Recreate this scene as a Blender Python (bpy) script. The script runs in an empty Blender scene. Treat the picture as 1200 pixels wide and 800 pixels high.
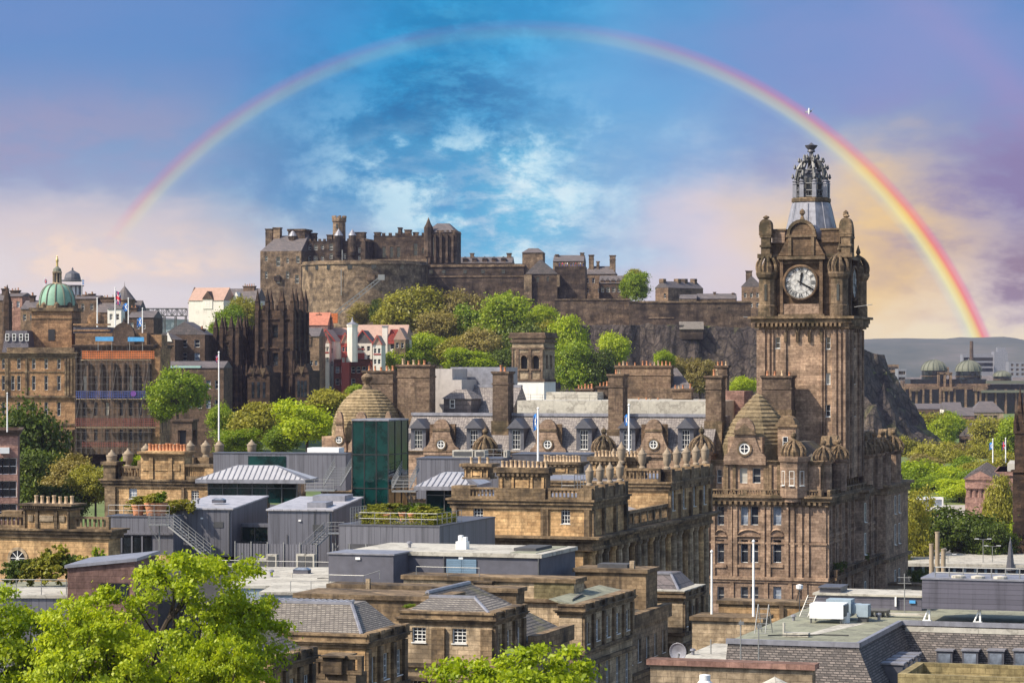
import bpy, math, random
import numpy as np
from mathutils import Vector, noise as mnoise
R = math.radians
C = bpy.context.scene
COL = C.collection
# ------------------------------------------------------------------ camera, sky, sun, exposure
F, H, HY = 3200.0, 100.0, 430.0          # focal length in photo pixels, eye height, horizon row
cam = bpy.data.objects.new('camera', bpy.data.cameras.new('camera'))
COL.objects.link(cam)
cam.location = (0, 0, H)
cam.rotation_euler = (R(90), 0, 0)
cam.data.sensor_width = 36
cam.data.lens = 36 * F / 1200
cam.data.shift_y = (HY - 400) / 1200
cam.data.clip_start = 1
cam.data.clip_end = 60000
C.camera = cam
EXPO = 0.56
C.view_settings.view_transform = 'Standard'
C.view_settings.look = 'None'
C.view_settings.exposure = EXPO
C.view_settings.gamma = 1
SUN_DIR = Vector((-0.90, -0.44, 0.98)).normalized()      # towards the sun
sun = bpy.data.objects.new('sun', bpy.data.lights.new('sun', 'SUN'))
COL.objects.link(sun)
sun.data.energy = 4.2
sun.data.angle = R(0.5)
sun.data.color = (1.0, 0.90, 0.75)
sun.rotation_euler = SUN_DIR.to_track_quat('Z', 'Y').to_euler()
C.cycles.max_bounces = 6
C.cycles.diffuse_bounces = 2
C.cycles.glossy_bounces = 2
C.cycles.transmission_bounces = 3
C.cycles.transparent_max_bounces = 6
C.cycles.volume_bounces = 0
C.cycles.caustics_reflective = False
C.cycles.caustics_refractive = False
try:
    C.cycles.use_denoising = True
    C.cycles.denoiser = 'OPENIMAGEDENOISE'
except Exception:
    pass

def lin(r, g, b, k=1.0):
    def f(c):
        c /= 255.0
        return c / 12.92 if c <= 0.04045 else ((c + 0.055) / 1.055) ** 2.4
    return (f(r) * k, f(g) * k, f(b) * k, 1.0)

class NT:
    """small helper for node trees"""
    def __init__(s, tree):
        s.t = tree; s.n = tree.nodes; s.l = tree.links
    def node(s, kind, **kw):
        n = s.n.new(kind)
        for k, v in kw.items(): setattr(n, k, v)
        return n
    def put(s, sock, v):
        if hasattr(v, 'is_output') or isinstance(v, bpy.types.NodeSocket): s.l.new(v, sock)
        elif v is not None: sock.default_value = v
    def m(s, op, a, b=None, c=None, clamp=False):
        n = s.node('ShaderNodeMath', operation=op); n.use_clamp = clamp
        s.put(n.inputs[0], a)
        if b is not None: s.put(n.inputs[1], b)
        if c is not None: s.put(n.inputs[2], c)
        return n.outputs[0]
    def mix(s, fac, a, b, blend='MIX'):
        n = s.node('ShaderNodeMix', data_type='RGBA', blend_type=blend)
        s.put(n.inputs[0], fac); s.put(n.inputs[6], a); s.put(n.inputs[7], b)
        return n.outputs[2]
    def noise(s, vec, scale, detail=4, rough=0.55, dist=0.0):
        n = s.node('ShaderNodeTexNoise')
        s.put(n.inputs['Vector'], vec)
        n.inputs['Scale'].default_value = scale; n.inputs['Detail'].default_value = detail
        n.inputs['Roughness'].default_value = rough; n.inputs['Distortion'].default_value = dist
        return n.outputs[0]
    def ramp(s, fac, stops, interp='LINEAR'):
        n = s.node('ShaderNodeValToRGB'); cr = n.color_ramp; cr.interpolation = interp
        while len(cr.elements) < len(stops): cr.elements.new(0.5)
        for e, (p, c) in zip(cr.elements, stops):
            e.position = p; e.color = c if len(c) == 4 else (*c, 1)
        s.put(n.inputs[0], fac)
        return n.outputs[0], n.outputs[1]
    def step(s, v, a, b):
        n = s.node('ShaderNodeMapRange', interpolation_type='SMOOTHSTEP')
        s.put(n.inputs[0], v); n.inputs[1].default_value = a; n.inputs[2].default_value = b
        return n.outputs[0]

# ---- world: Nishita sky for the whole dome, with the evening cloud deck and the rainbow by azimuth / elevation
world = bpy.data.worlds.new('World'); C.world = world; world.use_nodes = True
wt = NT(world.node_tree); wt.n.clear()
sky = wt.node('ShaderNodeTexSky', sky_type='NISHITA'); sky.sun_disc = False
sky.sun_elevation = math.asin(SUN_DIR.z)
sky.sun_rotation = math.atan2(SUN_DIR.x, SUN_DIR.y)
sky.air_density = 1.0; sky.dust_density = 1.5
geo = wt.node('ShaderNodeTexCoord')
dirv = geo.outputs['Generated']
sep = wt.node('ShaderNodeSeparateXYZ'); wt.put(sep.inputs[0], dirv)
AZ0 = wt.m('ARCTAN2', sep.outputs[0], sep.outputs[1])
EL0 = wt.m('ARCSINE', sep.outputs[2])
mp = wt.node('ShaderNodeMapping'); mp.inputs['Scale'].default_value = (1, 1, 1.5); wt.put(mp.inputs[0], dirv)
n1 = wt.noise(mp.outputs[0], 14, 6, 0.5)
n2 = wt.noise(mp.outputs[0], 30, 12, 0.64, 0.12)
mp2 = wt.node('ShaderNodeMapping'); mp2.inputs['Scale'].default_value = (1, 1, 2.4); mp2.inputs['Rotation'].default_value = (0, R(-28), 0); wt.put(mp2.inputs[0], dirv)
n3 = wt.noise(mp2.outputs[0], 17, 9, 0.58, 0.15)
n4 = wt.noise(mp2.outputs[0], 60, 10, 0.66, 0.1)
AZ = wt.m('ADD', AZ0, wt.m('MULTIPLY', wt.m('SUBTRACT', n1, 0.5), 0.09))
EL = wt.m('ADD', EL0, wt.m('MULTIPLY', wt.m('SUBTRACT', n3, 0.5), 0.06))
K = 0.5 ** EXPO
def skyc(r, g, b): return lin(r, g, b, K)
def blob(px, py, sx, sy):
    a0, e0, sa, se = (px - 600) / F, (HY - py) / F, sx / F, sy / F
    da = wt.m('DIVIDE', wt.m('SUBTRACT', AZ, a0), sa); de = wt.m('DIVIDE', wt.m('SUBTRACT', EL, e0), se)
    q = wt.m('ADD', wt.m('MULTIPLY', da, da), wt.m('MULTIPLY', de, de))
    return wt.m('EXPONENT', wt.m('MULTIPLY', q, -1.0))
col, _ = wt.ramp(wt.m('MULTIPLY', EL, 1 / 0.14), [(0, skyc(244, 228, 214)), (0.2, skyc(236, 220, 214)), (0.36, skyc(186, 190, 214)), (0.58, skyc(116, 160, 204)), (.8, skyc(74, 144, 202)), (1, skyc(56, 134, 198))])
def lay(c, px, py, sx, sy, rgb, amt, nz=None):
    f = wt.m('MULTIPLY', blob(px, py, sx, sy), amt, clamp=True)
    if nz is not None: f = wt.m('MULTIPLY', f, nz, clamp=True)
    return wt.mix(f, c, skyc(*rgb))
streak = wt.step(n3, 0.38, 0.66); puff = wt.step(n2, 0.48, 0.64); hole = wt.step(n2, 0.60, 0.40); fine = wt.step(n4, .42, .66)
col = lay(col, 330, 40, 320, 120, (78, 134, 202), .95)
col = lay(col, 60, 165, 240, 95, (156, 156, 190), .95, wt.m('ADD', streak, .45))
col = lay(col, 40, 20, 260, 70, (110, 144, 200), .9)
col = lay(col, 340, 215, 190, 100, (118, 158, 198), .9)
col = lay(col, 250, 200, 180, 40, (168, 172, 206), .6, streak)
col = lay(col, 590, 120, 270, 190, (10, 152, 210), 1.15)
col = lay(col, 730, 210, 150, 110, (112, 176, 222), .9)
col = lay(col, 530, 140, 200, 110, (10, 96, 156), .85, hole)
col = lay(col, 480, 190, 120, 60, (60, 132, 190), .7, streak)
col = lay(col, 640, 40, 130, 50, (80, 184, 232), .7, puff)
col = lay(col, 590, 90, 150, 80, (80, 178, 226), .6, fine)
col = lay(col, 760, 110, 130, 110, (92, 172, 224), .9)
col = lay(col, 850, 290, 130, 100, (232, 216, 224), .85)
col = lay(col, 1080, 70, 260, 120, (134, 150, 204), .95)
col = lay(col, 1110, 160, 180, 60, (156, 144, 196), .95, streak)
col = lay(col, 1010, 325, 105, 105, (255, 216, 138), 1.3)
col = lay(col, 1200, 225, 190, 85, (140, 128, 172), 1.05, wt.m('ADD', streak, .55))
col = lay(col, 1215, 315, 120, 52, (150, 126, 146), 1.05, wt.m('ADD', streak, .5))
col = lay(col, 1120, 402, 170, 28, (255, 236, 190), .95)
col = lay(col, 110, 282, 260, 40, (248, 222, 202), .9, wt.m('ADD', streak, .45))
col = lay(col, 80, 345, 300, 40, (233, 226, 226), .6)
col = lay(col, 570, 255, 140, 70, (112, 198, 232), .95)
col = lay(col, 560, 236, 165, 80, (214, 242, 250), 1.2, puff)
col = lay(col, 590, 250, 140, 60, (238, 250, 252), .8, fine)
col = lay(col, 500, 240, 110, 55, (64, 146, 202), .7, hole)
# rainbow: a cone of fixed angle about the antisolar-like axis
ax = Vector((10 / F, 1, -182 / F)).normalized()
dp = wt.node('ShaderNodeVectorMath', operation='DOT_PRODUCT'); wt.put(dp.inputs[0], dirv); dp.inputs[1].default_value = ax
nrm = wt.node('ShaderNodeVectorMath', operation='NORMALIZE'); wt.put(nrm.inputs[0], dirv); wt.put(dp.inputs[0], nrm.outputs[0])
ang = wt.m('ARCCOSINE', dp.outputs['Value'])
r0 = math.atan(578 / F); wd = 34 / F
tt = wt.m('ADD', wt.m('DIVIDE', wt.m('SUBTRACT', ang, r0), wd), 0.5, clamp=True)
Z0 = (0, 0, 0)
rb, _ = wt.ramp(tt, [(0, skyc(200, 214, 226)), (.2, skyc(206, 232, 214)), (.40, skyc(255, 246, 160)), (.56, skyc(255, 214, 100)), (.70, skyc(255, 120, 110)), (.85, skyc(246, 96, 150)), (1, skyc(190, 130, 190))])
ra, _ = wt.ramp(tt, [(0, (0, 0, 0)), (.18, (.25, .25, .25)), (.42, (.85, .85, .85)), (.66, (1, 1, 1)), (.82, (.6, .6, .6)), (1, (0, 0, 0))], 'EASE')
amp = wt.ramp(wt.m('ADD', wt.m('MULTIPLY', AZ0, 2.4), .5), [(0, (.28,) * 3), (.14, (.28,) * 3), (.45, (.05,) * 3), (.55, (.08,) * 3), (.66, (.22,) * 3), (.80, (.48,) * 3), (.90, (.98,) * 3), (1, (.98,) * 3)])[0]
fade = wt.m('MULTIPLY', wt.step(EL0, -0.01, 0.035), 1.0)
low = wt.ramp(wt.m('ADD', wt.m('MULTIPLY', AZ0, 2.4), .5), [(0, Z0), (.1, Z0), (.75, (1, 1, 1)), (1, (1, 1, 1))])[0]
lf = wt.m('MAXIMUM', low, wt.step(EL0, 0.040, 0.062))
col = wt.mix(wt.m('MULTIPLY', wt.m('MULTIPLY', wt.m('MULTIPLY', ra, amp), lf), wt.step(EL0, -0.004, 0.006)), col, rb)
# faint second bow, outside the first
r1 = math.atan(770 / F); t2 = wt.m('ADD', wt.m('DIVIDE', wt.m('SUBTRACT', ang, r1), 70 / F), 0.5, clamp=True)
ra2, _ = wt.ramp(t2, [(0, Z0), (.5, (1, 1, 1)), (1, Z0)], 'EASE')
col = wt.mix(wt.m('MULTIPLY', ra2, wt.m('MULTIPLY', wt.step(AZ0, .10, .18), .08)), col, skyc(226, 150, 190))
bg1 = wt.node('ShaderNodeBackground'); wt.put(bg1.inputs[0], sky.outputs[0]); bg1.inputs[1].default_value = 0.14
bg2 = wt.node('ShaderNodeBackground'); wt.put(bg2.inputs[0], col); bg2.inputs[1].default_value = 1.0
# the cloud deck lies in the west; elsewhere the open sky
cover = wt.m('MULTIPLY', wt.step(wt.m('ABSOLUTE', AZ0), 0.75, 0.35), wt.step(EL0, 0.42, 0.18))
ms = wt.node('ShaderNodeMixShader'); wt.put(ms.inputs[0], cover); wt.l.new(bg1.outputs[0], ms.inputs[1]); wt.l.new(bg2.outputs[0], ms.inputs[2])
wo = wt.node('ShaderNodeOutputWorld'); wt.l.new(ms.outputs[0], wo.inputs[0])

# ------------------------------------------------------------------ materials
MATS = {}
def newmat(name):
    m = bpy.data.materials.new(name); m.use_nodes = True
    t = NT(m.node_tree); t.n.clear()
    out = t.node('ShaderNodeOutputMaterial'); b = t.node('ShaderNodeBsdfPrincipled')
    t.l.new(b.outputs[0], out.inputs[0])
    MATS[name] = m
    return m, t, b, out
def coords(t):
    tc = t.node('ShaderNodeTexCoord'); sp = t.node('ShaderNodeSeparateXYZ'); t.put(sp.inputs[0], tc.outputs['Object'])
    cb = t.node('ShaderNodeCombineXYZ')
    t.put(cb.inputs[0], t.m('ADD', sp.outputs[0], sp.outputs[1])); t.put(cb.inputs[1], sp.outputs[2])
    return tc.outputs['Object'], cb.outputs[0], sp
def scalev(t, vec, s):
    n = t.node('ShaderNodeMapping'); n.inputs['Scale'].default_value = s; t.put(n.inputs[0], vec); return n.outputs[0]
def bump(t, b, h, strength=.4, dist=.05):
    n = t.node('ShaderNodeBump'); n.inputs['Strength'].default_value = strength; n.inputs['Distance'].default_value = dist
    t.put(n.inputs['Height'], h); t.l.new(n.outputs[0], b.inputs['Normal'])
def brick(t, uv, w, h, c1, c2, mo, ms=.015, bias=0.0):
    n = t.node('ShaderNodeTexBrick'); t.put(n.inputs['Vector'], uv)
    n.inputs['Color1'].default_value = (*c1, 1); n.inputs['Color2'].default_value = (*c2, 1); n.inputs['Mortar'].default_value = (*mo, 1)
    n.inputs['Scale'].default_value = 1; n.inputs['Brick Width'].default_value = w; n.inputs['Row Height'].default_value = h
    n.inputs['Mortar Size'].default_value = ms; n.inputs['Bias'].default_value = bias
    return n
def mul(c, k): return tuple(x * k for x in c)
def stone(name, base, alt, soot=(.035, .03, .026), amt=.5, w=.9, h=.36, streak=.6, size=.25, rough=.9, mott=.2):
    m, t, b, o = newmat(name)
    ob, uv, sp = coords(t)
    br = brick(t, uv, w, h, base, alt, mul(base, .55), ms=.02)
    br2 = brick(t, uv, w * 3.1, h * 2, (1.25,) * 3, (.75,) * 3, (1, 1, 1), ms=0)
    c = t.mix(.8, br.outputs[0], br2.outputs[0], 'MULTIPLY')
    big = t.noise(ob, size, 6, .62)
    st = t.noise(scalev(t, ob, (1.1, 1.1, .08)), 1.0, 7, .65)
    fine = t.noise(ob, 2.2, 5, .65)
    f = t.m('MULTIPLY', t.step(big, .47, .66), amt)
    f2 = t.m('MULTIPLY', t.step(st, .52, .72), streak)
    mid = t.noise(ob, size*3.6, 6, .7)
    c = t.mix(1.0, c, t.ramp(mid, [(.36, (1-mott, 1-mott*1.03, 1-mott*1.05)), (.64, (1+mott, 1+mott*.95, 1+mott*.9))])[0], 'MULTIPLY')
    ff = t.m('MAXIMUM', f, t.m('MULTIPLY', f2, .8))
    ff = t.m('MULTIPLY', ff, t.m('ADD', .55, t.m('MULTIPLY', fine, .9)), clamp=True)
    c = t.mix(ff, c, (*soot, 1))
    oi = t.node('ShaderNodeObjectInfo')
    c = t.mix(1.0, c, t.ramp(oi.outputs['Random'], [(0, (.80, .80, .82)), (.5, (1, .98, .95)), (1, (1.16, 1.12, 1.06))])[0], 'MULTIPLY')
    c = t.mix(1.0, c, t.ramp(fine, [(.3, (.55, .53, .51)), (.7, (1.25, 1.25, 1.25))])[0], 'MULTIPLY')
    t.put(b.inputs['Base Color'], c); b.inputs['Roughness'].default_value = rough
    b.inputs['Specular IOR Level'].default_value = .2
    bump(t, b, t.m('ADD', br.outputs[1], t.m('MULTIPLY', fine, .8)), .5, .04)
    return m
def plain(name, c, rough=.6, metal=0.0, var=.18, scale=1.5, spec=.4, dirt=0.0, dcol=(.06, .05, .045)):
    m, t, b, o = newmat(name)
    ob, uv, sp = coords(t)
    n = t.noise(ob, scale, 6, .6)
    cc = t.mix(1.0, (*c, 1), t.ramp(n, [(.25, (1 - var,) * 3), (.75, (1 + var,) * 3)])[0], 'MULTIPLY')
    if dirt:
        d = t.noise(scalev(t, ob, (1.4, 1.4, .22)), .8, 6, .65)
        cc = t.mix(t.m('MULTIPLY', t.step(d, .5, .72), dirt), cc, (*dcol, 1))
    t.put(b.inputs['Base Color'], cc); b.inputs['Roughness'].default_value = rough
    b.inputs['Metallic'].default_value = metal; b.inputs['Specular IOR Level'].default_value = spec
    return m
def slate(name, c1, c2, moss=None, w=.5, h=.32):
    m, t, b, o = newmat(name)
    ob, uv, sp = coords(t)
    br = brick(t, uv, w, h, c1, c2, mul(c2, .5), ms=.03)
    n = t.noise(ob, .4, 6, .65); n2 = t.noise(ob, 3, 4, .6)
    c = t.mix(1.0, br.outputs[0], t.ramp(n2, [(.25, (.65,) * 3), (.75, (1.3,) * 3)])[0], 'MULTIPLY')
    if moss: c = t.mix(t.m('MULTIPLY', t.step(n, .5, .7), .8), c, (*moss, 1))
    t.put(b.inputs['Base Color'], c); b.inputs['Roughness'].default_value = .7; b.inputs['Specular IOR Level'].default_value = .35
    bump(t, b, br.outputs[1], .6, .03)
    return m
def seamed(name, c, pitch=.6, rough=.45, metal=.35, horiz=False):
    m, t, b, o = newmat(name)
    ob, uv, sp = coords(t)
    src = sp.outputs[2] if horiz else t.m('ADD', sp.outputs[0], sp.outputs[1])
    fr = t.m('FRACT', t.m('DIVIDE', src, pitch))
    edge = t.m('LESS_THAN', fr, .10)
    cell = t.m('FLOOR', t.m('DIVIDE', src, pitch))
    wn = t.node('ShaderNodeTexWhiteNoise', noise_dimensions='1D'); t.put(wn.inputs['W'], cell)
    n = t.noise(scalev(t, ob, (1, 1, .25)), .9, 5, .6)
    k = t.m('ADD', .82, t.m('ADD', t.m('MULTIPLY', wn.outputs[0], .18), t.m('MULTIPLY', n, .22)))
    sk = t.noise(scalev(t, ob, (1.6, 1.6, .10)), 1.0, 6, .65)
    k = t.m('MULTIPLY', k, t.m('SUBTRACT', 1.1, t.m('MULTIPLY', t.step(sk, .45, .7), .38)))
    k = t.m('MULTIPLY', k, t.m('SUBTRACT', 1, t.m('MULTIPLY', edge, .38)))
    cb = t.node('ShaderNodeCombineXYZ')
    for i in range(3): t.put(cb.inputs[i], k)
    t.put(b.inputs['Base Color'], t.mix(1.0, (*c, 1), cb.outputs[0], 'MULTIPLY'))
    b.inputs['Roughness'].default_value = rough; b.inputs['Metallic'].default_value = metal
    bump(t, b, edge, .5, .05)
    return m
def glass(name, c, rough=.06, spec=.8, var=.6):
    m, t, b, o = newmat(name)
    ob, uv, sp = coords(t); oi = t.node('ShaderNodeObjectInfo')
    n = t.noise(ob, .8, 3, .5)
    k = t.m('ADD', 1 - var / 2, t.m('MULTIPLY', oi.outputs['Random'], var))
    cb = t.node('ShaderNodeCombineXYZ')
    for i in range(3): t.put(cb.inputs[i], k)
    cc = t.mix(1.0, (*c, 1), cb.outputs[0], 'MULTIPLY')
    cc = t.mix(1.0, cc, t.ramp(t.noise(ob, .45, 4, .6), [(.35, (.3,) * 3), (.65, (2.0,) * 3)])[0], 'MULTIPLY')
    t.put(b.inputs['Base Color'], cc)
    b.inputs['Roughness'].default_value = rough; b.inputs['Specular IOR Level'].default_value = spec
    bump(t, b, n, .15, .08)
    return m
def leafmat(name, c1, c2, c3, trans=.4):
    m, t, b, o = newmat(name)
    tc = t.node('ShaderNodeTexCoord'); oi = t.node('ShaderNodeObjectInfo')
    g = t.node('ShaderNodeNewGeometry')
    ri = g.outputs['Random Per Island']
    n = t.noise(g.outputs['Position'], .35, 3, .6)
    f = t.m('ADD', t.m('MULTIPLY', ri, .55), t.m('ADD', t.m('MULTIPLY', t.m('SUBTRACT', n, .5), 1.1), t.m('MULTIPLY', oi.outputs['Random'], .35)))
    c = t.ramp(f, [(0, c1), (.5, c2), (1, c3)])[0]
    d = t.node('ShaderNodeBsdfDiffuse'); tr = t.node('ShaderNodeBsdfTranslucent'); gl = t.node('ShaderNodeBsdfGlossy')
    t.put(d.inputs[0], c); t.put(tr.inputs[0], t.mix(1, c, (1.15, 1.1, .6, 1), 'MULTIPLY')); gl.inputs['Roughness'].default_value = .5
    gl.inputs[0].default_value = (.5, .5, .5, 1)
    m1 = t.node('ShaderNodeMixShader'); m1.inputs[0].default_value = trans
    t.l.new(d.outputs[0], m1.inputs[1]); t.l.new(tr.outputs[0], m1.inputs[2])
    m2 = t.node('ShaderNodeMixShader'); m2.inputs[0].default_value = .04
    t.l.new(m1.outputs[0], m2.inputs[1]); t.l.new(gl.outputs[0], m2.inputs[2])
    t.l.new(m2.outputs[0], o.inputs[0])
    return m
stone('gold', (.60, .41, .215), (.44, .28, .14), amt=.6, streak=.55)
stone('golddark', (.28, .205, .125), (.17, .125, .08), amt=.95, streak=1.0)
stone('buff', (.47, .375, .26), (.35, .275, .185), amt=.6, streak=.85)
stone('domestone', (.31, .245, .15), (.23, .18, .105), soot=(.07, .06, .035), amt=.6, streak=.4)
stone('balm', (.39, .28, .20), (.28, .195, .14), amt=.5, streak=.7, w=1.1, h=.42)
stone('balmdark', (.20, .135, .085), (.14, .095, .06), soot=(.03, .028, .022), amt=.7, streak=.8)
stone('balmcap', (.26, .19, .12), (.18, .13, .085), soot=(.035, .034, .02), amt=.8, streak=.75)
stone('chim', (.21, .155, .11), (.14, .10, .075), amt=.7, streak=.8)
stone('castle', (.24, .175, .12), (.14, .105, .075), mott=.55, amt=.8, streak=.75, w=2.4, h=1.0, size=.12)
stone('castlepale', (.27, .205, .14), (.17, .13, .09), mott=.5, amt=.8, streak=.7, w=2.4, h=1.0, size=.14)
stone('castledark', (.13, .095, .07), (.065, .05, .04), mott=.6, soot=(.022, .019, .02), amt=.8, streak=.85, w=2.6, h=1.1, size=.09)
stone('soot', (.085, .055, .038), (.042, .03, .022), soot=(.016, .013, .012), amt=.75, streak=.8, w=1.6, h=.7, size=.2)
stone('tenement', (.27, .19, .125), (.19, .13, .09), amt=.65, streak=.7, w=1.4, h=.6)
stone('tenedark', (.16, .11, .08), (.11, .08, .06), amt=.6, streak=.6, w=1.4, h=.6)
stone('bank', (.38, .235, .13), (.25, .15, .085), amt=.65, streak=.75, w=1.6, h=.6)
stone('pink', (.36, .22, .18), (.27, .16, .14), amt=.3, streak=.4)
stone('redbrick', (.23, .075, .05), (.16, .055, .04), amt=.3, streak=.3, w=.6, h=.3)
stone('mosswall', (.27, .225, .12), (.20, .17, .09), soot=(.05, .05, .03), amt=.4, streak=.7)
stone('cladding', (.20, .125, .11), (.16, .10, .09), amt=.12, streak=.1, w=1.2, h=.5)
plain('harl', (.74, .68, .60), .9, var=.06, scale=.6, dirt=.3, dcol=(.4, .34, .28))
plain('whitewall', (.80, .76, .68), .85, var=.06, scale=.6, dirt=.35, dcol=(.42, .36, .28))
plain('paleharl', (.46, .42, .39), .9, var=.12, dirt=.3)
plain('white', (.80, .80, .78), .5, var=.05)
plain('paneblind', (.42, .39, .33), .3, var=.1)
plain('framewhite', (.74, .73, .69), .5, var=.06)
plain('lead', (.25, .25, .28), .5, .25, var=.3, scale=1.2, dirt=.35)
plain('leaddark', (.10, .10, .115), .5, .2, var=.25)
def felt(name, c, dcol):
    m, t, b, o = newmat(name)
    ob, uv, sp = coords(t)
    br = brick(t, ob, 5.5, 1.05, c, mul(c, .9), mul(c, .62), ms=.03)
    n = t.noise(ob, .33, 7, .62); n2 = t.noise(ob, 1.6, 5, .65)
    cc = t.mix(t.m('MULTIPLY', t.step(n, .46, .66), .45), br.outputs[0], (*dcol, 1))
    cc = t.mix(t.m('MULTIPLY', t.m('MULTIPLY', t.step(n, .50, .53), t.step(n, .58, .54)), .5), cc, (*mul(dcol, .5), 1))
    cc = t.mix(1.0, cc, t.ramp(n2, [(.3, (.78,) * 3), (.7, (1.12,) * 3)])[0], 'MULTIPLY')
    t.put(b.inputs['Base Color'], cc); b.inputs['Roughness'].default_value = .85
    bump(t, b, n2, .3, .03)
felt('feltwhite', (.50, .47, .40), (.34, .31, .26)); felt('feltgreen', (.27, .27, .19), (.17, .165, .125))
plain('feltdark', (.07, .07, .075), .9, var=.3)
plain('boxdark', (.10, .10, .122), .8, var=.22, scale=.9, dirt=.25)
plain('boxblue', (.30, .37, .42), .6, var=.15, dirt=.2)
plain('steel', (.30, .30, .29), .5, .5, var=.1)
plain('scaffold_tube', (.16, .14, .13), .6, .3, var=.2)
plain('steeldark', (.10, .10, .10), .5, .4)
plain('polewhite', (.86, .85, .82), .35, var=.04)
plain('terracotta', (.50, .22, .11), .85, var=.25, scale=3)
plain('potbuff', (.52, .38, .24), .85, var=.25, scale=3)
plain('potstone', (.30, .235, .165), .9, var=.2, dirt=.3)
plain('copper', (.19, .33, .24), .6, .05, var=.22, scale=.8, dirt=.25, dcol=(.10, .2, .14))
plain('copperpale', (.15, .155, .115), .7, .05, var=.15, dirt=.3, dcol=(.16, .18, .13))
plain('goldleaf', (.55, .40, .16), .4, .5, var=.2)
plain('redpaint', (.34, .055, .04), .6, var=.15)
plain('redtile', (.42, .16, .10), .85, var=.25, scale=1.0)
plain('pinktile', (.40, .26, .20), .85, var=.18, scale=1.0)
plain('black', (.02, .02, .022), .6)
plain('clockwhite', (.90, .88, .84), .5, var=.03)
plain('netblue', (.05, .13, .42), .8, var=.3)
plain('netorange', (.62, .17, .05), .8, var=.3)
plain('netred', (.30, .07, .05), .8, var=.3)
plain('cyan', (.08, .32, .62), .6)
plain('aqua', (.36, .55, .50), .6)
plain('purple', (.30, .12, .50), .6)
plain('flagblue', (.04, .22, .62), .8, var=.1)
plain('flagred', (.55, .04, .06), .8, var=.1)
plain('flagnavy', (.03, .05, .25), .8, var=.1)
plain('carred', (.28, .02, .02), .3, spec=.6)
plain('carblue', (.03, .06, .16), .3, spec=.6)
plain('cargrey', (.22, .23, .25), .3, .3, spec=.6)
plain('carwhite', (.78, .78, .78), .3, spec=.6)
plain('rubber', (.02, .02, .02), .9)
plain('skin', (.5, .32, .24), .7)
plain('bark', (.055, .04, .028), .95, var=.4, scale=4)
plain('asphalt', (.055, .055, .058), .95, var=.2, scale=.3)
plain('paving', (.36, .34, .31), .9, var=.15, scale=.3)
slate('slate', (.32, .28, .25), (.19, .165, .155), w=.42, h=.26)
slate('slatemoss', (.17, .145, .12), (.10, .09, .08), moss=(.17, .15, .06), w=.4, h=.15)
slate('slateblue', (.13, .12, .14), (.085, .08, .095))
slate('slatewarm', (.34, .30, .25), (.20, .175, .15), w=.32, h=.10)
slate('slatefar', (.15, .125, .12), (.10, .09, .09), w=1.2, h=.8)
slate('slatewall', (.22, .185, .165), (.08, .07, .065), w=.42, h=.15)
seamed('zinc', (.15, .148, .168), .62, .5, .25)
seamed('zincroof', (.44, .42, .43), .9, .45, .2)
plain('zincflat', (.46, .45, .46), .45, .2, var=.12, scale=.6, dirt=.25, dcol=(.28, .27, .27))
seamed('louvre', (.10, .095, .12), .34, .6, .1, horiz=True)
seamed('blueshut', (.15, .23, .31), .18, .5, .2, horiz=True)
glass('pane', (.022, .026, .034))
glass('panelight', (.20, .23, .28), var=.4)
glass('greenpane', (.002, .020, .018), .04, .65, var=.8)
glass('darkpane', (.012, .016, .02))
leafmat('lime', (.17, .25, .006), (.36, .45, .010), (.60, .66, .04), .48)
leafmat('green', (.09, .16, .007), (.22, .31, .012), (.42, .48, .03), .42)
leafmat('dark', (.035, .06, .006), (.085, .125, .010), (.18, .215, .02), .32)
leafmat('olive', (.17, .17, .018), (.33, .31, .032), (.50, .45, .06), .4)
leafmat('russet', (.15, .12, .035), (.27, .22, .06), (.40, .33, .09), .36)
leafmat('hedge', (.11, .13, .014), (.24, .24, .02), (.38, .33, .04), .3)

def groundmat():
    m, t, b, o = newmat('groundmat')
    g = t.node('ShaderNodeNewGeometry'); p = g.outputs['Position']
    n = t.noise(p, .01, 6, .6); n2 = t.noise(p, .15, 5, .6); n3 = t.noise(p, .0022, 5, .6)
    c = t.ramp(n, [(.3, (.06, .11, .025)), (.5, (.10, .15, .035)), (.7, (.15, .15, .06))])[0]
    c = t.mix(t.step(n3, .52, .60), c, (.12, .11, .095, 1))
    py_ = t.node('ShaderNodeSeparateXYZ'); t.put(py_.inputs[0], p)
    c = t.mix(t.step(py_.outputs[1], 620, 540), c, t.ramp(n2, [(.3, (.055, .055, .057)), (.7, (.10, .098, .094))])[0])
    c = t.mix(1, c, t.ramp(n2, [(.3, (.7,) * 3), (.7, (1.25,) * 3)])[0], 'MULTIPLY')
    t.put(b.inputs['Base Color'], c); b.inputs['Roughness'].default_value = .95
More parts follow.
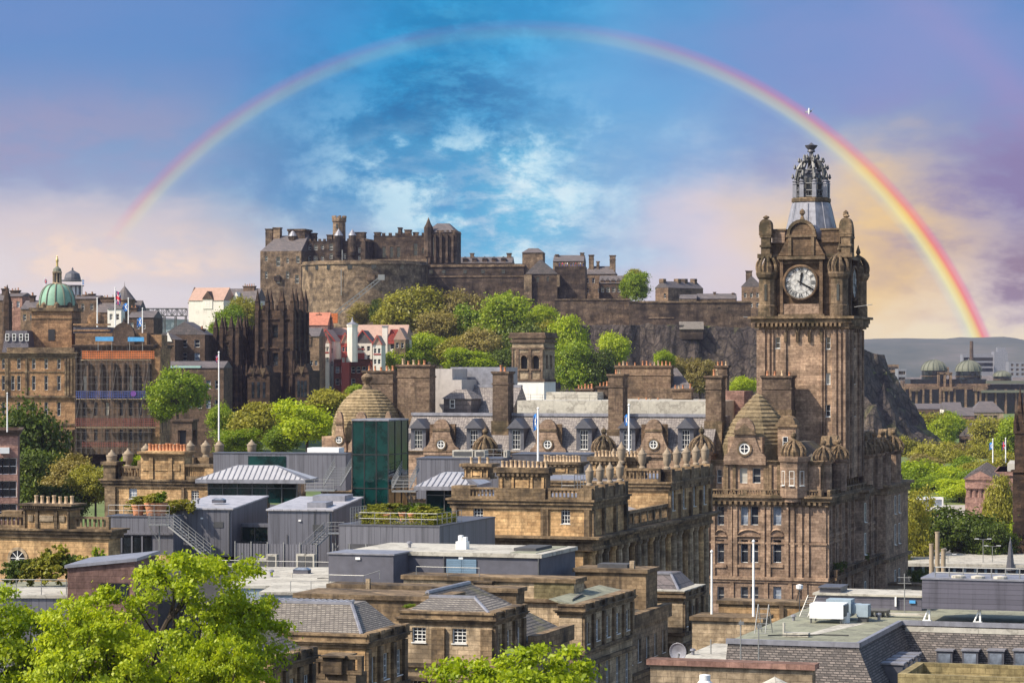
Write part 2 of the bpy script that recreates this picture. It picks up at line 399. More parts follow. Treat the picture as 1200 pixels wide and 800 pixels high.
def rockmat():
    m, t, b, o = newmat('rockmat')
    g = t.node('ShaderNodeNewGeometry'); p = g.outputs['Position']
    n = t.noise(scalev(t, p, (1, 1, .55)), .12, 10, .74); n2 = t.noise(p, .55, 8, .7); n3 = t.noise(p, .035, 5, .6)
    vor = t.node('ShaderNodeTexVoronoi', feature='DISTANCE_TO_EDGE'); t.put(vor.inputs['Vector'], scalev(t, p, (.26, .26, .20))); vor.inputs['Scale'].default_value = 1
    c = t.ramp(n, [(.32, (.03, .024, .024)), (.48, (.09, .07, .062)), (.6, (.15, .115, .092)), (.74, (.25, .20, .14))])[0]
    c = t.mix(1, c, t.ramp(n2, [(.3, (.45,) * 3), (.7, (1.5,) * 3)])[0], 'MULTIPLY')
    c = t.mix(t.m('MULTIPLY', t.step(vor.outputs[0], .12, .0), .7), c, (.012, .011, .012, 1))
    nz = t.node('ShaderNodeSeparateXYZ'); t.put(nz.inputs[0], g.outputs['Normal'])
    gr = t.m('MULTIPLY', t.step(nz.outputs[2], .42, .7), t.step(n3, .44, .54))
    c = t.mix(gr, c, t.ramp(n2, [(.3, (.06, .075, .02)), (.7, (.17, .17, .05))])[0])
    pale = t.m('MULTIPLY', t.step(t.noise(p, .08, 3, .5), .66, .70), t.step(n2, .5, .58))
    c = t.mix(t.m('MULTIPLY', pale, .8), c, (.42, .36, .22, 1))
    t.put(b.inputs['Base Color'], c); b.inputs['Roughness'].default_value = .95
    bump(t, b, t.m('ADD', n, t.m('MULTIPLY', n2, .7)), 1.0, 3.0)
groundmat(); rockmat()
def hillmat():
    m, t, b, o = newmat('hillmat')
    g = t.node('ShaderNodeNewGeometry'); p = g.outputs['Position']
    n = t.noise(p, .004, 6, .65)
    t.put(b.inputs['Base Color'], t.ramp(n, [(.35, (.035, .05, .04)), (.55, (.075, .08, .065)), (.7, (.13, .115, .10))])[0])
    b.inputs['Roughness'].default_value = 1
hillmat()
def netmat(name, c, dens):
    # open debris netting: a fine weave with real holes
    m, t, b, o = newmat(name)
    ob, uv, sp = coords(t)
    n = t.noise(ob, .5, 4, .6)
    t.put(b.inputs['Base Color'], t.mix(1, (*c, 1), t.ramp(n, [(.3, (.6,) * 3), (.7, (1.3,) * 3)])[0], 'MULTIPLY'))
    b.inputs['Roughness'].default_value = .8
    a = t.m('LESS_THAN', t.m('FRACT', t.m('MULTIPLY', sp.outputs[2], 1.7)), dens)
    a2 = t.m('LESS_THAN', t.m('FRACT', t.m('MULTIPLY', t.m('ADD', sp.outputs[0], sp.outputs[1]), 1.7)), dens * .6)
    t.put(b.inputs['Alpha'], t.m('MAXIMUM', a, a2))
netmat('meshblue', (.04, .06, .20), .36); netmat('meshorange', (.50, .14, .04), .50); netmat('meshred', (.20, .06, .045), .24)
# ------------------------------------------------------------------ geometry helpers
class MB:
    def __init__(s): s.v = []; s.f = []; s.m = []; s.mats = []; s.cur = 0
    def use(s, name):
        if name not in s.mats: s.mats.append(name)
        s.cur = s.mats.index(name); return s
    def add(s, vs, fs):
        o = len(s.v); s.v.extend([tuple(p) for p in vs])
        for f in fs: s.f.append(tuple(i + o for i in f)); s.m.append(s.cur)
        return s
    def q(s, *p): return s.add(p, [tuple(range(len(p)))])
    def box(s, x0, x1, y0, y1, z0, z1):
        if x0 > x1: x0, x1 = x1, x0
        if y0 > y1: y0, y1 = y1, y0
        if z0 > z1: z0, z1 = z1, z0
        return s.add([(x0,y0,z0),(x1,y0,z0),(x1,y1,z0),(x0,y1,z0),(x0,y0,z1),(x1,y0,z1),(x1,y1,z1),(x0,y1,z1)],
                     [(0,3,2,1),(4,5,6,7),(0,1,5,4),(1,2,6,5),(2,3,7,6),(3,0,4,7)])
    def frust(s, p0, z0, p1, z1):
        n = len(p0)
        vs = [(x, y, z0) for x, y in p0] + [(x, y, z1) for x, y in p1]
        fs = [tuple(range(n - 1, -1, -1)), tuple(range(n, 2 * n))] + [(i, (i + 1) % n, (i + 1) % n + n, i + n) for i in range(n)]
        return s.add(vs, fs)
    def prism(s, p, z0, z1): return s.frust(p, z0, p, z1)
    def hip(s, x0, x1, y0, y1, z0, z1, ix, iy):
        return s.frust([(x0,y0),(x1,y0),(x1,y1),(x0,y1)], z0, [(x0+ix,y0+iy),(x1-ix,y0+iy),(x1-ix,y1-iy),(x0+ix,y1-iy)], z1)
    def gable(s, x0, x1, y0, y1, z0, z1, along='x', over=.3):
        if along == 'x':
            ym = (y0 + y1) / 2; x0 -= over; x1 += over
            vs = [(x0,y0,z0),(x1,y0,z0),(x1,y1,z0),(x0,y1,z0),(x0,ym,z1),(x1,ym,z1)]
            fs = [(0,1,5,4),(2,3,4,5),(0,4,3),(1,2,5),(0,3,2,1)]
        else:
            xm = (x0 + x1) / 2; y0 -= over; y1 += over
            vs = [(x0,y0,z0),(x0,y1,z0),(x1,y1,z0),(x1,y0,z0),(xm,y0,z1),(xm,y1,z1)]
            fs = [(0,4,5,1),(3,2,5,4),(0,3,4),(1,5,2),(0,1,2,3)]
        return s.add(vs, fs)
    def lathe(s, prof, cx=0, cy=0, n=16, ph=0.0, a0=0, a1=2*math.pi, cap=True):
        full = abs(a1 - a0 - 2 * math.pi) < 1e-6
        k = n if full else n + 1
        vs = []
        for r, z in prof:
            for i in range(k):
                a = a0 + ph + (a1 - a0) * i / n
                vs.append((cx + r * math.cos(a), cy + r * math.sin(a), z))
        fs = []
        for j in range(len(prof) - 1):
            for i in range(n):
                i2 = (i + 1) % k
                fs.append((j*k+i, j*k+i2, (j+1)*k+i2, (j+1)*k+i))
        if full and cap:
            if prof[-1][0] > 1e-4: fs.append(tuple((len(prof)-1)*k+i for i in range(k)))
            if prof[0][0] > 1e-4: fs.append(tuple(k-1-i for i in range(k)))
        return s.add(vs, fs)
    def tube(s, a, b, r0, r1=None, n=6):
        r1 = r0 if r1 is None else r1
        a, b = Vector(a), Vector(b); d = (b - a)
        if d.length < 1e-6: return s
        d.normalize(); p = d.orthogonal().normalized(); q = d.cross(p)
        vs = []
        for c, r in ((a, r0), (b, r1)):
            for i in range(n):
                t = 2 * math.pi * i / n; vs.append(c + p * (r * math.cos(t)) + q * (r * math.sin(t)))
        return s.add(vs, [(i, (i+1) % n, (i+1) % n + n, i + n) for i in range(n)] + [tuple(range(n-1, -1, -1)), tuple(range(n, 2*n))])
    def path(s, pts, r, n=6):
        for a, b in zip(pts, pts[1:]): s.tube(a, b, r, r, n)
        return s
    def wall(s, o, d, w, z0, z1, holes, nin, rev):
        """upright wall from o along unit d, width w; holes (c, zb, hw, h) with reveals going along nin"""
        xs = {0.0, w}; zs = {z0, z1}; hs = []
        for c, zb, hw, hh in holes:
            a, b = c - hw / 2, c + hw / 2
            if a < .02 or b > w - .02 or zb < z0 + .01 or zb + hh > z1 - .01: continue
            xs |= {a, b}; zs |= {zb, zb + hh}; hs.append((a, b, zb, zb + hh))
        xs = sorted(xs); zs = sorted(zs)
        P = lambda u, z, k=0: (o[0] + d[0]*u + nin[0]*k, o[1] + d[1]*u + nin[1]*k, z)
        for i in range(len(xs) - 1):
            for j in range(len(zs) - 1):
                xm, zm = (xs[i]+xs[i+1])/2, (zs[j]+zs[j+1])/2
                if any(a < xm < b and c < zm < e for a, b, c, e in hs): continue
                s.q(P(xs[i], zs[j]), P(xs[i+1], zs[j]), P(xs[i+1], zs[j+1]), P(xs[i], zs[j+1]))
        for a, b, c, e in hs:
            s.q(P(a,c), P(b,c), P(b,c,rev), P(a,c,rev)); s.q(P(a,e,rev), P(b,e,rev), P(b,e), P(a,e))
            s.q(P(a,c), P(a,c,rev), P(a,e,rev), P(a,e)); s.q(P(b,c,rev), P(b,c), P(b,e), P(b,e,rev))
        return s
    def walls(s, x0, x1, y0, y1, z0, z1, fh=(), rh=(), lh=(), rev=.28, top=True):
        s.wall((x0,y0), (1,0), x1-x0, z0, z1, [(c-x0, z, w, h) for c, z, w, h in fh], (0,1), rev)
        s.wall((x1,y0), (0,1), y1-y0, z0, z1, [(c-y0, z, w, h) for c, z, w, h in rh], (-1,0), rev)
        s.wall((x1,y1), (-1,0), x1-x0, z0, z1, [], (0,-1), rev)
        s.wall((x0,y1), (0,-1), y1-y0, z0, z1, [(y1-c, z, w, h) for c, z, w, h in lh], (1,0), rev)
        if top: s.q((x0,y0,z1),(x1,y0,z1),(x1,y1,z1),(x0,y1,z1))
        return s
    def ring(s, x0, x1, y0, y1, z0, z1, p):
        """a band standing p proud of the four walls of a rectangle"""
        s.box(x0-p, x1+p, y0-p, y0+.02, z0, z1); s.box(x0-p, x1+p, y1-.02, y1+p, z0, z1)
        s.box(x0-p, x0+.02, y0+.021, y1-.021, z0, z1); s.box(x1-.02, x1+p, y0+.021, y1-.021, z0, z1)
        return s
    def cornice(s, x0, x1, y0, y1, z, h=.8, p=.7, dent=0):
        s.ring(x0, x1, y0, y1, z - h, z - h*.55, p*.35); s.ring(x0, x1, y0, y1, z - h*.55, z - h*.2, p*.7); s.ring(x0, x1, y0, y1, z - h*.2, z, p)
        if dent:
            d = dent
            n = int((x1-x0)/d)
            for i in range(n): s.box(x0+i*d, x0+i*d+d*.5, y0-p*.75, y0-p*.3, z-h*.85, z-h*.56)
            n = int((y1-y0)/d)
            for i in range(n): s.box(x1+p*.3, x1+p*.75, y0+i*d, y0+i*d+d*.5, z-h*.85, z-h*.56)
        return s
    def mesh(s, name, smooth=None):
        me = bpy.data.meshes.new(name); me.from_pydata(s.v, [], s.f)
        for mn in s.mats: me.materials.append(MATS[mn])
        me.polygons.foreach_set('material_index', s.m)
        if smooth is not None:
            me.polygons.foreach_set('use_smooth', [True]*len(s.f))
            me.set_sharp_from_angle(angle=R(smooth))
        me.update(); return me
    def build(s, name, parent=None, loc=(0,0,0), rz=0.0, smooth=None):
        return link(name, s.mesh(name, smooth), parent, loc, rz)
def M(mat): return MB().use(mat)
def link(name, me, parent=None, loc=(0,0,0), rz=0.0, scale=None):
    o = bpy.data.objects.new(name, me); COL.objects.link(o)
    o.location = loc; o.rotation_euler = (0, 0, rz)
    if scale: o.scale = scale if hasattr(scale, '__len__') else (scale,)*3
    if parent: o.parent = parent
    return o
class Fr:
    """a local frame on the ground: origin at the near right corner of a building, x to its right, y away"""
    def __init__(s, px, Y, zb, ang=17.7):
        a = R(ang); s.u = (math.sin(a), math.cos(a)); s.v = (math.cos(a), -math.sin(a))
        s.X = (px - 600) * Y / F; s.Y = Y; s.zb = zb; s.rz = -a
        s.loc = (s.X, Y, zb)
    def x(s, px, y=0.0):
        a = (px - 600) / F; bx = s.X + y*s.u[0]; by = s.Y + y*s.u[1]
        return (a*by - bx) / (s.v[0] - a*s.v[1])
    def y(s, px, x=0.0):
        a = (px - 600) / F; bx = s.X + x*s.v[0]; by = s.Y + x*s.v[1]
        return (a*by - bx) / (s.u[0] - a*s.u[1])
    def z(s, py, x=0.0, y=0.0):
        d = s.Y + x*s.v[1] + y*s.u[1]
        return H + (HY - py) * d / F - s.zb
def tag(o, label=None, cat=None, group=None, kind=None):
    if label: o['label'] = label
    if cat: o['category'] = cat
    if group: o['group'] = group
    if kind: o['kind'] = kind
    return o
def thing(name, label, cat, fr, group=None):
    o = bpy.data.objects.new(name, None); COL.objects.link(o)
    o.location = fr.loc; o.rotation_euler = (0, 0, fr.rz); o.empty_display_size = .5
    return tag(o, label, cat, group)
CACHE = {}
def cached(key, fn):
    if key not in CACHE: CACHE[key] = fn()
    return CACHE[key]
# ---- windows
def win_mesh(w, h, style, wh='framewhite'):
    def fn():
        b = M(wh); t = .075 if style != 'big' else .06; d = .10
        if style == 'arch':
            b.box(-w/2, -w/2+t, 0, d, 0, h); b.box(w/2-t, w/2, 0, d, 0, h)
        else:
            b.box(-w/2, -w/2+t, 0, d, 0, h); b.box(w/2-t, w/2, 0, d, 0, h)
        b.box(-w/2+t, w/2-t, 0, d, 0, t*1.3); b.box(-w/2+t, w/2-t, 0, d, h-t, h)
        b.box(-w/2-.06, w/2+.06, -.25, -.02, -.07, 0)
        b.box(-w/2+t, w/2-t, .02, d-.01, h*.48, h*.48+t*.8)
        if style in ('six', 'eight'):
            k = 3
            for i in range(1, k): b.box(-w/2+w*i/k-.025, -w/2+w*i/k+.025, .03, d-.012, t, h-t)
            for z in (.25, .75): b.box(-w/2+t, w/2-t, .032, d-.014, h*z-.022, h*z+.022)
        elif style == 'mull':
            b.box(-.05, .05, .03, d-.012, t, h-t)
        return b.mesh('window')
    return cached(('win', round(w, 2), round(h, 2), style, wh), fn)
def pane_mesh(w, h, mat):
    return cached(('pane', round(w, 2), round(h, 2), mat), lambda: M(mat).box(-w/2+.02, w/2-.02, .055, .085, .02, h-.02).mesh('pane'))
def far_mesh(w, h, mat, fm):
    def fn():
        b = M(fm); t = min(.12, w*.12)
        b.box(-w/2, -w/2+t, 0, .1, 0, h); b.box(w/2-t, w/2, 0, .1, 0, h); b.box(-w/2+t, w/2-t, 0, .1, 0, t); b.box(-w/2+t, w/2-t, 0, .1, h-t, h); b.box(-w/2+t, w/2-t, 0, .1, h*.5-t*.4, h*.5+t*.4)
        b.use(mat).box(-w/2+.01, w/2-.01, .06, .14, .01, h-.01)
        return b.mesh('window')
    return cached(('far', round(w, 2), round(h, 2), mat, fm), fn)
def window(p, x, y, z, w, h, side='f', style='sash', pane='pane', fm='framewhite', rev=.2):
    rz = {'f': 0, 'r': R(90), 'l': R(-90)}[side]
    loc = {'f': (x, y+rev, z), 'r': (x-rev, y, z), 'l': (x+rev, y, z)}[side]
    if style == 'far': return link('window', far_mesh(w, h, pane, fm), p, loc, rz)
    o = link('window', win_mesh(w, h, style, fm), p, loc, rz)
    link('pane', pane_mesh(w, h, pane), o)
    return o
def block(p, mat, x0, x1, y0, y1, z0, z1, fw=(), rw=(), lw=(), style='sash', pane='pane', rev=.28, name='wall', top=True, mb=None, fm='framewhite', panes=None):
    """walls with real window openings, and the windows that sit in them"""
    b = mb or M(mat); b.use(mat)
    b.walls(x0, x1, y0, y1, z0, z1, fw, rw, lw, rev, top)
    for side, ws in (('f', fw), ('r', rw), ('l', lw)):
        for c, zb, w, h in ws:
            lo, hi = (x0, x1) if side == 'f' else (y0, y1)
            if c-w/2 < lo+.02 or c+w/2 > hi-.02 or zb < z0+.01 or zb+h > z1-.01: continue
            loc = {'f': (c, y0), 'r': (x1, c), 'l': (x0, c)}[side]
            pn = random.choice(panes) if panes else (pane if pane != 'pane' else random.choice(['pane']*6+['paneblind', 'panelight']))
            window(p, loc[0], loc[1], zb, w, h, side, style, pn, fm, rev-.1)
    if mb is None: return b.build(name, p)
    return b
def pot_mesh(kind=0):
    def fn():
        mt = ('terracotta', 'potbuff')[kind]
        return M(mt).lathe([(.20, 0), (.17, .1), (.15, .55), (.19, .6), (.19, .7), (.13, .7)], n=10).mesh('chimney_pot', 50)
    return cached(('pot', kind), fn)
def chimney(p, x0, x1, y0, y1, z0, z1, n=4, mat='chim', kind=0, sc=1.0, pots=True):
    b = M(mat)
    b.box(x0, x1, y0, y1, z0, z1-.5)
    b.ring(x0, x1, y0, y1, z1-2.0*sc, z1-1.75*sc, .12)
    b.box(x0-.12, x1+.12, y0-.12, y1+.12, z1-.5, z1-.3); b.box(x0-.25, x1+.25, y0-.25, y1+.25, z1-.3, z1)
    ch = b.build('chimney', p)
    lx = (x1-x0) >= (y1-y0)
    for i in range(n):
        t = (i+.5)/n
        loc = (x0+(x1-x0)*t, (y0+y1)/2, z1) if lx else ((x0+x1)/2, y0+(y1-y0)*t, z1)
        if pots and random.random() < .93:
            q = link('chimney_pot', pot_mesh(kind if random.random() < .75 else 1-kind), ch, loc, random.random()*6, (sc*random.uniform(.85, 1.2), sc*random.uniform(.85, 1.2), sc*random.uniform(.7, 1.35))); q.rotation_euler.x = random.uniform(-.05, .05)
    return ch
def urn_mesh():
    return cached('urn', lambda: M('potstone').lathe([(.62, 0), (.62, .25), (.42, .4), (.46, .6), (.72, 1.0), (.78, 2.0), (.84, 2.05), (.84, 2.3), (.62, 2.35), (.52, 2.6), (.22, 2.85), (.14, 3.1), (.0, 3.25)], n=14).mesh('urn', 40))
def baluster_run(b, a, c, z, h, pier=3.2):
    """balustrade along an axis-aligned run from a to c (x, y), base at z"""
    a, c = Vector((*a, 0)), Vector((*c, 0)); L = (c-a).length; d = (c-a)/L; hor = abs(d.x) > .5
    def bx(t0, t1, w, z0, z1):
        p, q = a+d*t0, a+d*t1
        if hor: b.box(p.x, q.x, p.y-w, p.y+w, z0, z1)
        else: b.box(p.x-w, p.x+w, p.y, q.y, z0, z1)
    bx(0, L, .24, z, z+h*.2); bx(0, L, .26, z+h*.82, z+h)
    n = max(1, round(L/pier))
    for i in range(n+1):
        t = L*i/n; bx(max(0, t-.3), min(L, t+.3), .232, z+h*.2, z+h*.82)
    m = int(L/.42)
    for i in range(m):
        t = (i+.5)*L/m; bx(t-.085, t+.085, .09, z+h*.2, z+h*.82)
    return b
def railing(p, pts, h=1.0, mat='steel', r=.025, step=1.5, name='railing', rails=2):
    b = M(mat)
    for a, c in zip(pts, pts[1:]):
        a, c = Vector(a), Vector(c); n = max(1, round((c-a).length/step))
        for i in range(n+1):
            q = a.lerp(c, i/n); b.tube(q, q+Vector((0,0,h)), r, r, 5)
        for k in range(rails): 
            z = Vector((0,0,h*(1-k/max(1, rails))))
            b.tube(a+z, c+z, r*.9, r*.9, 5)
    return b.build(name, p)
def stair(p, a, c, w, mat='steel', n=12, rail=1.0):
    """open steel flight from a (bottom) to c (top), width w across"""
    a, c = Vector(a), Vector(c); d = c-a; hd = Vector((d.x, d.y, 0)).normalized(); sd = Vector((-hd.y, hd.x, 0))*(w/2)
    b = M(mat)
    for sgn in (-1, 1):
        b.tube(a+sd*sgn, c+sd*sgn, .10, .10, 4)
    b.build('stringer', p)
    t = M(mat)
    for i in range(n):
        q = a.lerp(c, (i+.5)/n); u = hd*.13
        t.add([q-u-sd, q+u-sd, q+u+sd, q-u+sd, q-u-sd+Vector((0,0,.04)), q+u-sd+Vector((0,0,.04)), q+u+sd+Vector((0,0,.04)), q-u+sd+Vector((0,0,.04))], [(0,3,2,1),(4,5,6,7),(0,1,5,4),(1,2,6,5),(2,3,7,6),(3,0,4,7)])
    t.build('tread', p)
    for sgn in (-1, 1):
        railing(p, [a+sd*sgn, c+sd*sgn], rail, mat, .03, 1.0, 'handrail', 3)
# ---- trees
rng = np.random.default_rng(7)
def crown(seed, n, leaf, lobes=11, low=.12, spread=1.0, gap=.0, flat=False, per=26, holes=()):
    g = np.random.default_rng(seed)
    cz, hz = (1+low)/2, (1-low)/2
    # lobe centres fill an ellipsoid of radius 1 (x, y) and hz (z)
    d = g.normal(size=(lobes, 3)); d /= np.linalg.norm(d, axis=1)[:, None]
    rad = g.uniform(.35, .72, lobes)[:, None]
    cen = d*rad; cen[0] = (0, 0, 0)
    lr = g.uniform(.26, .46, lobes); lr[0] = .6
    ncl = max(40, n//per)
    li = g.choice(lobes, ncl, p=lr**2/np.sum(lr**2))
    dd = g.normal(size=(ncl, 3)); dd[:, 2] = dd[:, 2]*.9+.15; dd /= np.linalg.norm(dd, axis=1)[:, None]
    cl = cen[li] + dd*(lr[li]*g.uniform(.55, 1.0, ncl)**.5)[:, None]
    rr = np.linalg.norm(cl, axis=1); k = rr > 1.0; cl[k] /= (rr[k]/g.uniform(.85, 1.02, k.sum()))[:, None]
    for hx, hz_, hr in holes:
        k = np.hypot(cl[:, 0]-hx, cl[:, 2]*hz+cz-hz_) > hr
        cl = cl[k]; ncl = len(cl)
    cs = g.uniform(.05, .13, ncl)*spread
    ci = g.integers(0, ncl, n)
    p = cl[ci] + g.normal(size=(n, 3))*cs[ci][:, None]*np.array([1, 1, .7])
    out = p/np.maximum(.05, np.linalg.norm(p, axis=1))[:, None]
    nr = out*.7 + g.normal(size=(n, 3))*.75 + np.array([0, 0, .45]); nr /= np.linalg.norm(nr, axis=1)[:, None]
    t = np.cross(nr, g.normal(size=(n, 3))); t /= np.linalg.norm(t, axis=1)[:, None]
    bt = np.cross(nr, t)
    s = (leaf*g.uniform(.6, 1.4, n))[:, None]
    asp = np.array([1, 1, hz if flat else .55])
    P = p*np.array([1, 1, hz]) + np.array([0, 0, cz])
    V = np.empty((n, 4, 3))
    V[:, 0] = P - t*s*asp; V[:, 1] = P - bt*s*.62*asp; V[:, 2] = P + t*s*asp; V[:, 3] = P + bt*s*.62*asp
    me = bpy.data.meshes.new('crown')
    me.vertices.add(n*4); me.vertices.foreach_set('co', V.reshape(-1))
    me.loops.add(n*4); me.loops.foreach_set('vertex_index', np.arange(n*4, dtype=np.int32))
    me.polygons.add(n); me.polygons.foreach_set('loop_start', np.arange(0, n*4, 4, dtype=np.int32))
    me.materials.append(MATS['green']); me.update(calc_edges=True)
    return me, cen, lr, cz, hz
def trunk_mesh(seed, cen, cz, hz, r=.035, fork=.3, nb=9):
    g = random.Random(seed); b = M('bark')
    b.tube((0,0,-.03), (0,0,fork), r*1.25, r, 7)
    top = Vector((0, 0, fork))
    for i in range(min(nb, len(cen))):
        c = Vector((cen[i][0]*.9, cen[i][1]*.9, cen[i][2]*hz*.9+cz))
        if c.z < fork+.05: c.z = fork+.08
        mid = top.lerp(c, .5)+Vector((g.uniform(-.06,.06), g.uniform(-.06,.06), .03))
        b.tube(top, mid, r*.6, r*.4, 5); b.tube(mid, c, r*.4, r*.12, 5)
        for k in range(3):
            e = c+Vector((g.uniform(-.25,.25), g.uniform(-.25,.25), g.uniform(0,.12)))
            b.tube(mid.lerp(c, .4+.2*k), e, r*.22, r*.05, 4)
    return b.mesh('trunk')
def proto(i, thin=False):
    def fn():
        me, cen, lr, cz, hz = crown(100+i, 2600 if thin else 13000, .042 if thin else .036, 9+3*(i % 3), .10+.05*(i % 2), 1.0 if not thin else 1.5)
        return me, trunk_mesh(i, cen, cz, hz)
    return cached(('tree', i, thin), fn)
TREEN = [0]
KINDCAT = {'lime': 'tree', 'green': 'tree', 'dark': 'tree', 'olive': 'tree', 'russet': 'tree'}
def tree(px, ytop, ybase, Y, wpx, kind, label, group=None, name='tree', thin=False, depth=1.0):
    TREEN[0] += 1; i = TREEN[0] % 6
    fr = Fr(px, Y, H+(HY-ybase)*Y/F, 0)
    h = (ybase-ytop)*Y/F; w = wpx*1.14*Y/F
    o = thing(name, label, 'tree', fr, group)
    o.rotation_euler.z = random.uniform(0, 6.28) if abs(depth-1) < .01 else 0
    o.scale = (w/2, w/2*depth, h)
    cm, tm = proto(i, thin)
    c = link('crown', cm, o); c.material_slots[0].link = 'OBJECT'; c.material_slots[0].material = MATS[kind]
    link('trunk', tm, o)
    return o
def bush_mesh(i, mat):
    def fn():
        me, *_ = crown(300+i, 2600, .075, 7, .0, .8); me.materials[0] = MATS[mat]; return me
    return cached(('bush', i, mat), fn)
# ------------------------------------------------------------------ ground, castle rock, hills, haze
def ss(x, a, b):
    t = max(0.0, min(1.0, (x-a)/(b-a))); return t*t*(3-2*t)
def ground_z(x, y):
    z = 96 - 32*ss(y, 20, 230) - 4*ss(y, 230, 420)
    a = x/max(y, 1)
    left = ss(-a, .02, .09)                            # the old town ridge rises on the left
    z += left*(14*ss(y, 540, 740) + 16*ss(y, 740, 940) + 18*ss(y, 940, 1100)) - 30*left*ss(y, 1250, 2600)
    right = 1-left
    z += right*(7*ss(y, 560, 900) + 4*ss(y, 900, 1700)) 
    z -= 16*ss(y, 1900, 4200)
    z += 2.0*(mnoise.noise(Vector((x*.006, y*.006, 0))))*ss(y, 500, 900)
    return z
def build_ground():
    ys = list(np.concatenate([np.linspace(-50, 500, 30), np.linspace(520, 1400, 60), np.linspace(1450, 5000, 40), np.linspace(5400, 8150, 8)]))
    xs = list(np.concatenate([np.linspace(-4100, -420, 20), np.linspace(-400, 420, 70), np.linspace(440, 4100, 20)]))
    v = [(x, y, ground_z(x, y)) for y in ys for x in xs]; nx = len(xs)
    f = [(j*nx+i, j*nx+i+1, (j+1)*nx+i+1, (j+1)*nx+i) for j in range(len(ys)-1) for i in range(nx-1)]
    me = bpy.data.meshes.new('ground'); me.from_pydata(v, [], f); me.materials.append(MATS['groundmat'])
    me.polygons.foreach_set('use_smooth', [True]*len(f))
    tag(link('ground', me), kind='structure')
build_ground()
CREST = [(-96, 1096), (-34, 1082), (0, 1072), (29, 1046), (64, 1036), (93, 1034), (127, 1037), (141, 1062), (137, 1240), (0, 1330), (-120, 1290), (-130, 1150)]
def sdist(x, y, P):
    d = 1e9; ins = False; n = len(P)
    for i in range(n):
        x0, y0 = P[i]; x1, y1 = P[(i+1) % n]
        ex, ey = x1-x0, y1-y0; t = max(0, min(1, ((x-x0)*ex+(y-y0)*ey)/(ex*ex+ey*ey)))
        d = min(d, math.hypot(x-x0-ex*t, y-y0-ey*t))
        if (y0 > y) != (y1 > y) and x < (x1-x0)*(y-y0)/(y1-y0)+x0: ins = not ins
    return -d if ins else d
def rock_z(x, y):
    d = sdist(x, y, CREST)
    nz = mnoise.fractal(Vector((x*.035, y*.035, 3.1)), 1.0, 2.0, 5)
    nz2 = mnoise.fractal(Vector((x*.11, y*.11, 9.1)), 1.0, 2.0, 4)
    wdt = 92-70*ss(x, 0, 45)
    wdt = wdt + 14*ss(x, 122, 154)
    topz = 122 - 6*ss(x, -10, 30) - 2*ss(x, 60, 110) - 9*ss(x, 116, 144)
    base = 58 + 10*ss(-x, 20, 90)
    nz3 = mnoise.fractal(Vector((x*.32, y*.32, 4.4)), 1.0, 2.1, 4)
    dd = d + nz*9*ss(d, -14, 6) + nz2*5*ss(d, -6, 4) + nz3*2.2*ss(d, -3, 3)
    t = max(0.0, min(1.0, dd/wdt))
    prof = 1-t if x > 118 else (1-t)**1.15
    st = math.floor(prof*6)/6; prof = .72*prof+.28*(st+ss((prof-st)*6, .55, 1.0)/6)
    return base + (topz-base)*prof + (nz2*1.8+nz3*1.0)*(1 if 0 < t < 1 else .1)
def build_rock():
    xs = np.arange(-220, 186, 1.7); ys = np.concatenate([np.arange(955, 1120, 1.7), np.arange(1135, 1430, 12)])
    v = [(x, y, rock_z(x, y)) for y in ys for x in xs]; nx = len(xs)
    f = [(j*nx+i, j*nx+i+1, (j+1)*nx+i+1, (j+1)*nx+i) for j in range(len(ys)-1) for i in range(nx-1)]
    me = bpy.data.meshes.new('castle_rock'); me.from_pydata(v, [], f); me.materials.append(MATS['rockmat'])
    tag(link('castle_rock', me), kind='structure')
build_rock()
def hills(name, Y, depth, prof, mat='hillmat', amp=6, zb=30):
    """a ridge whose skyline passes through (px, py)"""
    xs = np.linspace(prof[0][0], prof[-1][0], 140); v = []; nr = 9
    pp = np.array(prof, float)
    for j in range(nr):
        for i, px in enumerate(xs):
            py = np.interp(px, pp[:, 0], pp[:, 1]); x = (px-600)*Y/F; zt = H+(HY-py)*Y/F
            k = math.sin(math.pi*(j/(nr-1))**.8)
            z = zb + (zt-zb)*k + amp*mnoise.fractal(Vector((x*.006, j*1.3, 1)), 1, 2, 4)*(k if j else 0)
            v.append((x, Y-depth*.6+depth*j/(nr-1)*1.2, z))
    n = len(xs); f = [(j*n+i, j*n+i+1, (j+1)*n+i+1, (j+1)*n+i) for j in range(nr-1) for i in range(n-1)]
    me = bpy.data.meshes.new(name); me.from_pydata(v, [], f); me.materials.append(MATS[mat])
    me.polygons.foreach_set('use_smooth', [True]*len(f))
    tag(link(name, me), kind='structure')
hills('hills', 6200, 1500, [(-300, 385), (60, 376), (150, 373), (205, 374), (260, 377), (420, 390), (700, 400), (880, 402), (960, 400), (1010, 397), (1060, 397), (1095, 396.5), (1105, 395), (1125, 397), (1138, 396), (1160, 396), (1172, 399), (1186, 401), (1230, 402), (1400, 396)], amp=4)
# the air itself: a pale even haze round the whole scene
hz = MB(); hz.box(-4200, 4200, -60, 8200, 18, 262)
hm = bpy.data.materials.new('hazemat'); hm.use_nodes = True; ht = NT(hm.node_tree); ht.n.clear()
ho = ht.node('ShaderNodeOutputMaterial'); pv = ht.node('ShaderNodeVolumePrincipled')
pv.inputs['Color'].default_value = (.76, .71, 1.0, 1); pv.inputs['Density'].default_value = 4.0e-5; pv.inputs['Anisotropy'].default_value = .3
ht.l.new(pv.outputs[0], ho.inputs['Volume'])
hme = bpy.data.meshes.new('haze'); hme.from_pydata(hz.v, [], hz.f); hme.materials.append(hm)
tag(link('haze', hme), kind='stuff')
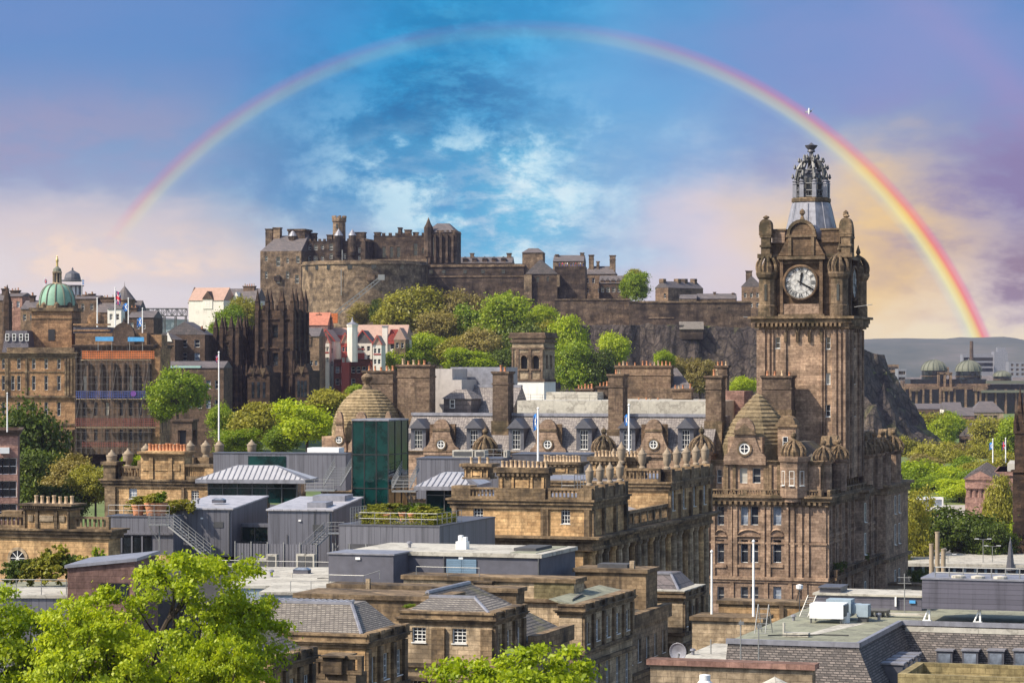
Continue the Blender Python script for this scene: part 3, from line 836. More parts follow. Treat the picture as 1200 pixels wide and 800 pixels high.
# market street tarmac and the gallery forecourt, laid just above the ground
def sheet(name, pts, mat, dz=.12):
    b = M(mat)
    poly = [(px_, Y_) for px_, Y_ in pts]
    n = 14
    (xa, ya), (xb, yb), (xc, yc), (xd, yd) = [((p-600)*Y/F, Y) for p, Y in pts]
    g = []
    for j in range(n+1):
        for i in range(n+1):
            s, t = i/n, j/n
            x = (xa*(1-s)+xb*s)*(1-t)+(xd*(1-s)+xc*s)*t; y = (ya*(1-s)+yb*s)*(1-t)+(yd*(1-s)+yc*s)*t
            g.append((x, y, ground_z(x, y)+dz+.25))
    b.add(g, [(j*(n+1)+i, j*(n+1)+i+1, (j+1)*(n+1)+i+1, (j+1)*(n+1)+i) for j in range(n) for i in range(n)])
    tag(b.build(name), kind='structure')
sheet('road', [(150, 560), (350, 560), (340, 640), (175, 660)], 'asphalt')
sheet('pavement', [(1040, 600), (1220, 600), (1220, 720), (1030, 720)], 'paving')
# ------------------------------------------------------------------ the grand hotel and its clock tower
random.seed(5)
def hotel():
    f = Fr(968, 428, 60)
    t = thing('hotel', 'huge brown sandstone hotel with domed corners and slate mansard roof beneath the clock tower', 'hotel', f)
    L = f.y(1055); w = -f.x(384); x845 = f.x(832)
    zc = f.z(583.5)                       # main cornice
    # windows of the east front right part
    fw = []
    for px0, px1 in ((840.5, 848.5), (868, 876.5), (879.5, 888.5), (906, 915.5)):
        c = f.x((px0+px1)/2); ww = f.x(px1)-f.x(px0)
        for a, b in ((593, 615), (632, 659), (687, 706.5)):
            fw.append((c, f.z(b, c), ww, f.z(a, c)-f.z(b, c)))
    for px in range(700, 826, 16):
        for a, b in ((593, 612),): fw.append((f.x(px), f.z(b, f.x(px)), 1.1, 2.5))
    rw = []
    ny = 13
    for i in range(ny):
        y = L*(i+.6)/ny
        if 14 < y < 32 and i % 2: pass
        for z, hh in ((zc-5.2, 3.2), (zc-10.6, 3.6), (zc-18.2, 3.2)):
            rw.append((y, z, 1.25, hh))
    block(t, 'balm', -w, 0, 0, L, 0, zc, fw, rw, style='sash', rev=.45, panes=['pane', 'pane', 'pane', 'panelight'])
    # strings, balcony, pilasters
    b = M('balm')
    zs = f.z(675, f.x(880)); z2 = f.z(622, f.x(880))
    b.ring(-w, 0, 0, L, zs-.5, zs, .45); b.ring(-w, 0, 0, L, zs-.9, zs-.5, .22)
    b.ring(-w, 0, 0, L, z2-2.0, z2-1.7, .18)
    for px in (829, 836, 856, 862, 894, 901, 922, 929, 938, 946):
        x = f.x(px); b.box(x-.32, x+.32, -.26, .05, zs+.02, zc-.9)
    for px in (858, 898, 926, 936, 944):
        x = f.x(px); b.box(x-.3, x+.3, -.2, .05, 0, zs-1)
    for px0, px1 in ((838, 851), (865, 891), (903, 918)):       # hood mouldings between the storeys
        x0, x1 = f.x(px0), f.x(px1); z = f.z(627, x0); xm = (x0+x1)/2
        k = 10
        for i in range(k):
            a0 = math.pi*i/k; a1 = math.pi*(i+1)/k; rx = (x1-x0)/2
            b.q((xm-rx*math.cos(a0), -.28, z+.9*math.sin(a0)), (xm-rx*math.cos(a1), -.28, z+.9*math.sin(a1)), (xm-rx*math.cos(a1), .02, z+.9*math.sin(a1)+.25), (xm-rx*math.cos(a0), .02, z+.9*math.sin(a0)+.25))
        b.box(x0-.1, x1+.1, -.3, .03, z-.15, z)
        b.box(x0-.05, x1+.05, -.22, .03, f.z(662, x0)-.3, f.z(660, x0)-.1)
    for i in range(ny+1):                                       # pilasters on the princes street side
        y = L*(i+.1)/ny
        if y < L-.5: b.box(-.05, .42, y-.3, y+.3, zs+.02, zc-.9); b.box(-.05, .3, y+.55, y+.9, zs+.02, zc-.9)
        if 1 < y < L-.5: b.box(-.05, .32, y-.25, y+.25, 0, zs-1)
    for z in (zc-6.3, zc-11.8): b.box(-.05, .2, .3, L-.3, z, z+.5)
    b.build('pilasters', t)
    c = M('balmcap'); c.cornice(-w, 0, 0, L, zc+.25, 1.6, 1.15, dent=.9); c.build('cornice', t)
    # canted bays that break the long side
    y0, y1 = f.y(1026, 0), L-.4
    for (ya, yb, px_) in ((y0, y1, 1.6), (f.y(1003)-1.0, f.y(1003)+4.5, 1.2)):
        m = M('balm'); m.prism([(0.02, ya), (px_, ya+.8), (px_, yb-.8), (0.02, yb)], 0, zc-1.55)
        m.use('balmcap').prism([(.0, ya-.5), (px_+1.1, ya+.4), (px_+1.1, yb-.4), (0, yb+.5)], zc-.2, zc+.27)
        m.use('balmcap').prism([(.0, ya-.2), (px_+.4, ya+.7), (px_+.4, yb-.7), (0, yb+.2)], zc-1.5, zc-.2)
        m.use('balmcap').prism([(.0, ya-.4), (px_+.7, ya+.4), (px_+.7, yb-.4), (0, yb+.4)], zs-.5, zs+.0)
        bay = m.build('bay', t)
        ym = (ya+yb)/2
        for z, hh in ((zc-5.2, 3.2), (zc-10.6, 3.6), (zc-18.2, 3.2)):
            for k in ((-1.3, 1.3) if yb-ya > 6 else (0,)):
                window(t, px_+.12, ym+k*1.6, z, 1.3, hh, 'r', 'sash', 'pane', rev=.05)
    bl = M('balmdark')
    bl.box(.02, 1.5, 1.0, L-1, zs-.45, zs-.0)
    baluster_run(bl, (1.3, 1.2), (1.3, L-9), zs, 1.2); bl.build('balcony', t)
    for y in (4, 7.6, 28, 57, 60):
        s = link('shrub', bush_mesh(1, 'dark'), t, (1.0, y, zs+.2), random.random()*6, (1.0, 1.0, 2.4))
    # attic storey with arched windows
    za0 = zc+.26; za1 = f.z(548, f.x(880))+1.0
    xa, xb = f.x(826.5), f.x(932)
    fwa = []
    for p0, p1, a, bz in ((839.5, 845, 550, 566), (866, 875, 548.5, 566), (881, 890.5, 548.5, 566), (917, 920, 552, 566), (936.5, 940, 552, 566)):
        cc = f.x((p0+p1)/2); fwa.append((cc, f.z(bz, cc), max(.7, f.x(p1)-f.x(p0)), f.z(a, cc)-f.z(bz, cc)))
    rwa = [(y, za0+1.2, 1.1, 2.3) for y in np.arange(3.5, L-2, 4.6)]
    yL = L-1.2
    block(t, 'balm', xa, -1.0, .5, yL, za0, za1, fwa, rwa, style='sash', rev=.4, name='attic_wall')
    at = M('balmcap'); at.cornice(xa, -1.0, .5, yL, za1+.2, .7, .55)
    for px in (836, 849, 851, 860, 896, 899, 902, 912, 927, 945):
        x = f.x(px); at.box(x-.25, x+.25, .2, .6, za0, za1-.5)
    for y in np.arange(1.2, L-2, 2.3): at.box(-1.1, -.6, y-.22, y+.22, za0, za1-.5)
    baluster_run(at, (xa+.5, -.5), (-.6, -.5), za0, 1.0); baluster_run(at, (.4, 0), (.4, L-1.5), za0, 1.0)
    at.build('attic_trim', t)
    # shaped gables with a round window: front of the right corner block, and along the mansard
    def shaped(xc, hw, z0, z1, y, rw_, zw, mat='balm'):
        pts = [(-hw, z0), (-hw, z0+(z1-z0)*.16), (-hw*.93, z0+(z1-z0)*.22)]
        n = 8
        zs_ = z0+(z1-z0)*.62
        for i in range(n+1):                               # scroll sweeping in
            s = i/n; pts.append((-hw*.9+(hw*.42)*s, z0+(z1-z0)*.22+(zs_-z0-(z1-z0)*.22)*s**1.7))
        pts.append((-hw*.48, zs_+(z1-z0)*.12))
        for i in range(1, 10):
            a = math.pi*(1-i/10); pts.append((hw*.46*math.cos(a), zs_+(z1-z0)*.12+(z1-zs_-(z1-z0)*.12)*math.sin(a)))
        full = pts+[(-x, z) for x, z in reversed(pts[:-9])]
        m = M(mat); fr = [(xc+x, y, z) for x, z in full]; bk = [(xc+x, y+.7, z) for x, z in full]; k = len(full)
        m.add(fr+bk, [tuple(range(k-1, -1, -1)), tuple(range(k, 2*k))]+[(i, (i+1) % k, (i+1) % k+k, i+k) for i in range(k)])
        m.use('balmcap').box(xc-hw*.5, xc+hw*.5, y-.16, y+.05, zs_+(z1-z0)*.06, zs_+(z1-z0)*.12)
        # surround of the oculus
        r = rw_
        for i in range(14):
            a0, a1 = 2*math.pi*i/14, 2*math.pi*(i+1)/14
            P = lambda rr, a, yy: (xc+rr*math.cos(a), yy, zw+rr*math.sin(a))
            m.q(P(r, a0, y-.2), P(r, a1, y-.2), P(r*1.35, a1, y-.2), P(r*1.35, a0, y-.2)); m.q(P(r*1.35, a0, y-.2), P(r*1.35, a1, y-.2), P(r*1.35, a1, y), P(r*1.35, a0, y)); m.q(P(r, a1, y-.2), P(r, a0, y-.2), P(r, a0, y-.02), P(r, a1, y-.02))
        g = m.build('gable', t)
        o = M('framewhite')
        for i in range(14):
            a0, a1 = 2*math.pi*i/14, 2*math.pi*(i+1)/14
            P = lambda rr, a, yy: (rr*math.cos(a), yy, rr*math.sin(a))
            o.q(P(r*.72, a0, -.1), P(r*.72, a1, -.1), P(r, a1, -.1), P(r, a0, -.1))
        o.box(-r*.75, r*.75, -.11, -.06, -.06, .06); o.box(-.06, .06, -.112, -.058, -r*.75, r*.75)
        o.use('pane'); o.add([(r*.99*math.cos(2*math.pi*i/14), -.05, r*.99*math.sin(2*math.pi*i/14)) for i in range(14)], [tuple(range(14))])
        ob = o.build('round_window', g, (xc, y, zw))
        return g
    xg0, xg1 = f.x(849, .4), f.x(898, .4); xc = (xg0+xg1)/2
    bx = M('balm'); bx.box(xg0+.6, xg1-.6, .1, 6, za1-.2, f.z(512, xc)); bx.build('bay_wall', t)
    g = shaped(xc, (xg1-xg0)/2, za1-.5, f.z(489, xc), -.15, f.x(877)-f.x(873)+.35, f.z(525.5, xc))
    pd = M('balmcap'); zp = f.z(509, xc); hw = f.x(888)-f.x(874)
    pd.add([(xc-hw, -.5, zp), (xc+hw, -.5, zp), (xc, -.5, zp+hw*.9), (xc-hw, .6, zp), (xc+hw, .6, zp), (xc, .6, zp+hw*.9)], [(0,1,2), (5,4,3), (0,2,5,3), (1,4,5,2), (0,3,4,1)]); pd.build('pediment', t)
    # the two stepped stone domes
    def dome(pxc, hwpx, ytop, ybot, yy, flat):
        xc = f.x(pxc, yy); r = (f.x(pxc+hwpx, yy)-f.x(pxc-hwpx, yy))/2; z0 = f.z(ybot, xc, yy); z1 = f.z(ytop, xc, yy)
        m = M('domestone'); n = 13; prof = []
        for i in range(n):
            s0 = i/n; s1 = (i+1)/n
            r0 = r*(1-s0**1.35*.96) if flat else r*(math.cos(s0*math.pi/2*.92))**.62; z = z0+(z1-z0)*s0
            r1 = r*(1-s1**1.35*.96) if flat else r*(math.cos(s1*math.pi/2*.92))**.62; zn = z0+(z1-z0)*s1
            prof += [(r0+.09, z), (r0+.09, z+(zn-z)*.30), (r1, zn)]
        prof += [(.02, z1)]
        m.lathe([(r*1.04, z0-2.4), (r*1.04, z0)]+prof, xc, yy, 8 if flat else 16, math.pi/8)
        d = m.build('dome', t)
        if flat: return xc, r, z0
        fi = M('balmcap'); fi.lathe([(1.0, 0), (.8, .5), (.45, .9), (.5, 1.2), (.95, 1.7), (1.0, 2.2), (.6, 2.6), (.1, 2.8), (0, 3.3)], n=10)
        fi.build('finial', d, (xc, yy, z1-.1), smooth=40)
        return xc, r, z0
    dome(888, 45, 461, 521, 7.5, True)
    xd, rd, zd = dome(430, 37, 456, 500, 7.0, False)
    m = M('balm'); m.box(xd-rd*1.05, xd+rd*1.05, 1.5, 13, zc, zd-1.5); m.build('attic_wall', t)
    for px, hw_ in ((398, 9), (455, 9), (424, 16)):
        shaped(f.x(px), hw_*.137, zd-4, f.z(482, f.x(px)), -.2 if px != 424 else -.6, .6, zd-2)
    # mansard
    xm0, xm1 = f.x(470), f.x(832); zm0 = f.z(531, -30, 1); zm1 = f.z(487, -40, 5.5)
    m = M('slate')
    m.add([(xm0, .6, zm0), (xm1, .6, zm0), (xm1, 5.6, zm1), (xm0, 5.6, zm1), (xm0, 14, zm1), (xm1, 14, zm1), (xm0, 14, zm0), (xm1, 14, zm0)], [(0,1,2,3), (3,2,5,4), (4,5,7,6), (0,3,4,6), (1,7,5,2)])
    m.use('lead').box(xm0-.1, xm1+.1, 5.2, 6.2, zm1-.1, zm1+.38)
    m.use('feltwhite').box(xm0+1, xm1-1, 6.21, 13.5, zm1+.0, zm1+.15)
    m.build('mansard_roof', t)
    w2 = M('balm'); w2.box(xm0, xm1, .3, 14, zc, zm0); w2.use('balmcap').cornice(xm0, xm1, .3, 14, zm0+.1, .5, .45); w2.build('attic_wall', t)
    zw = f.z(525, -30); 
    for px in (488, 553.5, 603, 682.5, 733.5, 802):
        x = f.x(px); hw_ = 1.05; z0 = f.z(526.5, x); z1 = f.z(504, x)
        m = M('leaddark'); ww = f.x(px+4.6)-f.x(px-4.6)
        m.box(x-hw_-.25, x-ww/2, .9, 4.6, z0-.3, z1+.35); m.box(x+ww/2, x+hw_+.25, .9, 4.6, z0-.3, z1+.35)
        m.box(x-ww/2, x+ww/2, .9, 4.4, z1, z1+.35); m.box(x-ww/2, x+ww/2, 1.15, 4.4, z0-.3, z1)
        m.gable(x-hw_-.5, x+hw_+.5, .6, 5.2, z1+.3, z1+1.9, 'y', .25)
        d = m.build('dormer', t)
        window(t, x, .95, z0, ww, z1-z0, 'f', 'six', rev=.06)
    for px in (517, 642, 766):
        x = f.x(px); shaped(x, f.x(px+21)-x, zm0-.6, f.z(491, x), -.05, .72, f.z(520.5, x))
        gb = M('balmdark'); gb.prism([(x-2.2, .6), (x+2.2, .6), (x+1.4, 3.6), (x-1.4, 3.6)], zm0, f.z(497, x)); gb.build('gable_roof', t)
    # ribbed crown cupolas on round turrets
    def cupola(x, y, z, s=1.0, drop=5.5, body='balm', owner=t):
        m = M(body); m.lathe([(1.5*s, z-drop), (1.5*s, z-.5), (1.75*s, z-.45), (1.95*s, z-.1), (1.95*s, z)], x, y, 12)
        tr = m.build('turret', owner)
        k = M('balmcap')
        k.lathe([(1.25*s, z), (1.2*s, z+.7*s), (.8*s, z+1.5*s), (.3*s, z+2.0*s)], x, y, 10)
        for i in range(8):
            a = 2*math.pi*i/8+.2; pr = [(1.75, 0), (1.9, .6), (1.7, 1.3), (1.15, 1.95), (.45, 2.4)]
            k.path([(x+r*s*math.cos(a), y+r*s*math.sin(a), z+h_*s) for r, h_ in pr], .24*s, 5)
        k.lathe([(.55*s, z+2.1*s), (.6*s, z+2.5*s), (.28*s, z+2.8*s), (.5*s, z+3.2*s), (.42*s, z+3.6*s), (.1*s, z+3.8*s), (0, z+4.4*s)], x, y, 8)
        k.build('cupola', tr)
    for px in (569.5, 708.5, 823): cupola(f.x(px), -.4, f.z(529, f.x(px)), 1.0, 7)
    cupola(f.x(930.5), -.2, f.z(534, f.x(930)), .98, 7.2)
    xt, zt_ = f.x(931), f.z(534, f.x(930)); m = M('balm'); m.lathe([(2.3, za0-.2), (2.3, zt_-1.0), (2.5, zt_-.9), (2.6, zt_-.4), (2.6, zt_-.1)], xt, .1, 8, math.pi/8); tr = m.build('turret', t)
    for dx, dy, a in ((0, -2.12, 0), (-1.5, -1.5, R(-45)), (1.5, -1.5, R(45))): o = link('window', win_mesh(.8, 2.3, 'sash'), tr, (xt+dx, .1+dy-.03, zt_-4.6), a); link('pane', pane_mesh(.8, 2.3, 'pane'), o)
    xa_, xb_ = f.x(911, 2), f.x(932, 2); m = M('balm'); m.box(xa_, xb_, 2.2, 5, za1, f.z(500, xa_, 2)); m.use('balmcap').box(xa_-.3, xb_+.3, 1.9, 5.2, f.z(500, xa_, 2), f.z(497, xa_, 2))
    zq = f.z(497, xa_, 2); pts = [((xb_-xa_)/2*math.cos(math.pi*(1-i/8)), zq+1.4*math.sin(math.pi*i/8)) for i in range(9)]; xm_ = (xa_+xb_)/2
    m.add([(xm_+a, 1.95, b_) for a, b_ in pts]+[(xm_+a, 4.5, b_) for a, b_ in pts], [tuple(range(8, -1, -1)), tuple(range(9, 18))]+[(i, i+1, i+10, i+9) for i in range(8)]); ad = m.build('parapet_aedicule', t); window(ad, f.x(920, 2), 2.15, f.z(524, xa_, 2), .8, 1.7, 'f', 'sash', rev=-.05)
    cupola(-1.0, 3.2, za1+.2, .85, 5)
    for px in (1024, 1034, 1046): y = f.y(px, .6); cupola(.7, y, za1+.3, .95, 6)
    for y in (9.5, 33.5): cupola(.2, y, za1+.2, .85, 5)
    # aedicules and scrolled gables along the side parapet
    for y in (5.4, 11.5, 30.5, 36, 42, f.y(1020), f.y(1042)-.5, f.y(1052)):
        m = M('balmcap'); z = za1+.2
        m.box(-1.6, -.4, y-1.2, y+1.2, z, z+2.3); m.box(-1.8, -.2, y-1.4, y+1.4, z+2.3, z+2.65)
        m.lathe([(1.25, 0), (1.25, 1.2)], 0, 0, 10, 0, 0, math.pi)
        o = M('balmcap'); 
        pts = [(math.cos(math.pi*i/8)*1.25, z+2.6+math.sin(math.pi*i/8)*1.2) for i in range(9)]
        o.add([(-1.7, y+a, b_) for a, b_ in pts]+[(-.3, y+a, b_) for a, b_ in pts], [tuple(range(9)), tuple(range(17, 8, -1))]+[(i, i+9, i+10, i+1) for i in range(8)])
        m.v = m.v[:16]; m.f = m.f[:12]; m.m = m.m[:12]
        a = m.build('parapet_aedicule', t); o.build('pediment', a)
    # steep slate roof behind the side parapet, far corner dome
    m = M('slatemoss'); ys = f.y(1012)
    m.hip(-12, -1.6, ys, L-2, za1, za1+3.6, 3.2, 3.2); m.hip(-11, -1.8, 3, f.y(988, -1)-1.5, za1, za1+3.0, 3.2, 3.0); m.build('roof', t)
    # big chimney stacks
    for px0, px1, yt, yb, y_, n in ((464, 505, 426, 500, 9, 6), (424, 462, 433, 490, 15, 5), (575.5, 597, 434, 505, 3.2, 3), (711, 731.5, 437, 515, 3.2, 3), (825, 847, 439, 505, 4.2, 3), (891, 929, 439, 492, 12, 4)):
        x0, x1 = f.x(px0, y_), f.x(px1, y_); xm = (x0+x1)/2
        chimney(t, x0+.25, x1-.25, y_, y_+3.0, f.z(yb, xm, y_)-3, f.z(yt+1, xm, y_), n, 'chim', 0, 1.1)
        ft = M('balmcap'); ft.box(x0+.1, x1-.1, y_-.3, y_+3.1, f.z(yb, xm, y_)-5, f.z(yb-12, xm, y_)); ft.build('chimney_base', t)
    # pale rendered gables, lead box and slate slopes behind the mansard
    def at(px0, px1, yt, yb, y_, dep, mat, name, roof=None):
        x0, x1 = f.x(px0, y_), f.x(px1, y_); xm = (x0+x1)/2
        m = M(mat); m.box(x0, x1, y_, y_+dep, f.z(yb, xm, y_), f.z(yt, xm, y_)); return m.build(name, t)
    at(505, 530, 432, 492, 17, 8, 'paleharl', 'gable_wall'); at(530, 541, 445, 492, 17, 8, 'paleharl', 'gable_wall')
    at(528, 586, 430, 455, 26, 10, 'lead', 'plant_room')
    rf = M('slate'); x0, x1 = f.x(541, 17), f.x(597, 17)
    rf.add([(x0, 17, f.z(490, x0, 17)), (x1, 17, f.z(490, x1, 17)), (x1, 24, f.z(452, x1, 24)), (x0, 24, f.z(452, x0, 24)), (x0, 30, f.z(490, x0, 17)), (x1, 30, f.z(490, x0, 17))], [(0,1,2,3), (3,2,5,4), (0,3,4), (1,5,2)])
    rf.use('lead').box(x0, x1, 23.6, 24.5, f.z(453, x0, 24)-.1, f.z(452, x0, 24)+.2); rf.build('roof', t)
    xd0, xd1 = f.x(520, 14.5), f.x(552, 14.5); dm = M('slatefar'); zd0 = f.z(487, xd0, 15)
    dm.box(xd0, xd1, 14.5, 20, zd0-1, f.z(467, xd0, 15)); dm.use('slate').hip(xd0-.3, xd1+.3, 14.2, 20.5, f.z(467, xd0, 15), f.z(456, xd0, 15), 1.8, 2.2); dm.build('dormer', t)
    window(t, f.x(530, 14.4), 14.4, f.z(478, xd0, 15), .9, 1.5, 'f', 'far', rev=0)
    rfl = M('feltwhite'); z_ = f.z(468, -25, 22); rfl.box(f.x(606, 16), f.x(838, 16), 16, 44, z_-4, z_-.2)
    rfl.box(f.x(640, 30), f.x(700, 30), 30, 36, z_-.3, z_+1.1)
    rfl.build('flat_roof', t)
    rl = [( (px-600) ) for px in ()]
    railing(t, [(f.x(608, 17), 17, z_-.2), (f.x(705, 17), 17, z_-.2)], 1.0, 'steeldark', .03, 2.0)
    for px0, px1, yy, n in ((675, 694, 455, 5), (700, 712, 452, 3), (745, 772, 471, 6), (785, 806, 473, 5), (812, 826, 472, 3), (788, 810, 455, 5)):
        y_ = 34; x0, x1 = f.x(px0, y_), f.x(px1, y_)
        chimney(t, x0, x1, y_, y_+1.5, z_-3, f.z(yy, x0, y_), n, 'chim', 0, .9)
    # long chimney wall and slate slope at the back
    y_ = 46; x0, x1 = f.x(723, y_), f.x(808, y_)
    chimney(t, f.x(722, y_), f.x(786, y_), y_, y_+2, f.z(470, x0, y_), f.z(428, x0, y_), 14, 'tenement', 0, .9)
    sl = M('slatefar'); xa_, xb_ = f.x(773, 46), f.x(812, 46)
    sl.add([(xa_, 46, f.z(455, xa_, 46)), (xb_, 46, f.z(455, xa_, 46)), (f.x(790, 50), 52, f.z(431, xa_, 50)), (f.x(772, 50), 52, f.z(431, xa_, 50))], [(0,1,2,3)])
    sl.use('chim').box(f.x(760, 45), f.x(811, 45), 44.2, 45.9, z_-2, f.z(455, xa_, 45)); sl.build('roof', t)
    pk = M('pink'); pk.box(f.x(845, 30), f.x(872, 30), 30, 37, z_-4, f.z(458, -20, 30)); pk.build('plant_room', t)
    chimney(t, f.x(838, 40), f.x(852, 40), 40, 41.6, z_-3, f.z(428, -20, 40), 3, 'chim', 0, .9)
    return t
hotel()

def clock_tower():
    f = Fr(992, 444, 60)
    t = thing('clock_tower', 'tall brown sandstone clock tower with white clock faces and open lead crown', 'clock tower', f)
    W = -f.x(889); D = W; xc = -W/2; yc = D/2
    z = lambda py: f.z(py, xc, 0)
    zcor = z(371.5)
    # shaft with narrow windows
    fw = []; wpos = ((911.5, 395, 408), (970.5, 395, 409), (970.5, 437, 450), (970.5, 474, 488), (970.5, 511, 523))
    for px, a, b in wpos: fw.append((f.x(px), z(b), .75, z(a)-z(b)))
    rw = [(yc, z(408), .9, 2.2), (yc, z(450), .9, 2.2), (yc, z(488), .9, 2.2)]
    block(t, 'balm', -W, 0, 0, D, z(560), zcor, fw, rw, style='sash', rev=.3, name='shaft')
    s = M('balm')
    for px, hw in ((892, 1.0), (901.5, .16), (906, .14), (920.5, .2), (963, .2), (966.5, .14), (978, .5), (984.5, .3), (990, .25)):
        x = f.x(px); s.box(x-hw*.7, x+hw*.7, -.32, .03, z(560), z(386))
    for k in (.06, .22, .30, .70, .78, .94): s.box(-.03, .34, D*k-.35, D*k+.35, z(560), z(386))
    s.use('balmcap')
    # blind arcade
    za = z(389)
    for i in range(3):
        x0 = f.x(921+14*i); x1 = f.x(935+14*i); xm = (x0+x1)/2; r = (x1-x0)/2
        for j in range(8):
            a0, a1 = math.pi*j/8, math.pi*(j+1)/8
            P = lambda rr, a, y: (xm-rr*math.cos(a), y, za+rr*math.sin(a))
            s.q(P(r*.72, a0, -.42), P(r*.72, a1, -.42), P(r, a1, -.42), P(r, a0, -.42)); s.q(P(r, a0, -.42), P(r, a1, -.42), P(r, a1, 0), P(r, a0, 0)); s.q(P(r*.72, a1, -.42), P(r*.72, a0, -.42), P(r*.72, a0, 0), P(r*.72, a1, 0))
        for xx in (x0, x1): s.box(xx-.22, xx+.22, -.5, .02, za-1.6, za)
    s.use('balm').box(f.x(921), f.x(963), -.30, .02, za+.0+1.0, zcor-1.4)
    for i in range(3):
        y0 = D*(.3+.133*i); y1 = y0+D*.133; ym = (y0+y1)/2; r = (y1-y0)/2
        for j in range(8):
            a0, a1 = math.pi*j/8, math.pi*(j+1)/8
            P = lambda rr, a, x: (x, ym-rr*math.cos(a), za+rr*math.sin(a))
            s.q(P(r*.72, a0, .42), P(r*.72, a1, .42), P(r, a1, .42), P(r, a0, .42)); s.q(P(r, a0, .42), P(r, a1, .42), P(r, a1, 0), P(r, a0, 0))
    s.build('arcade', t)
    c = M('balmcap'); c.cornice(-W, 0, 0, D, zcor+.15, 2.0, 1.5, dent=.75)
    for i in range(7):
        pass
    c.build('cornice', t)
    # clock stage
    z1 = z(301)
    i0 = .9
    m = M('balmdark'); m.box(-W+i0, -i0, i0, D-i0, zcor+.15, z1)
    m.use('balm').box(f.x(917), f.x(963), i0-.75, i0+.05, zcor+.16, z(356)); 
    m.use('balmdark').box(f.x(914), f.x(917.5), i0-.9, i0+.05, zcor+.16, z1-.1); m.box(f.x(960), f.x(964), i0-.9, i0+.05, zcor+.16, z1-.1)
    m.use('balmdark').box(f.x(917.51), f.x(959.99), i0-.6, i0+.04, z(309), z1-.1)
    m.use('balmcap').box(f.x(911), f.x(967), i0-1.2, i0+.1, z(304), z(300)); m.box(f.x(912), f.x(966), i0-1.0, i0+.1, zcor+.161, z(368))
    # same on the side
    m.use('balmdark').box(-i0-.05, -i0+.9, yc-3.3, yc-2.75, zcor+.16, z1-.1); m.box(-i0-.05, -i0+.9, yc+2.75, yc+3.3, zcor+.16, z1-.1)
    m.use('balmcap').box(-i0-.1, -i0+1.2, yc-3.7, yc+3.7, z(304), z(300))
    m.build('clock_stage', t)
    zk = z(331); rk = 18.8*f.Y/F; xk = f.x(938)
    def face(ang, loc):
        b = M('clockwhite'); n = 40
        b.lathe([(0.001, -.02), (rk, -.02)], 0, 0, n)
        q = M('balmdark'); q.lathe([(rk, 0), (rk, .35), (rk*1.09, .35), (rk*1.14, .2), (rk*1.14, 0)], 0, 0, n, cap=False)
        rot = lambda mb: setattr(mb, 'v', [(x, -z_, y) for x, y, z_ in mb.v])
        rot(b); rot(q)
        fo = b.build('clock_face', t, loc, ang); q.build('rim', fo)
        k = M('black')
        def bar(a, r0, r1, w0, w1, y=-.05):
            ca, sa = math.sin(a), math.cos(a)
            k.add([(ca*r0-sa*w0, y, sa*r0+ca*w0), (ca*r0+sa*w0, y, sa*r0-ca*w0), (ca*r1+sa*w1, y, sa*r1-ca*w1), (ca*r1-sa*w1, y, sa*r1+ca*w1)], [(0,1,2,3), (3,2,1,0)])
        num = ['XII', 'I', 'II', 'III', 'IIII', 'V', 'VI', 'VII', 'VIII', 'IX', 'X', 'XI']
        for h_, sN in enumerate(num):
            a = 2*math.pi*h_/12; wid = {'I': .075, 'V': .15, 'X': .16}; tot = sum(wid[ch] for ch in sN)*rk*1.15; p = -tot/2
            ca, sa = math.sin(a), math.cos(a)
            def ln(u0, v0, u1, v1, hw):     # u tangential, v radial (fraction of rk)
                A = Vector((ca*v0*rk+sa*u0, sa*v0*rk-ca*u0)); B = Vector((ca*v1*rk+sa*u1, sa*v1*rk-ca*u1)); d = (B-A).normalized(); nn = Vector((-d.y, d.x))*hw
                k.add([(A.x-nn.x, -.05, A.y-nn.y), (A.x+nn.x, -.05, A.y+nn.y), (B.x+nn.x, -.05, B.y+nn.y), (B.x-nn.x, -.05, B.y-nn.y)], [(0,1,2,3), (3,2,1,0)])
            for ch in sN:
                w_ = wid[ch]*rk*1.15; m_ = p+w_/2
                if ch == 'I': ln(m_, .70, m_, .93, .05)
                elif ch == 'V': ln(m_-w_*.42, .93, m_, .70, .055); ln(m_+w_*.42, .93, m_, .70, .03)
                else: ln(m_-w_*.42, .93, m_+w_*.42, .70, .055); ln(m_+w_*.42, .93, m_-w_*.42, .70, .03)
                p += w_
        for i in range(60): bar(2*math.pi*i/60, rk*.96, rk*.985, .012, .012)
        for i in range(48):
            a0, a1 = 2*math.pi*i/48, 2*math.pi*(i+1)/48
            for r_ in (.66, .95): k.add([(math.sin(a0)*rk*r_, -.045, math.cos(a0)*rk*r_), (math.sin(a1)*rk*r_, -.045, math.cos(a1)*rk*r_), (math.sin(a1)*rk*(r_+.018), -.045, math.cos(a1)*rk*(r_+.018)), (math.sin(a0)*rk*(r_+.018), -.045, math.cos(a0)*rk*(r_+.018))], [(0,1,2,3), (3,2,1,0)])
        k.build('numerals', fo)
        k = M('steel')          # glazing tracery of the dial: six petals
        for i in range(6):
            a = math.pi*i/3+math.pi/6
            for s_ in (-1, 1):
                A = (math.sin(a)*rk*.18, math.cos(a)*rk*.18); B = (math.sin(a+s_*.5)*rk*.42, math.cos(a+s_*.5)*rk*.42); Cc = (math.sin(a)*rk*.66, math.cos(a)*rk*.66)
                for P, Q in ((A, B), (B, Cc)):
                    k.tube((P[0], -.045, P[1]), (Q[0], -.045, Q[1]), .02, .02, 4)
        k.build('tracery', fo)
        k = M('black'); a = R(8); bar(a, -rk*.18, rk*.62, .10, .20, -.12); bar(a, rk*.40, rk*.66, .26, .04, -.125); k.build('hour_hand', fo)
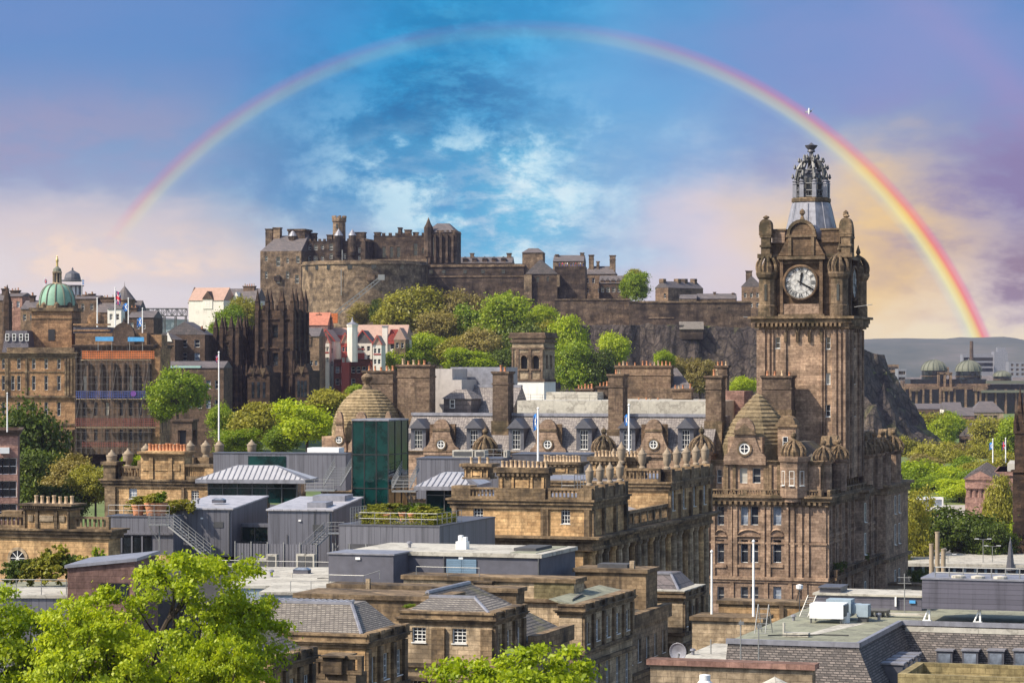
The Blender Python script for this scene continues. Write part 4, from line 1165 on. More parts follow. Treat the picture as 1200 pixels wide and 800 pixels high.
        k = M('black'); a = R(119); bar(a, -rk*.22, rk*.90, .10, .16, -.16); bar(a, rk*.60, rk*.93, .2, .05, -.165); k.build('minute_hand', fo)
        # spandrel ring
    face(0, (xk, i0-.72, zk)); face(R(90), (-i0+.72, yc, zk))
    # corner turrets with ribbed crowns
    for (x, y) in ((f.x(898.5), .55), (f.x(983), .55), (-.55-0, D-1.2), (-W+.8, D-.9)):
        m = M('balmcap'); r = 1.6
        m.lathe([(r*.98, zcor+.1), (r*.98, z(358)), (r*.9, z(357)), (r*.9, z(327)), (r*1.05, z(325)), (r*1.2, z(321)), (r*1.2, z(318.5))], x, y, 12)
        tr = m.build('turret', t)
        k = M('balmcap'); zz = z(318.5)
        k.lathe([(r*.62, zz), (r*.62, zz+1.0), (.2, zz+2.6)], x, y, 10)
        for i in range(8):
            a = 2*math.pi*i/8+.3; pr = [(1.0, 0), (1.1, .8), (1.0, 1.6), (.66, 2.35), (.2, 2.8)]
            k.path([(x+r*q*math.cos(a), y+r*q*math.sin(a), zz+h_) for q, h_ in pr], .24, 5)
        k.lathe([(.5, zz+2.5), (.55, zz+2.9), (.2, zz+3.2), (.42, zz+3.6), (.3, zz+4.0), (0, zz+4.9)], x, y, 8); k.build('crown', tr)
        sl = M('darkpane'); sl.box(x-.2, x+.2, y-r*.93, y-r*.8, z(352), z(333)); sl.build('slit', tr)
    # upper gabled stage
    i1 = 1.6; z2 = z(272)
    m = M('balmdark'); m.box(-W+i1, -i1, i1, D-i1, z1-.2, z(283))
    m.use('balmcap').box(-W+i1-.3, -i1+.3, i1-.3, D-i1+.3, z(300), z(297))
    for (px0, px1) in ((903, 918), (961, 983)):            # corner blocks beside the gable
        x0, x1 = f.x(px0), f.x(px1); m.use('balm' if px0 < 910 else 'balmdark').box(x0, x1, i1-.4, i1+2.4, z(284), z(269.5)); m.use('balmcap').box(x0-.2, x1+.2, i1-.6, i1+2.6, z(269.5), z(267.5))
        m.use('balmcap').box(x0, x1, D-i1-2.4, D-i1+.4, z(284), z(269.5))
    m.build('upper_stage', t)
    def topgable(flip):
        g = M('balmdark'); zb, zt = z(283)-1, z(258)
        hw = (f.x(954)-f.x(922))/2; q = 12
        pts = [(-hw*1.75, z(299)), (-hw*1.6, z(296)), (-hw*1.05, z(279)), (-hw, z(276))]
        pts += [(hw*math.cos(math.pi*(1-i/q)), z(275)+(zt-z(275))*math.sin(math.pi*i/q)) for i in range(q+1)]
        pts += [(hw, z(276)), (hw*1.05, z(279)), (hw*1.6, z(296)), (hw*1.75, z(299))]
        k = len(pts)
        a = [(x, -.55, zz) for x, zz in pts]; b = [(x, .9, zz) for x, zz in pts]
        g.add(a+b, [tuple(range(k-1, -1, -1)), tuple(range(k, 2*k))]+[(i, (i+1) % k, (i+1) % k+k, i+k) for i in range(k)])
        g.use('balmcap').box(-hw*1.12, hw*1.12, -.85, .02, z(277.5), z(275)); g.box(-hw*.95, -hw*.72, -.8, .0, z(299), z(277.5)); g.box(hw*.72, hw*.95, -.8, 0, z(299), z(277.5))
        n = 10
        for i in range(n):
            a0, a1 = math.pi*i/n, math.pi*(i+1)/n; P = lambda rr, a_, y: (-hw*rr*math.cos(a_), y, z(275)+(zt-z(275))*rr*math.sin(a_))
            g.q(P(.86, a0, -.8), P(.86, a1, -.8), P(1.08, a1, -.8), P(1.08, a0, -.8)); g.q(P(1.08, a0, -.8), P(1.08, a1, -.8), P(1.08, a1, 0), P(1.08, a0, 0))
        g.lathe([(.5, zt), (.3, zt+.5), (.18, zt+.8), (.48, zt+1.2), (.42, zt+1.6), (.0, zt+2.0)], 0, .2, 8)
        o = g.build('top_gable', t, (xk, i1-.3, 0) if not flip else (-i1+.3, yc, 0), 0 if not flip else R(90))
    topgable(False); topgable(True)
    # tall scrolled finials at the corners
    for px, y in ((897, .6), (1000-9, .6)):
        x = f.x(px); m = M('balmcap')
        m.box(x-1.3, x+1.1, y-.9, y+.9, z(302), z(297)); m.box(x-.75, x+.75, y-.6, y+.6, z(297), z(278)); m.box(x-.95, x+.95, y-.8, y+.8, z(289), z(286.5))
        m.box(x-.95, x+.95, y-.75, y+.75, z(278), z(275)); 
        pts = [(-1.05, z(275)), (-1.05, z(263))]+[(1.0*math.cos(math.pi*(1-i/8)), z(263)+1.0*math.sin(math.pi*i/8)) for i in range(9)]+[(1.05, z(275))]
        k = len(pts); m.add([(x+a, y-.8, b) for a, b in pts]+[(x+a, y+.8, b) for a, b in pts], [tuple(range(k-1, -1, -1)), tuple(range(k, 2*k))]+[(i, (i+1) % k, (i+1) % k+k, i+k) for i in range(k)])
        m.lathe([(.25, z(257)), (.2, z(256)), (.55, z(254.5)), (.5, z(253)), (.2, z(252)), (0, z(251))], x, y, 8)
        m.build('corner_finial', t)
    # lead roof, octagonal, sweeping in to the platform
    zl = lambda py: f.z(py, xc, yc)
    m = M('lead'); ro = lambda px: px*(f.Y+yc)/F
    prof = [(ro(33), zl(282)), (ro(30.5), zl(270)), (ro(27.5), zl(258)), (ro(25), zl(247)), (ro(22.5), zl(238))]
    m.lathe(prof, xc, yc, 8, math.pi/8)
    for i in range(24):
        a = 2*math.pi*i/24; rr = 1.0 if i % 3 == 1 else math.cos(math.pi/8)/math.cos(((a+math.pi/8) % (math.pi/4))-math.pi/8)
        rr = math.cos(math.pi/8)/max(.9, math.cos((a % (math.pi/4))-math.pi/8)) if False else math.cos(math.pi/8)/math.cos(((a+math.pi/8+math.pi/8) % (math.pi/4))-math.pi/8)
        m.path([(xc+r*rr*math.cos(a), yc+r*rr*math.sin(a), zz) for r, zz in prof], .07, 4)
    m.build('lead_roof', t)
    m = M('balmcap'); m.lathe([(ro(22), zl(238)), (ro(23.5), zl(237)), (ro(23.5), zl(233)), (ro(22.5), zl(232.5)), (ro(20), zl(232))], xc, yc, 8, math.pi/8)
    m.build('platform', t)
    m = M('steeldark'); k8 = []
    for i in range(8):
        a = 2*math.pi*i/8+math.pi/8; ca, sa = math.cos(a), math.sin(a)
        m.use('lead').box(xc+ro(19.5)*ca-.35, xc+ro(19.5)*ca+.35, yc+ro(19.5)*sa-.35, yc+ro(19.5)*sa+.35, zl(232), zl(216))
        m.lathe([(.55, zl(216)), (.3, zl(214.5)), (.5, zl(213)), (.12, zl(211)), (0, zl(207))], xc+ro(19.5)*ca, yc+ro(19.5)*sa, 6)
        m.use('steeldark')
        P = [(xc+ro(r)*ca, yc+ro(r)*sa, zl(py)) for r, py in ((18, 222), (18.5, 210), (16, 199), (11, 191), (5, 187), (1.5, 184))]
        m.path(P, .30, 6)
        for q, pt in enumerate(P[1:-1]): m.lathe([(.0, pt[2]-.1), (.27, pt[2]+.2), (.13, pt[2]+.7), (0, pt[2]+.9)], pt[0]+.5*ca, pt[1]+.5*sa, 5)
        a2 = 2*math.pi*(i+1)/8+math.pi/8
        for py in (224, 216, 231, 200): 
            r = 18.8 if py > 210 else 16.2
            m.tube((xc+ro(r)*ca, yc+ro(r)*sa, zl(py)), (xc+ro(r)*math.cos(a2), yc+ro(r)*math.sin(a2), zl(py)), .14, .14, 5)
        for s_ in (.25, .5, .75):
            x_ = xc+ro(18.8)*(ca*(1-s_)+math.cos(a2)*s_); y_ = yc+ro(18.8)*(sa*(1-s_)+math.sin(a2)*s_)
            m.tube((x_, y_, zl(231)), (x_, y_, zl(224)), .07, .07, 4)
    m.build('lantern_crown', t)
    m = M('leaddark'); m.lathe([(ro(10), zl(232)), (ro(10), zl(205)), (ro(11), zl(204)), (0.05, zl(193))], xc, yc, 8, math.pi/8)
    m.use('steeldark'); 
    for i in range(8):
        a = 2*math.pi*i/8; m.box(xc+ro(9.5)*math.cos(a)-.4, xc+ro(9.5)*math.cos(a)+.4, yc+ro(9.5)*math.sin(a)-.4, yc+ro(9.5)*math.sin(a)+.4, zl(226), zl(209))
    m.build('bell_lantern', t)
    m = M('leaddark'); m.lathe([(.5, zl(188)), (.65, zl(184)), (.35, zl(182)), (.35, zl(179)), (.7, zl(178)), (.55, zl(175.5)), (.95, zl(172.5)), (1.1, zl(170.5)), (.5, zl(169.8)), (.2, zl(168)), (0, zl(167))], xc, yc, 10)
    m.build('finial', t, smooth=40)
    # gargoyle spout poles on the cornice
    m = M('steel'); m.tube((1.2, .5, zcor+1.6), (4.2, .3, zcor+2.0), .06); m.tube((-W-1, .2, zcor), (-W-2.6, .1, zcor+.1), .06); m.build('spout', t)
clock_tower()
# ------------------------------------------------------------------ the classical office block with zinc rooftop pavilions
random.seed(11)
def office_right():
    f = Fr(692, 297, 60)
    t = thing('office_building', 'golden sandstone classical block with balustrade, urns and colonnaded side in front of the hotel', 'building', f, None)
    L1, L2, L3 = f.y(733), f.y(783), f.y(832); w = -f.x(530); wl = -f.x(478)
    z = lambda py, x=0, y=0: f.z(py, x, y)
    ze, zt = z(629), z(573)                          # main entablature, balustrade top
    zw = z(587)
    def wl_(px0, px1, a, b): c = f.x((px0+px1)/2); return (c, z(b, c), f.x(px1)-f.x(px0), z(a, c)-z(b, c))
    fw = [wl_(554.5, 566, 592, 607), wl_(657.5, 668, 594, 613.5)]
    rw = [(L1*(i+.5)/3, z(624)+.6, 1.5, 2.9) for i in range(3)]
    block(t, 'gold', -w, 0, 0, L1, ze, zw, fw, rw, style='six', rev=.3, name='attic_wall', panes=['pane', 'pane'])
    # recess then second pavilion
    block(t, 'gold', -14, -1.2, L1, L2, ze-1, z(610, 0, L1), (), [(L1+(L2-L1)*(i+.5)/4, ze-.5+.6, 1.3, 1.6) for i in range(4)], style='sash', name='attic_wall')
    block(t, 'gold', -20, 0, L2, L3, ze, zw+.6, (), [(L2+(L3-L2)*(i+.5)/4, z(624)+.6, 1.5, 2.9) for i in range(4)], style='six', rev=.3, name='attic_wall')
    # lower order
    low = [(L3*(i+.5)/13, ze-8.6, 1.7, 5.2) for i in range(13)]
    block(t, 'gold', -wl, -.9, .2, L3, 0, ze-1.5, [], low+[(L3*(i+.5)/13, ze-14.5, 1.7, 4.0) for i in range(13)], style='sash', rev=.5, name='wall', top=False)
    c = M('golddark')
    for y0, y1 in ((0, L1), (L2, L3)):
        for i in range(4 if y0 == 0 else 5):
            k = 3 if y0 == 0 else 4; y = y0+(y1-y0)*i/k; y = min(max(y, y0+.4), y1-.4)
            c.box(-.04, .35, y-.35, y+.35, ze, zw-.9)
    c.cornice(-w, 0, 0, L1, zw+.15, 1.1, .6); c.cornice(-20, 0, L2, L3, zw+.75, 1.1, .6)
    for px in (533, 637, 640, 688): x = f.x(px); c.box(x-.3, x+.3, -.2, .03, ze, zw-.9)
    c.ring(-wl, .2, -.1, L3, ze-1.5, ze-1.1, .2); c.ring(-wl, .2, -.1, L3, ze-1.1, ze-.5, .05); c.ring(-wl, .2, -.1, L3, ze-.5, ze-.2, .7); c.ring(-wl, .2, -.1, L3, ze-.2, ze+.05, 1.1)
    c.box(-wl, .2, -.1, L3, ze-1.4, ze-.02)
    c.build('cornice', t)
    n = 20
    for i in range(n):                               # attached columns of the side
        y = L3*(i+.5)/n
        if 9 < i < 10: continue
        m = M('buff' if i % 3 else 'gold'); m.lathe([(.62, 0), (.62, ze-12.2)], 0, 0, 4, math.pi/4) if False else None
        m.box(-.9, .25, y-.62, y+.62, 0, ze-10.6)
        m.lathe([(.55, ze-10.6), (.5, ze-10.2), (.44, ze-3), (.40, ze-2.1), (.58, ze-1.8), (.58, ze-1.5)], -.25, y, 10)
        m.build('column', t)
    # balustrades
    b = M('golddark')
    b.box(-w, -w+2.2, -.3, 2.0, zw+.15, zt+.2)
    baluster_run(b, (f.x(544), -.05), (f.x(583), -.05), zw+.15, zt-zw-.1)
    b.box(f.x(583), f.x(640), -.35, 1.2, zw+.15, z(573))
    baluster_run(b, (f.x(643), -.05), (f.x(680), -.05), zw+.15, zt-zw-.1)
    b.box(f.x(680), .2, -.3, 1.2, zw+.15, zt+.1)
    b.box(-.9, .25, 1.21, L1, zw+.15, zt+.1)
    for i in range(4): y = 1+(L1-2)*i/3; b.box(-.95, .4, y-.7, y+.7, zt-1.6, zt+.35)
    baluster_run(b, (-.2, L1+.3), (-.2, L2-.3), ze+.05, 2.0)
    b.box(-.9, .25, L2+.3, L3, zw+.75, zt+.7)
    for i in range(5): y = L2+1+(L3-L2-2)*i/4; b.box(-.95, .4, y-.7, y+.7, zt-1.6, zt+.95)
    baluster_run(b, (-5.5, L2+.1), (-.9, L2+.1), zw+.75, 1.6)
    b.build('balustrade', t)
    def block_chim(px0, px1, yt, yb, yy, dep, n, owner=t):
        x0, x1 = f.x(px0, yy), f.x(px1, yy); xm = (x0+x1)/2; z0, z1 = z(yb, xm, yy), z(yt, xm, yy); h = z1-z0
        m = M('golddark'); m.box(x0, x1, yy, yy+dep, z0, z1-h*.32); m.ring(x0, x1, yy, yy+dep, z0, z0+h*.12, .2)
        m.use('gold').box(x0+(x1-x0)*.36, x0+(x1-x0)*.64, yy-.09, yy+.1, z0+h*.22, z0+h*.52)
        for a, b_ in ((.04, .09), (.28, .33), (.67, .72), (.91, .96)): m.box(x0+(x1-x0)*a, x0+(x1-x0)*b_, yy-.13, yy+.1, z0+h*.13, z0+h*.62)
        m.use('golddark')
        nd = int((x1-x0)/.55)
        for i in range(nd): m.box(x0+i*.55, x0+i*.55+.28, yy-.35, yy, z0+h*.66, z0+h*.78)
        m.box(x0-.2, x1+.2, yy-.2, yy+dep+.2, z1-h*.32, z1-h*.2); m.box(x0-.45, x1+.45, yy-.45, yy+dep+.45, z1-h*.2, z1)
        ch = m.build('chimney', owner)
        for i in range(n): link('chimney_pot', pot_mesh(1), ch, (x0+(x1-x0)*(i+.5)/n, yy+dep/2, z1), 0, random.uniform(.9, 1.1))
        return ch
    block_chim(584, 640, 547.5, 578, .2, 1.6, 11)
    block_chim(544, 573, 543, 561, 8, 2.2, 3)
    block_chim(634, 678, 541, 556, 17, 2.2, 12)
    block_chim(693, 752, 535, 560, L2+2, 2.4, 14)
    for i in range(4): link('urn', urn_mesh(), t, (-.4, 1+(L1-2)*i/3, zt+.35), 0, (.58, .58, .72))
    for i in range(5): link('urn', urn_mesh(), t, (-.4, L2+1+(L3-L2-2)*i/4, zt+.95), 0, (.66, .66, .82))
    link('urn', urn_mesh(), t, (-3.5, L2+1, zt+.95), 0, (.66, .66, .82)); link('urn', urn_mesh(), t, (-6, L2+.6, zt+1.6), 0, (.66, .66, .82)); link('urn', urn_mesh(), t, (-8.5, L2+6, zt+.6), 0, (.66, .66, .82))
    # zinc and lead flats behind the parapet
    r = M('lead'); r.box(-w+.5, -.5, 1.3, L1-.3, ze, zw+.2); r.box(-14, -1, L1-.3, L2, ze, z(610, 0, L1)+.15); r.box(-19.5, -.5, L2+.3, L3-.4, ze, zw+.9)
    r.use('zincroof').hip(-13.5, -1.6, L1-6, L2-2, z(612, 0, L1)+.2, z(597, 0, L1), 3.5, 3)
    r.build('roof', t)
    d = M('greenpane'); d.box(-8, -4, L1+.2, L1+1.0, z(612, 0, L1), z(612, 0, L1)+3.2); d.use('leaddark').box(-8.4, -1.3, L1+.1, L1+3, ze-.5, z(597, 0, L1)-1.6) ; d.build('glazed_link', t)
    railing(t, [(f.x(640), 6, zw+.2), (f.x(655), 6, zw+.2), (f.x(655), 12, zw+.2)], 2.4, 'steel', .035, 1.2)
    return t, block_chim
office_right()

def office_mid():
    f = Fr(252, 378, 60)
    t = thing('office_wing', 'yellow sandstone wing with row of pale urns and terrace plants beside dark trees', 'building', f)
    z = lambda py, x=-10: f.z(py, x, 0)
    w = -f.x(123); zc = z(563)
    def wl_(px0, px1, a, b): c = f.x((px0+px1)/2); return (c, z(b, c), f.x(px1)-f.x(px0), z(a, c)-z(b, c))
    block(t, 'gold', -w, 0, 0, 8, 0, zc, [wl_(151, 160.5, 572, 584), wl_(224, 233, 574.5, 586)], (), style='six', rev=.3, panes=['panelight', 'pane'])
    b = M('golddark'); b.cornice(-w, 0, 0, 8, zc+.2, 1.1, .7)
    for p0, p1 in ((124, 136.5), (214, 217)): b.box(f.x(p0), f.x(p1), -.4, .02, 0, zc-.9)
    b.box(f.x(123), f.x(137), -.5, 2, zc+.2, z(545)); b.box(f.x(123)-.3, f.x(137)+.3, -.8, 2.2, z(545), z(541))
    baluster_run(b, (f.x(138), .3), (f.x(166), .3), zc+.2, z(546)-zc-.2)
    b.use('gold').box(f.x(166), f.x(217), -.3, 2.4, zc+.2, z(533))
    for p0, p1 in ((168, 176), (183, 198), (204, 212)): b.box(f.x(p0), f.x(p1), -.42, -.2, z(551), z(543))
    for p0, p1 in ((176.5, 181), (199, 203.5)): b.box(f.x(p0), f.x(p1), -.55, -.2, zc+.25, z(535))
    b.box(f.x(165), f.x(218), -.6, 2.6, z(533), z(531)); b.box(f.x(164), f.x(219.5), -1.0, 3.0, z(531), z(528.5))
    b.use('golddark').box(f.x(217.5), f.x(240), -.1, 2, zc+.2, z(557)); b.box(f.x(217.5), f.x(252), -.2, 2.1, z(546), z(543)); b.use('gold').box(f.x(240), f.x(252), -.05, 2, zc+.2, z(546))
    for i in range(9): b.use('gold').box(f.x(219+i*2.3), f.x(219+i*2.3)+.17, .3, .5, z(557), z(546))
    b.build('parapet', t)
    ch = M('gold').box(f.x(170), f.x(214), .4, 2.2, z(528.5), z(528)).build('chimney', t)
    for i in range(11): link('chimney_pot', pot_mesh(0), ch, (f.x(171+4.1*i), 1.3, z(528)), 0, random.uniform(1.2, 1.5))
    for px, y in ((131, .9), (150, 8), (171, 7), (187.5, 7), (205, 7), (223, 9), (241, 10), (257, 12), (295, 14)):
        x = f.x(px, y); link('urn', urn_mesh(), t, (x, y, z(549.5 if px < 160 else 541 if px < 210 else 538, x)), 0, (.95, .95, .85) if px < 160 else (.85, .85, .75))
    m = M('golddark'); m.box(f.x(141, 8), f.x(310, 9), 7.9, 11, 0, z(552)); 
    for px, y in ((150, 8), (171, 7), (187.5, 7), (205, 7), (223, 9), (241, 10), (257, 12), (295, 14)): x = f.x(px, y); m.box(x-.9, x+.9, y-.9, y+.9, z(556), z(549.5 if px < 160 else 541 if px < 210 else 538, x))
    m.build('rear_wall', t)
office_mid()

def office_left():
    f = Fr(127, 262, 60)
    t = thing('office_wing', 'sandstone wing with broad chimney block over a round window behind low bushes', 'building', f)
    z = lambda py, x=-8: f.z(py, x, 0)
    w = -f.x(-30); zc = z(621)
    block(t, 'gold', -w, 0, 0, 2.6, 0, zc, (), (), name='wall')
    b = M('golddark'); b.cornice(-w, 0, 0, 2.6, zc+.2, .9, .7)
    baluster_run(b, (f.x(-10), .3), (f.x(30), .3), zc+.2, z(603)-zc-.2); baluster_run(b, (f.x(86), .3), (f.x(127), .3), zc+.2, z(604)-zc-.2)
    b.box(f.x(-2), f.x(22), .6, 2.0, z(603), z(599)); b.build('balustrade', t)
    x0, x1 = f.x(30), f.x(83); m = M('gold'); m.box(x0, x1, -.3, 2, zc+.2, z(597)); 
    for p0, p1 in ((35, 41), (48.5, 64.5), (71.5, 78)): m.use('buff').box(f.x(p0), f.x(p1), -.42, -.2, z(610), z(603))
    m.use('golddark')
    for p0, p1 in ((44, 47), (66, 69.5), (30, 32), (81, 83)): m.box(f.x(p0), f.x(p1), -.5, -.2, zc+.25, z(597))
    m.box(x0-.3, x1+.3, -.6, 2.2, z(597), z(594.5))
    for i in range(20): m.box(x0+i*.22, x0+i*.22+.12, -.8, -.55, z(594.5), z(592)) 
    m.box(x0-.5, x1+.5, -.9, 2.5, z(592), z(589.5)); ch = m.build('chimney', t)
    for i in range(7): link('chimney_pot', pot_mesh(1), ch, (f.x(38+7*i), .8, z(589.5)), 0, random.uniform(.9, 1.1))
    xo, zo = f.x(21), z(654); o = M('buff'); r = .78
    for i in range(16):
        a0, a1 = 2*math.pi*i/16, 2*math.pi*(i+1)/16; P = lambda rr, a, y: (xo+rr*math.cos(a), y, zo+rr*math.sin(a))
        o.q(P(r, a0, -.12), P(r, a1, -.12), P(r*1.4, a1, -.12), P(r*1.4, a0, -.12)); o.q(P(r*1.4, a0, -.12), P(r*1.4, a1, -.12), P(r*1.4, a1, 0), P(r*1.4, a0, 0))
    o.use('framewhite')
    for k in range(4): a = math.pi*k/4; o.tube((xo-r*math.cos(a), -.06, zo-r*math.sin(a)), (xo+r*math.cos(a), -.06, zo+r*math.sin(a)), .04, .04, 4)
    o.use('pane'); o.add([(xo+r*math.cos(2*math.pi*i/16), -.03, zo+r*math.sin(2*math.pi*i/16)) for i in range(16)], [tuple(range(16))]); o.build('round_window', t)
office_left()

# zinc clad pavilions on the terrace roofs
def zinc_box(px0, pxr, pxe, yt, ybot, Y, ang, label, rise=0.0, glaz=None, hatch=False, parapet=False):
    f = Fr(pxr, Y, H+(HY-ybot)*Y/F, ang)
    t = thing('rooftop_pavilion', label, 'pavilion', f)
    w = -f.x(px0); L = f.y(pxe); z1 = f.z(yt)
    b = M('zinc')
    b.add([(-w,0,0),(0,0,0),(0,L,0),(-w,L,0),(-w,0,z1),(0,0,z1),(0,L,z1+rise),(-w,L,z1+rise)], [(0,3,2,1),(0,1,5,4),(1,2,6,5),(2,3,7,6),(3,0,4,7)]); b.build('wall', t)
    r = M('zincroof'); e = .18
    r.add([(-w-e,-e,z1),(e,-e,z1),(e,L+e,z1+rise),(-w-e,L+e,z1+rise),(-w-e,-e,z1+.16),(e,-e,z1+.16),(e,L+e,z1+rise+.16),(-w-e,L+e,z1+rise+.16)], [(0,3,2,1),(4,5,6,7),(0,1,5,4),(1,2,6,5),(2,3,7,6),(3,0,4,7)]); r.build('roof', t)
    p = M('steeldark'); p.tube((-.25, -.09, 0), (-.25, -.09, z1-.1), .06); p.tube((-w*.7, -.08, .4), (-w*.7, -.08, z1*.55), .035); p.build('downpipe', t)
    p = M('steeldark'); p.box(-w*.3, -w*.14, -.05, .01, z1*.62, z1*.74); p.build('wall_vent', t)
    p = M('clockwhite'); p.box(-w*.52, -w*.48, -.12, .0, z1*.80, z1*.83); p.build('lamp', t)
    if hatch:
        M('lead').box(-w*.62, -w*.1, L*.62, L*.9, z1+rise*.7, z1+rise+.55).build('roof_hatch', t); M('lead').box(-w*.45, -w*.15, L*.12, L*.34, z1, z1+.75).build('roof_hatch', t)
    return t, f, w, L, z1
t, f, w, L, z1 = zinc_box(202, 271.5, 313, 597, 652, 283, 7, 'dark zinc clad roof pavilion beside the terracotta pots', .5)
g = M('greenpane'); x0 = .25
zz = f.z(618, 0, 3); gw = 7.5
g.box(.02, 5.6, 4.5, 4.6, f.z(645, 0, 4), zz); g.build('glazing', t)
m = M('steeldark')
for i in range(5): m.box(.05+i*1.38, .13+i*1.38, 4.38, 4.49, f.z(645, 0, 4), zz)
m.box(0.05, 5.6, 4.37, 4.49, f.z(635.5, 0, 4), f.z(634, 0, 4)); m.use('zinc').box(.03, 5.7, 4.3, 5.2, zz, zz+.35); m.build('mullion', t)
t, f, w, L, z1 = zinc_box(314, 389, 424, 598.5, 660, 281, 7, 'dark zinc clad roof pavilion with two roof hatches above the steel stair', .5, hatch=True)
s = M('steeldark').box(f.x(368.5)-.04, f.x(368.5)+.04, -.05, .02, 0, z1-.02).build('seam', t)

def terrace():
    f = Fr(515, 268, 76)
    t = thing('roof_terrace', 'zinc sided roof terrace planted with low box hedge and mounded shrubs', 'terrace', f)
    w = -f.x(397); L = f.y(580); z1 = f.z(617.5)
    b = M('zinc'); b.box(-w, 0, 0, L, -3, z1); b.use('leaddark').box(-w-.06, .06, -.06, L+.06, z1, z1+.14); b.build('wall', t)
    b = M('feltdark'); b.box(f.x(408), f.x(470), -.08, .02, f.z(647), f.z(639)); b.build('opening', t)
    rl = railing(t, [(f.x(419), .5, z1+.14), (-.4, .5, z1+.14), (-.4, f.y(545), z1+.14)], 1.15, 'steel', .03, 1.6, 'railing', 2)
    railing(t, [(f.x(408), .6, z1+.14), (f.x(408), 5, z1+.14)], 1.6, 'steel', .03, .8, 'railing', 5)
    z0 = z1+.14
    h = link('hedge', bush_mesh(2, 'hedge'), t, (0, 0, 0)); CACHE.pop(('bush', 2, 'hedge'))
    # box hedges clipped square: many leaf faces along the run
    def hedge(x0, x1, y0, y1, zb, ht, n, seed):
        g = np.random.default_rng(seed); p = g.uniform(0, 1, (n, 3)); k = g.integers(0, 3, n)
        p[np.arange(n), k] = np.where(g.uniform(size=n) < .5, g.uniform(.0, .06, n), g.uniform(.94, 1.0, n))
        P = np.array([x0, y0, zb])+p*np.array([x1-x0, y1-y0, ht]); nr = g.normal(size=(n, 3)); nr[:, 2] += .4; nr /= np.linalg.norm(nr, axis=1)[:, None]
        tv = np.cross(nr, g.normal(size=(n, 3))); tv /= np.linalg.norm(tv, axis=1)[:, None]; bt = np.cross(nr, tv); s_ = g.uniform(.06, .13, n)[:, None]
        V = np.stack([P-tv*s_, P-bt*s_*.6, P+tv*s_, P+bt*s_*.6], 1).reshape(-1, 3)
        me = bpy.data.meshes.new('hedge'); me.from_pydata(V.tolist(), [], [tuple(range(4*i, 4*i+4)) for i in range(n)]); me.materials.append(MATS['hedge']); return me
    h.data = hedge(f.x(420), -.9, .9, 1.9, z0, .75, 2600, 1)
    link('hedge', hedge(-1.9, -.9, 1.9, f.y(546), z0, .75, 2000, 2), t)
    for i, (px, y, sx, sz, mt) in enumerate(((448, 9, 2.4, 2.0, 'hedge'), (436, 6, 1.8, 1.6, 'hedge'), (444, 3, .95, 1.25, 'olive'), (457, 4, .8, 1.2, 'olive'), (425, 4, .9, 1.1, 'olive'), (506, 6, 2.4, 1.7, 'hedge'), (496, 4.5, 1.5, 1.2, 'hedge'), (472, 8, 1.0, 1.9, 'dark'), (484, 7, .8, 1.6, 'green'), (493, 11, 1.6, 2.0, 'dark'))):
        link('shrub', bush_mesh(i % 3, mt), t, (f.x(px, y), y, z0), i, (sx, sx, sz))
    pt = M('terracotta')
    for px, y in ((473, 7.6), (484, 6.4), (452, 3.4)): 
        link('plant_pot', cached('ppot', lambda: M('terracotta').lathe([(.38, 0), (.5, .7), (.56, .7), (.56, .85), (.46, .85)], n=12).mesh('plant_pot', 40)), t, (f.x(px, y), y, z0))
terrace()

def hip_pavilion(pxl, pxr, pxe, ye, yt, yb, Y, label, inset):
    f = Fr(pxr, Y, H+(HY-yb)*Y/F, 9)
    t = thing('glazed_pavilion', label, 'pavilion', f)
    w = -f.x(pxl); L = f.y(pxe); z1 = f.z(ye); z2 = f.z(yt, -w/2, L/2)
    b = M('zincflat'); b.hip(-w, 0, 0, L, z1+.3, z2, inset, L*.42); b.use('lead').box(-w-.1, .1, -.1, L+.1, z1-.15, z1+.3)
    k = int(w/.62)
    b.use('lead')
    for i in range(1, k):
        x = -w+i*w/k; q = min(1.0, (x+w)/inset, -x/inset)
        b.tube((x, 0, z1+.33), (x, L*.42*q, z1+.33+(z2-z1-.3)*q), .07, .07, 4)
        for sx in (-1, 1):
            y = L*.42*i/k; xx = (-w if sx < 0 else 0); b.tube((xx, y, z1+.33), (xx-sx*inset*y/(L*.42), y, z1+.33+(z2-z1-.3)*y/(L*.42)), .05, .05, 4)
    b.build('roof', t)
    g = M('greenpane'); g.box(-w+1.2, -1.2, 1.0, L-1, 0, z1-.15); g.build('glazing', t)
    m = M('steeldark'); n = int((w-2.4)/1.7)
    for i in range(n+1): x = -w+1.2+(w-2.4)*i/n; m.box(x-.06, x+.06, .88, 1.0, 0, z1-.15)
    m.box(-w+1.2, -1.2, .87, .99, (z1)*.0+z1-.8, z1-.7); m.build('mullion', t)
hip_pavilion(230, 357, 372, 565, 545, 590, 322, 'low glazed pavilion with pale seamed hip roof left of the green glass tower', 4.2)
hip_pavilion(486, 552, 575, 573, 553, 604, 312, 'glazed pavilion with pale hip roof tucked against the sandstone balustrade', 2.2)

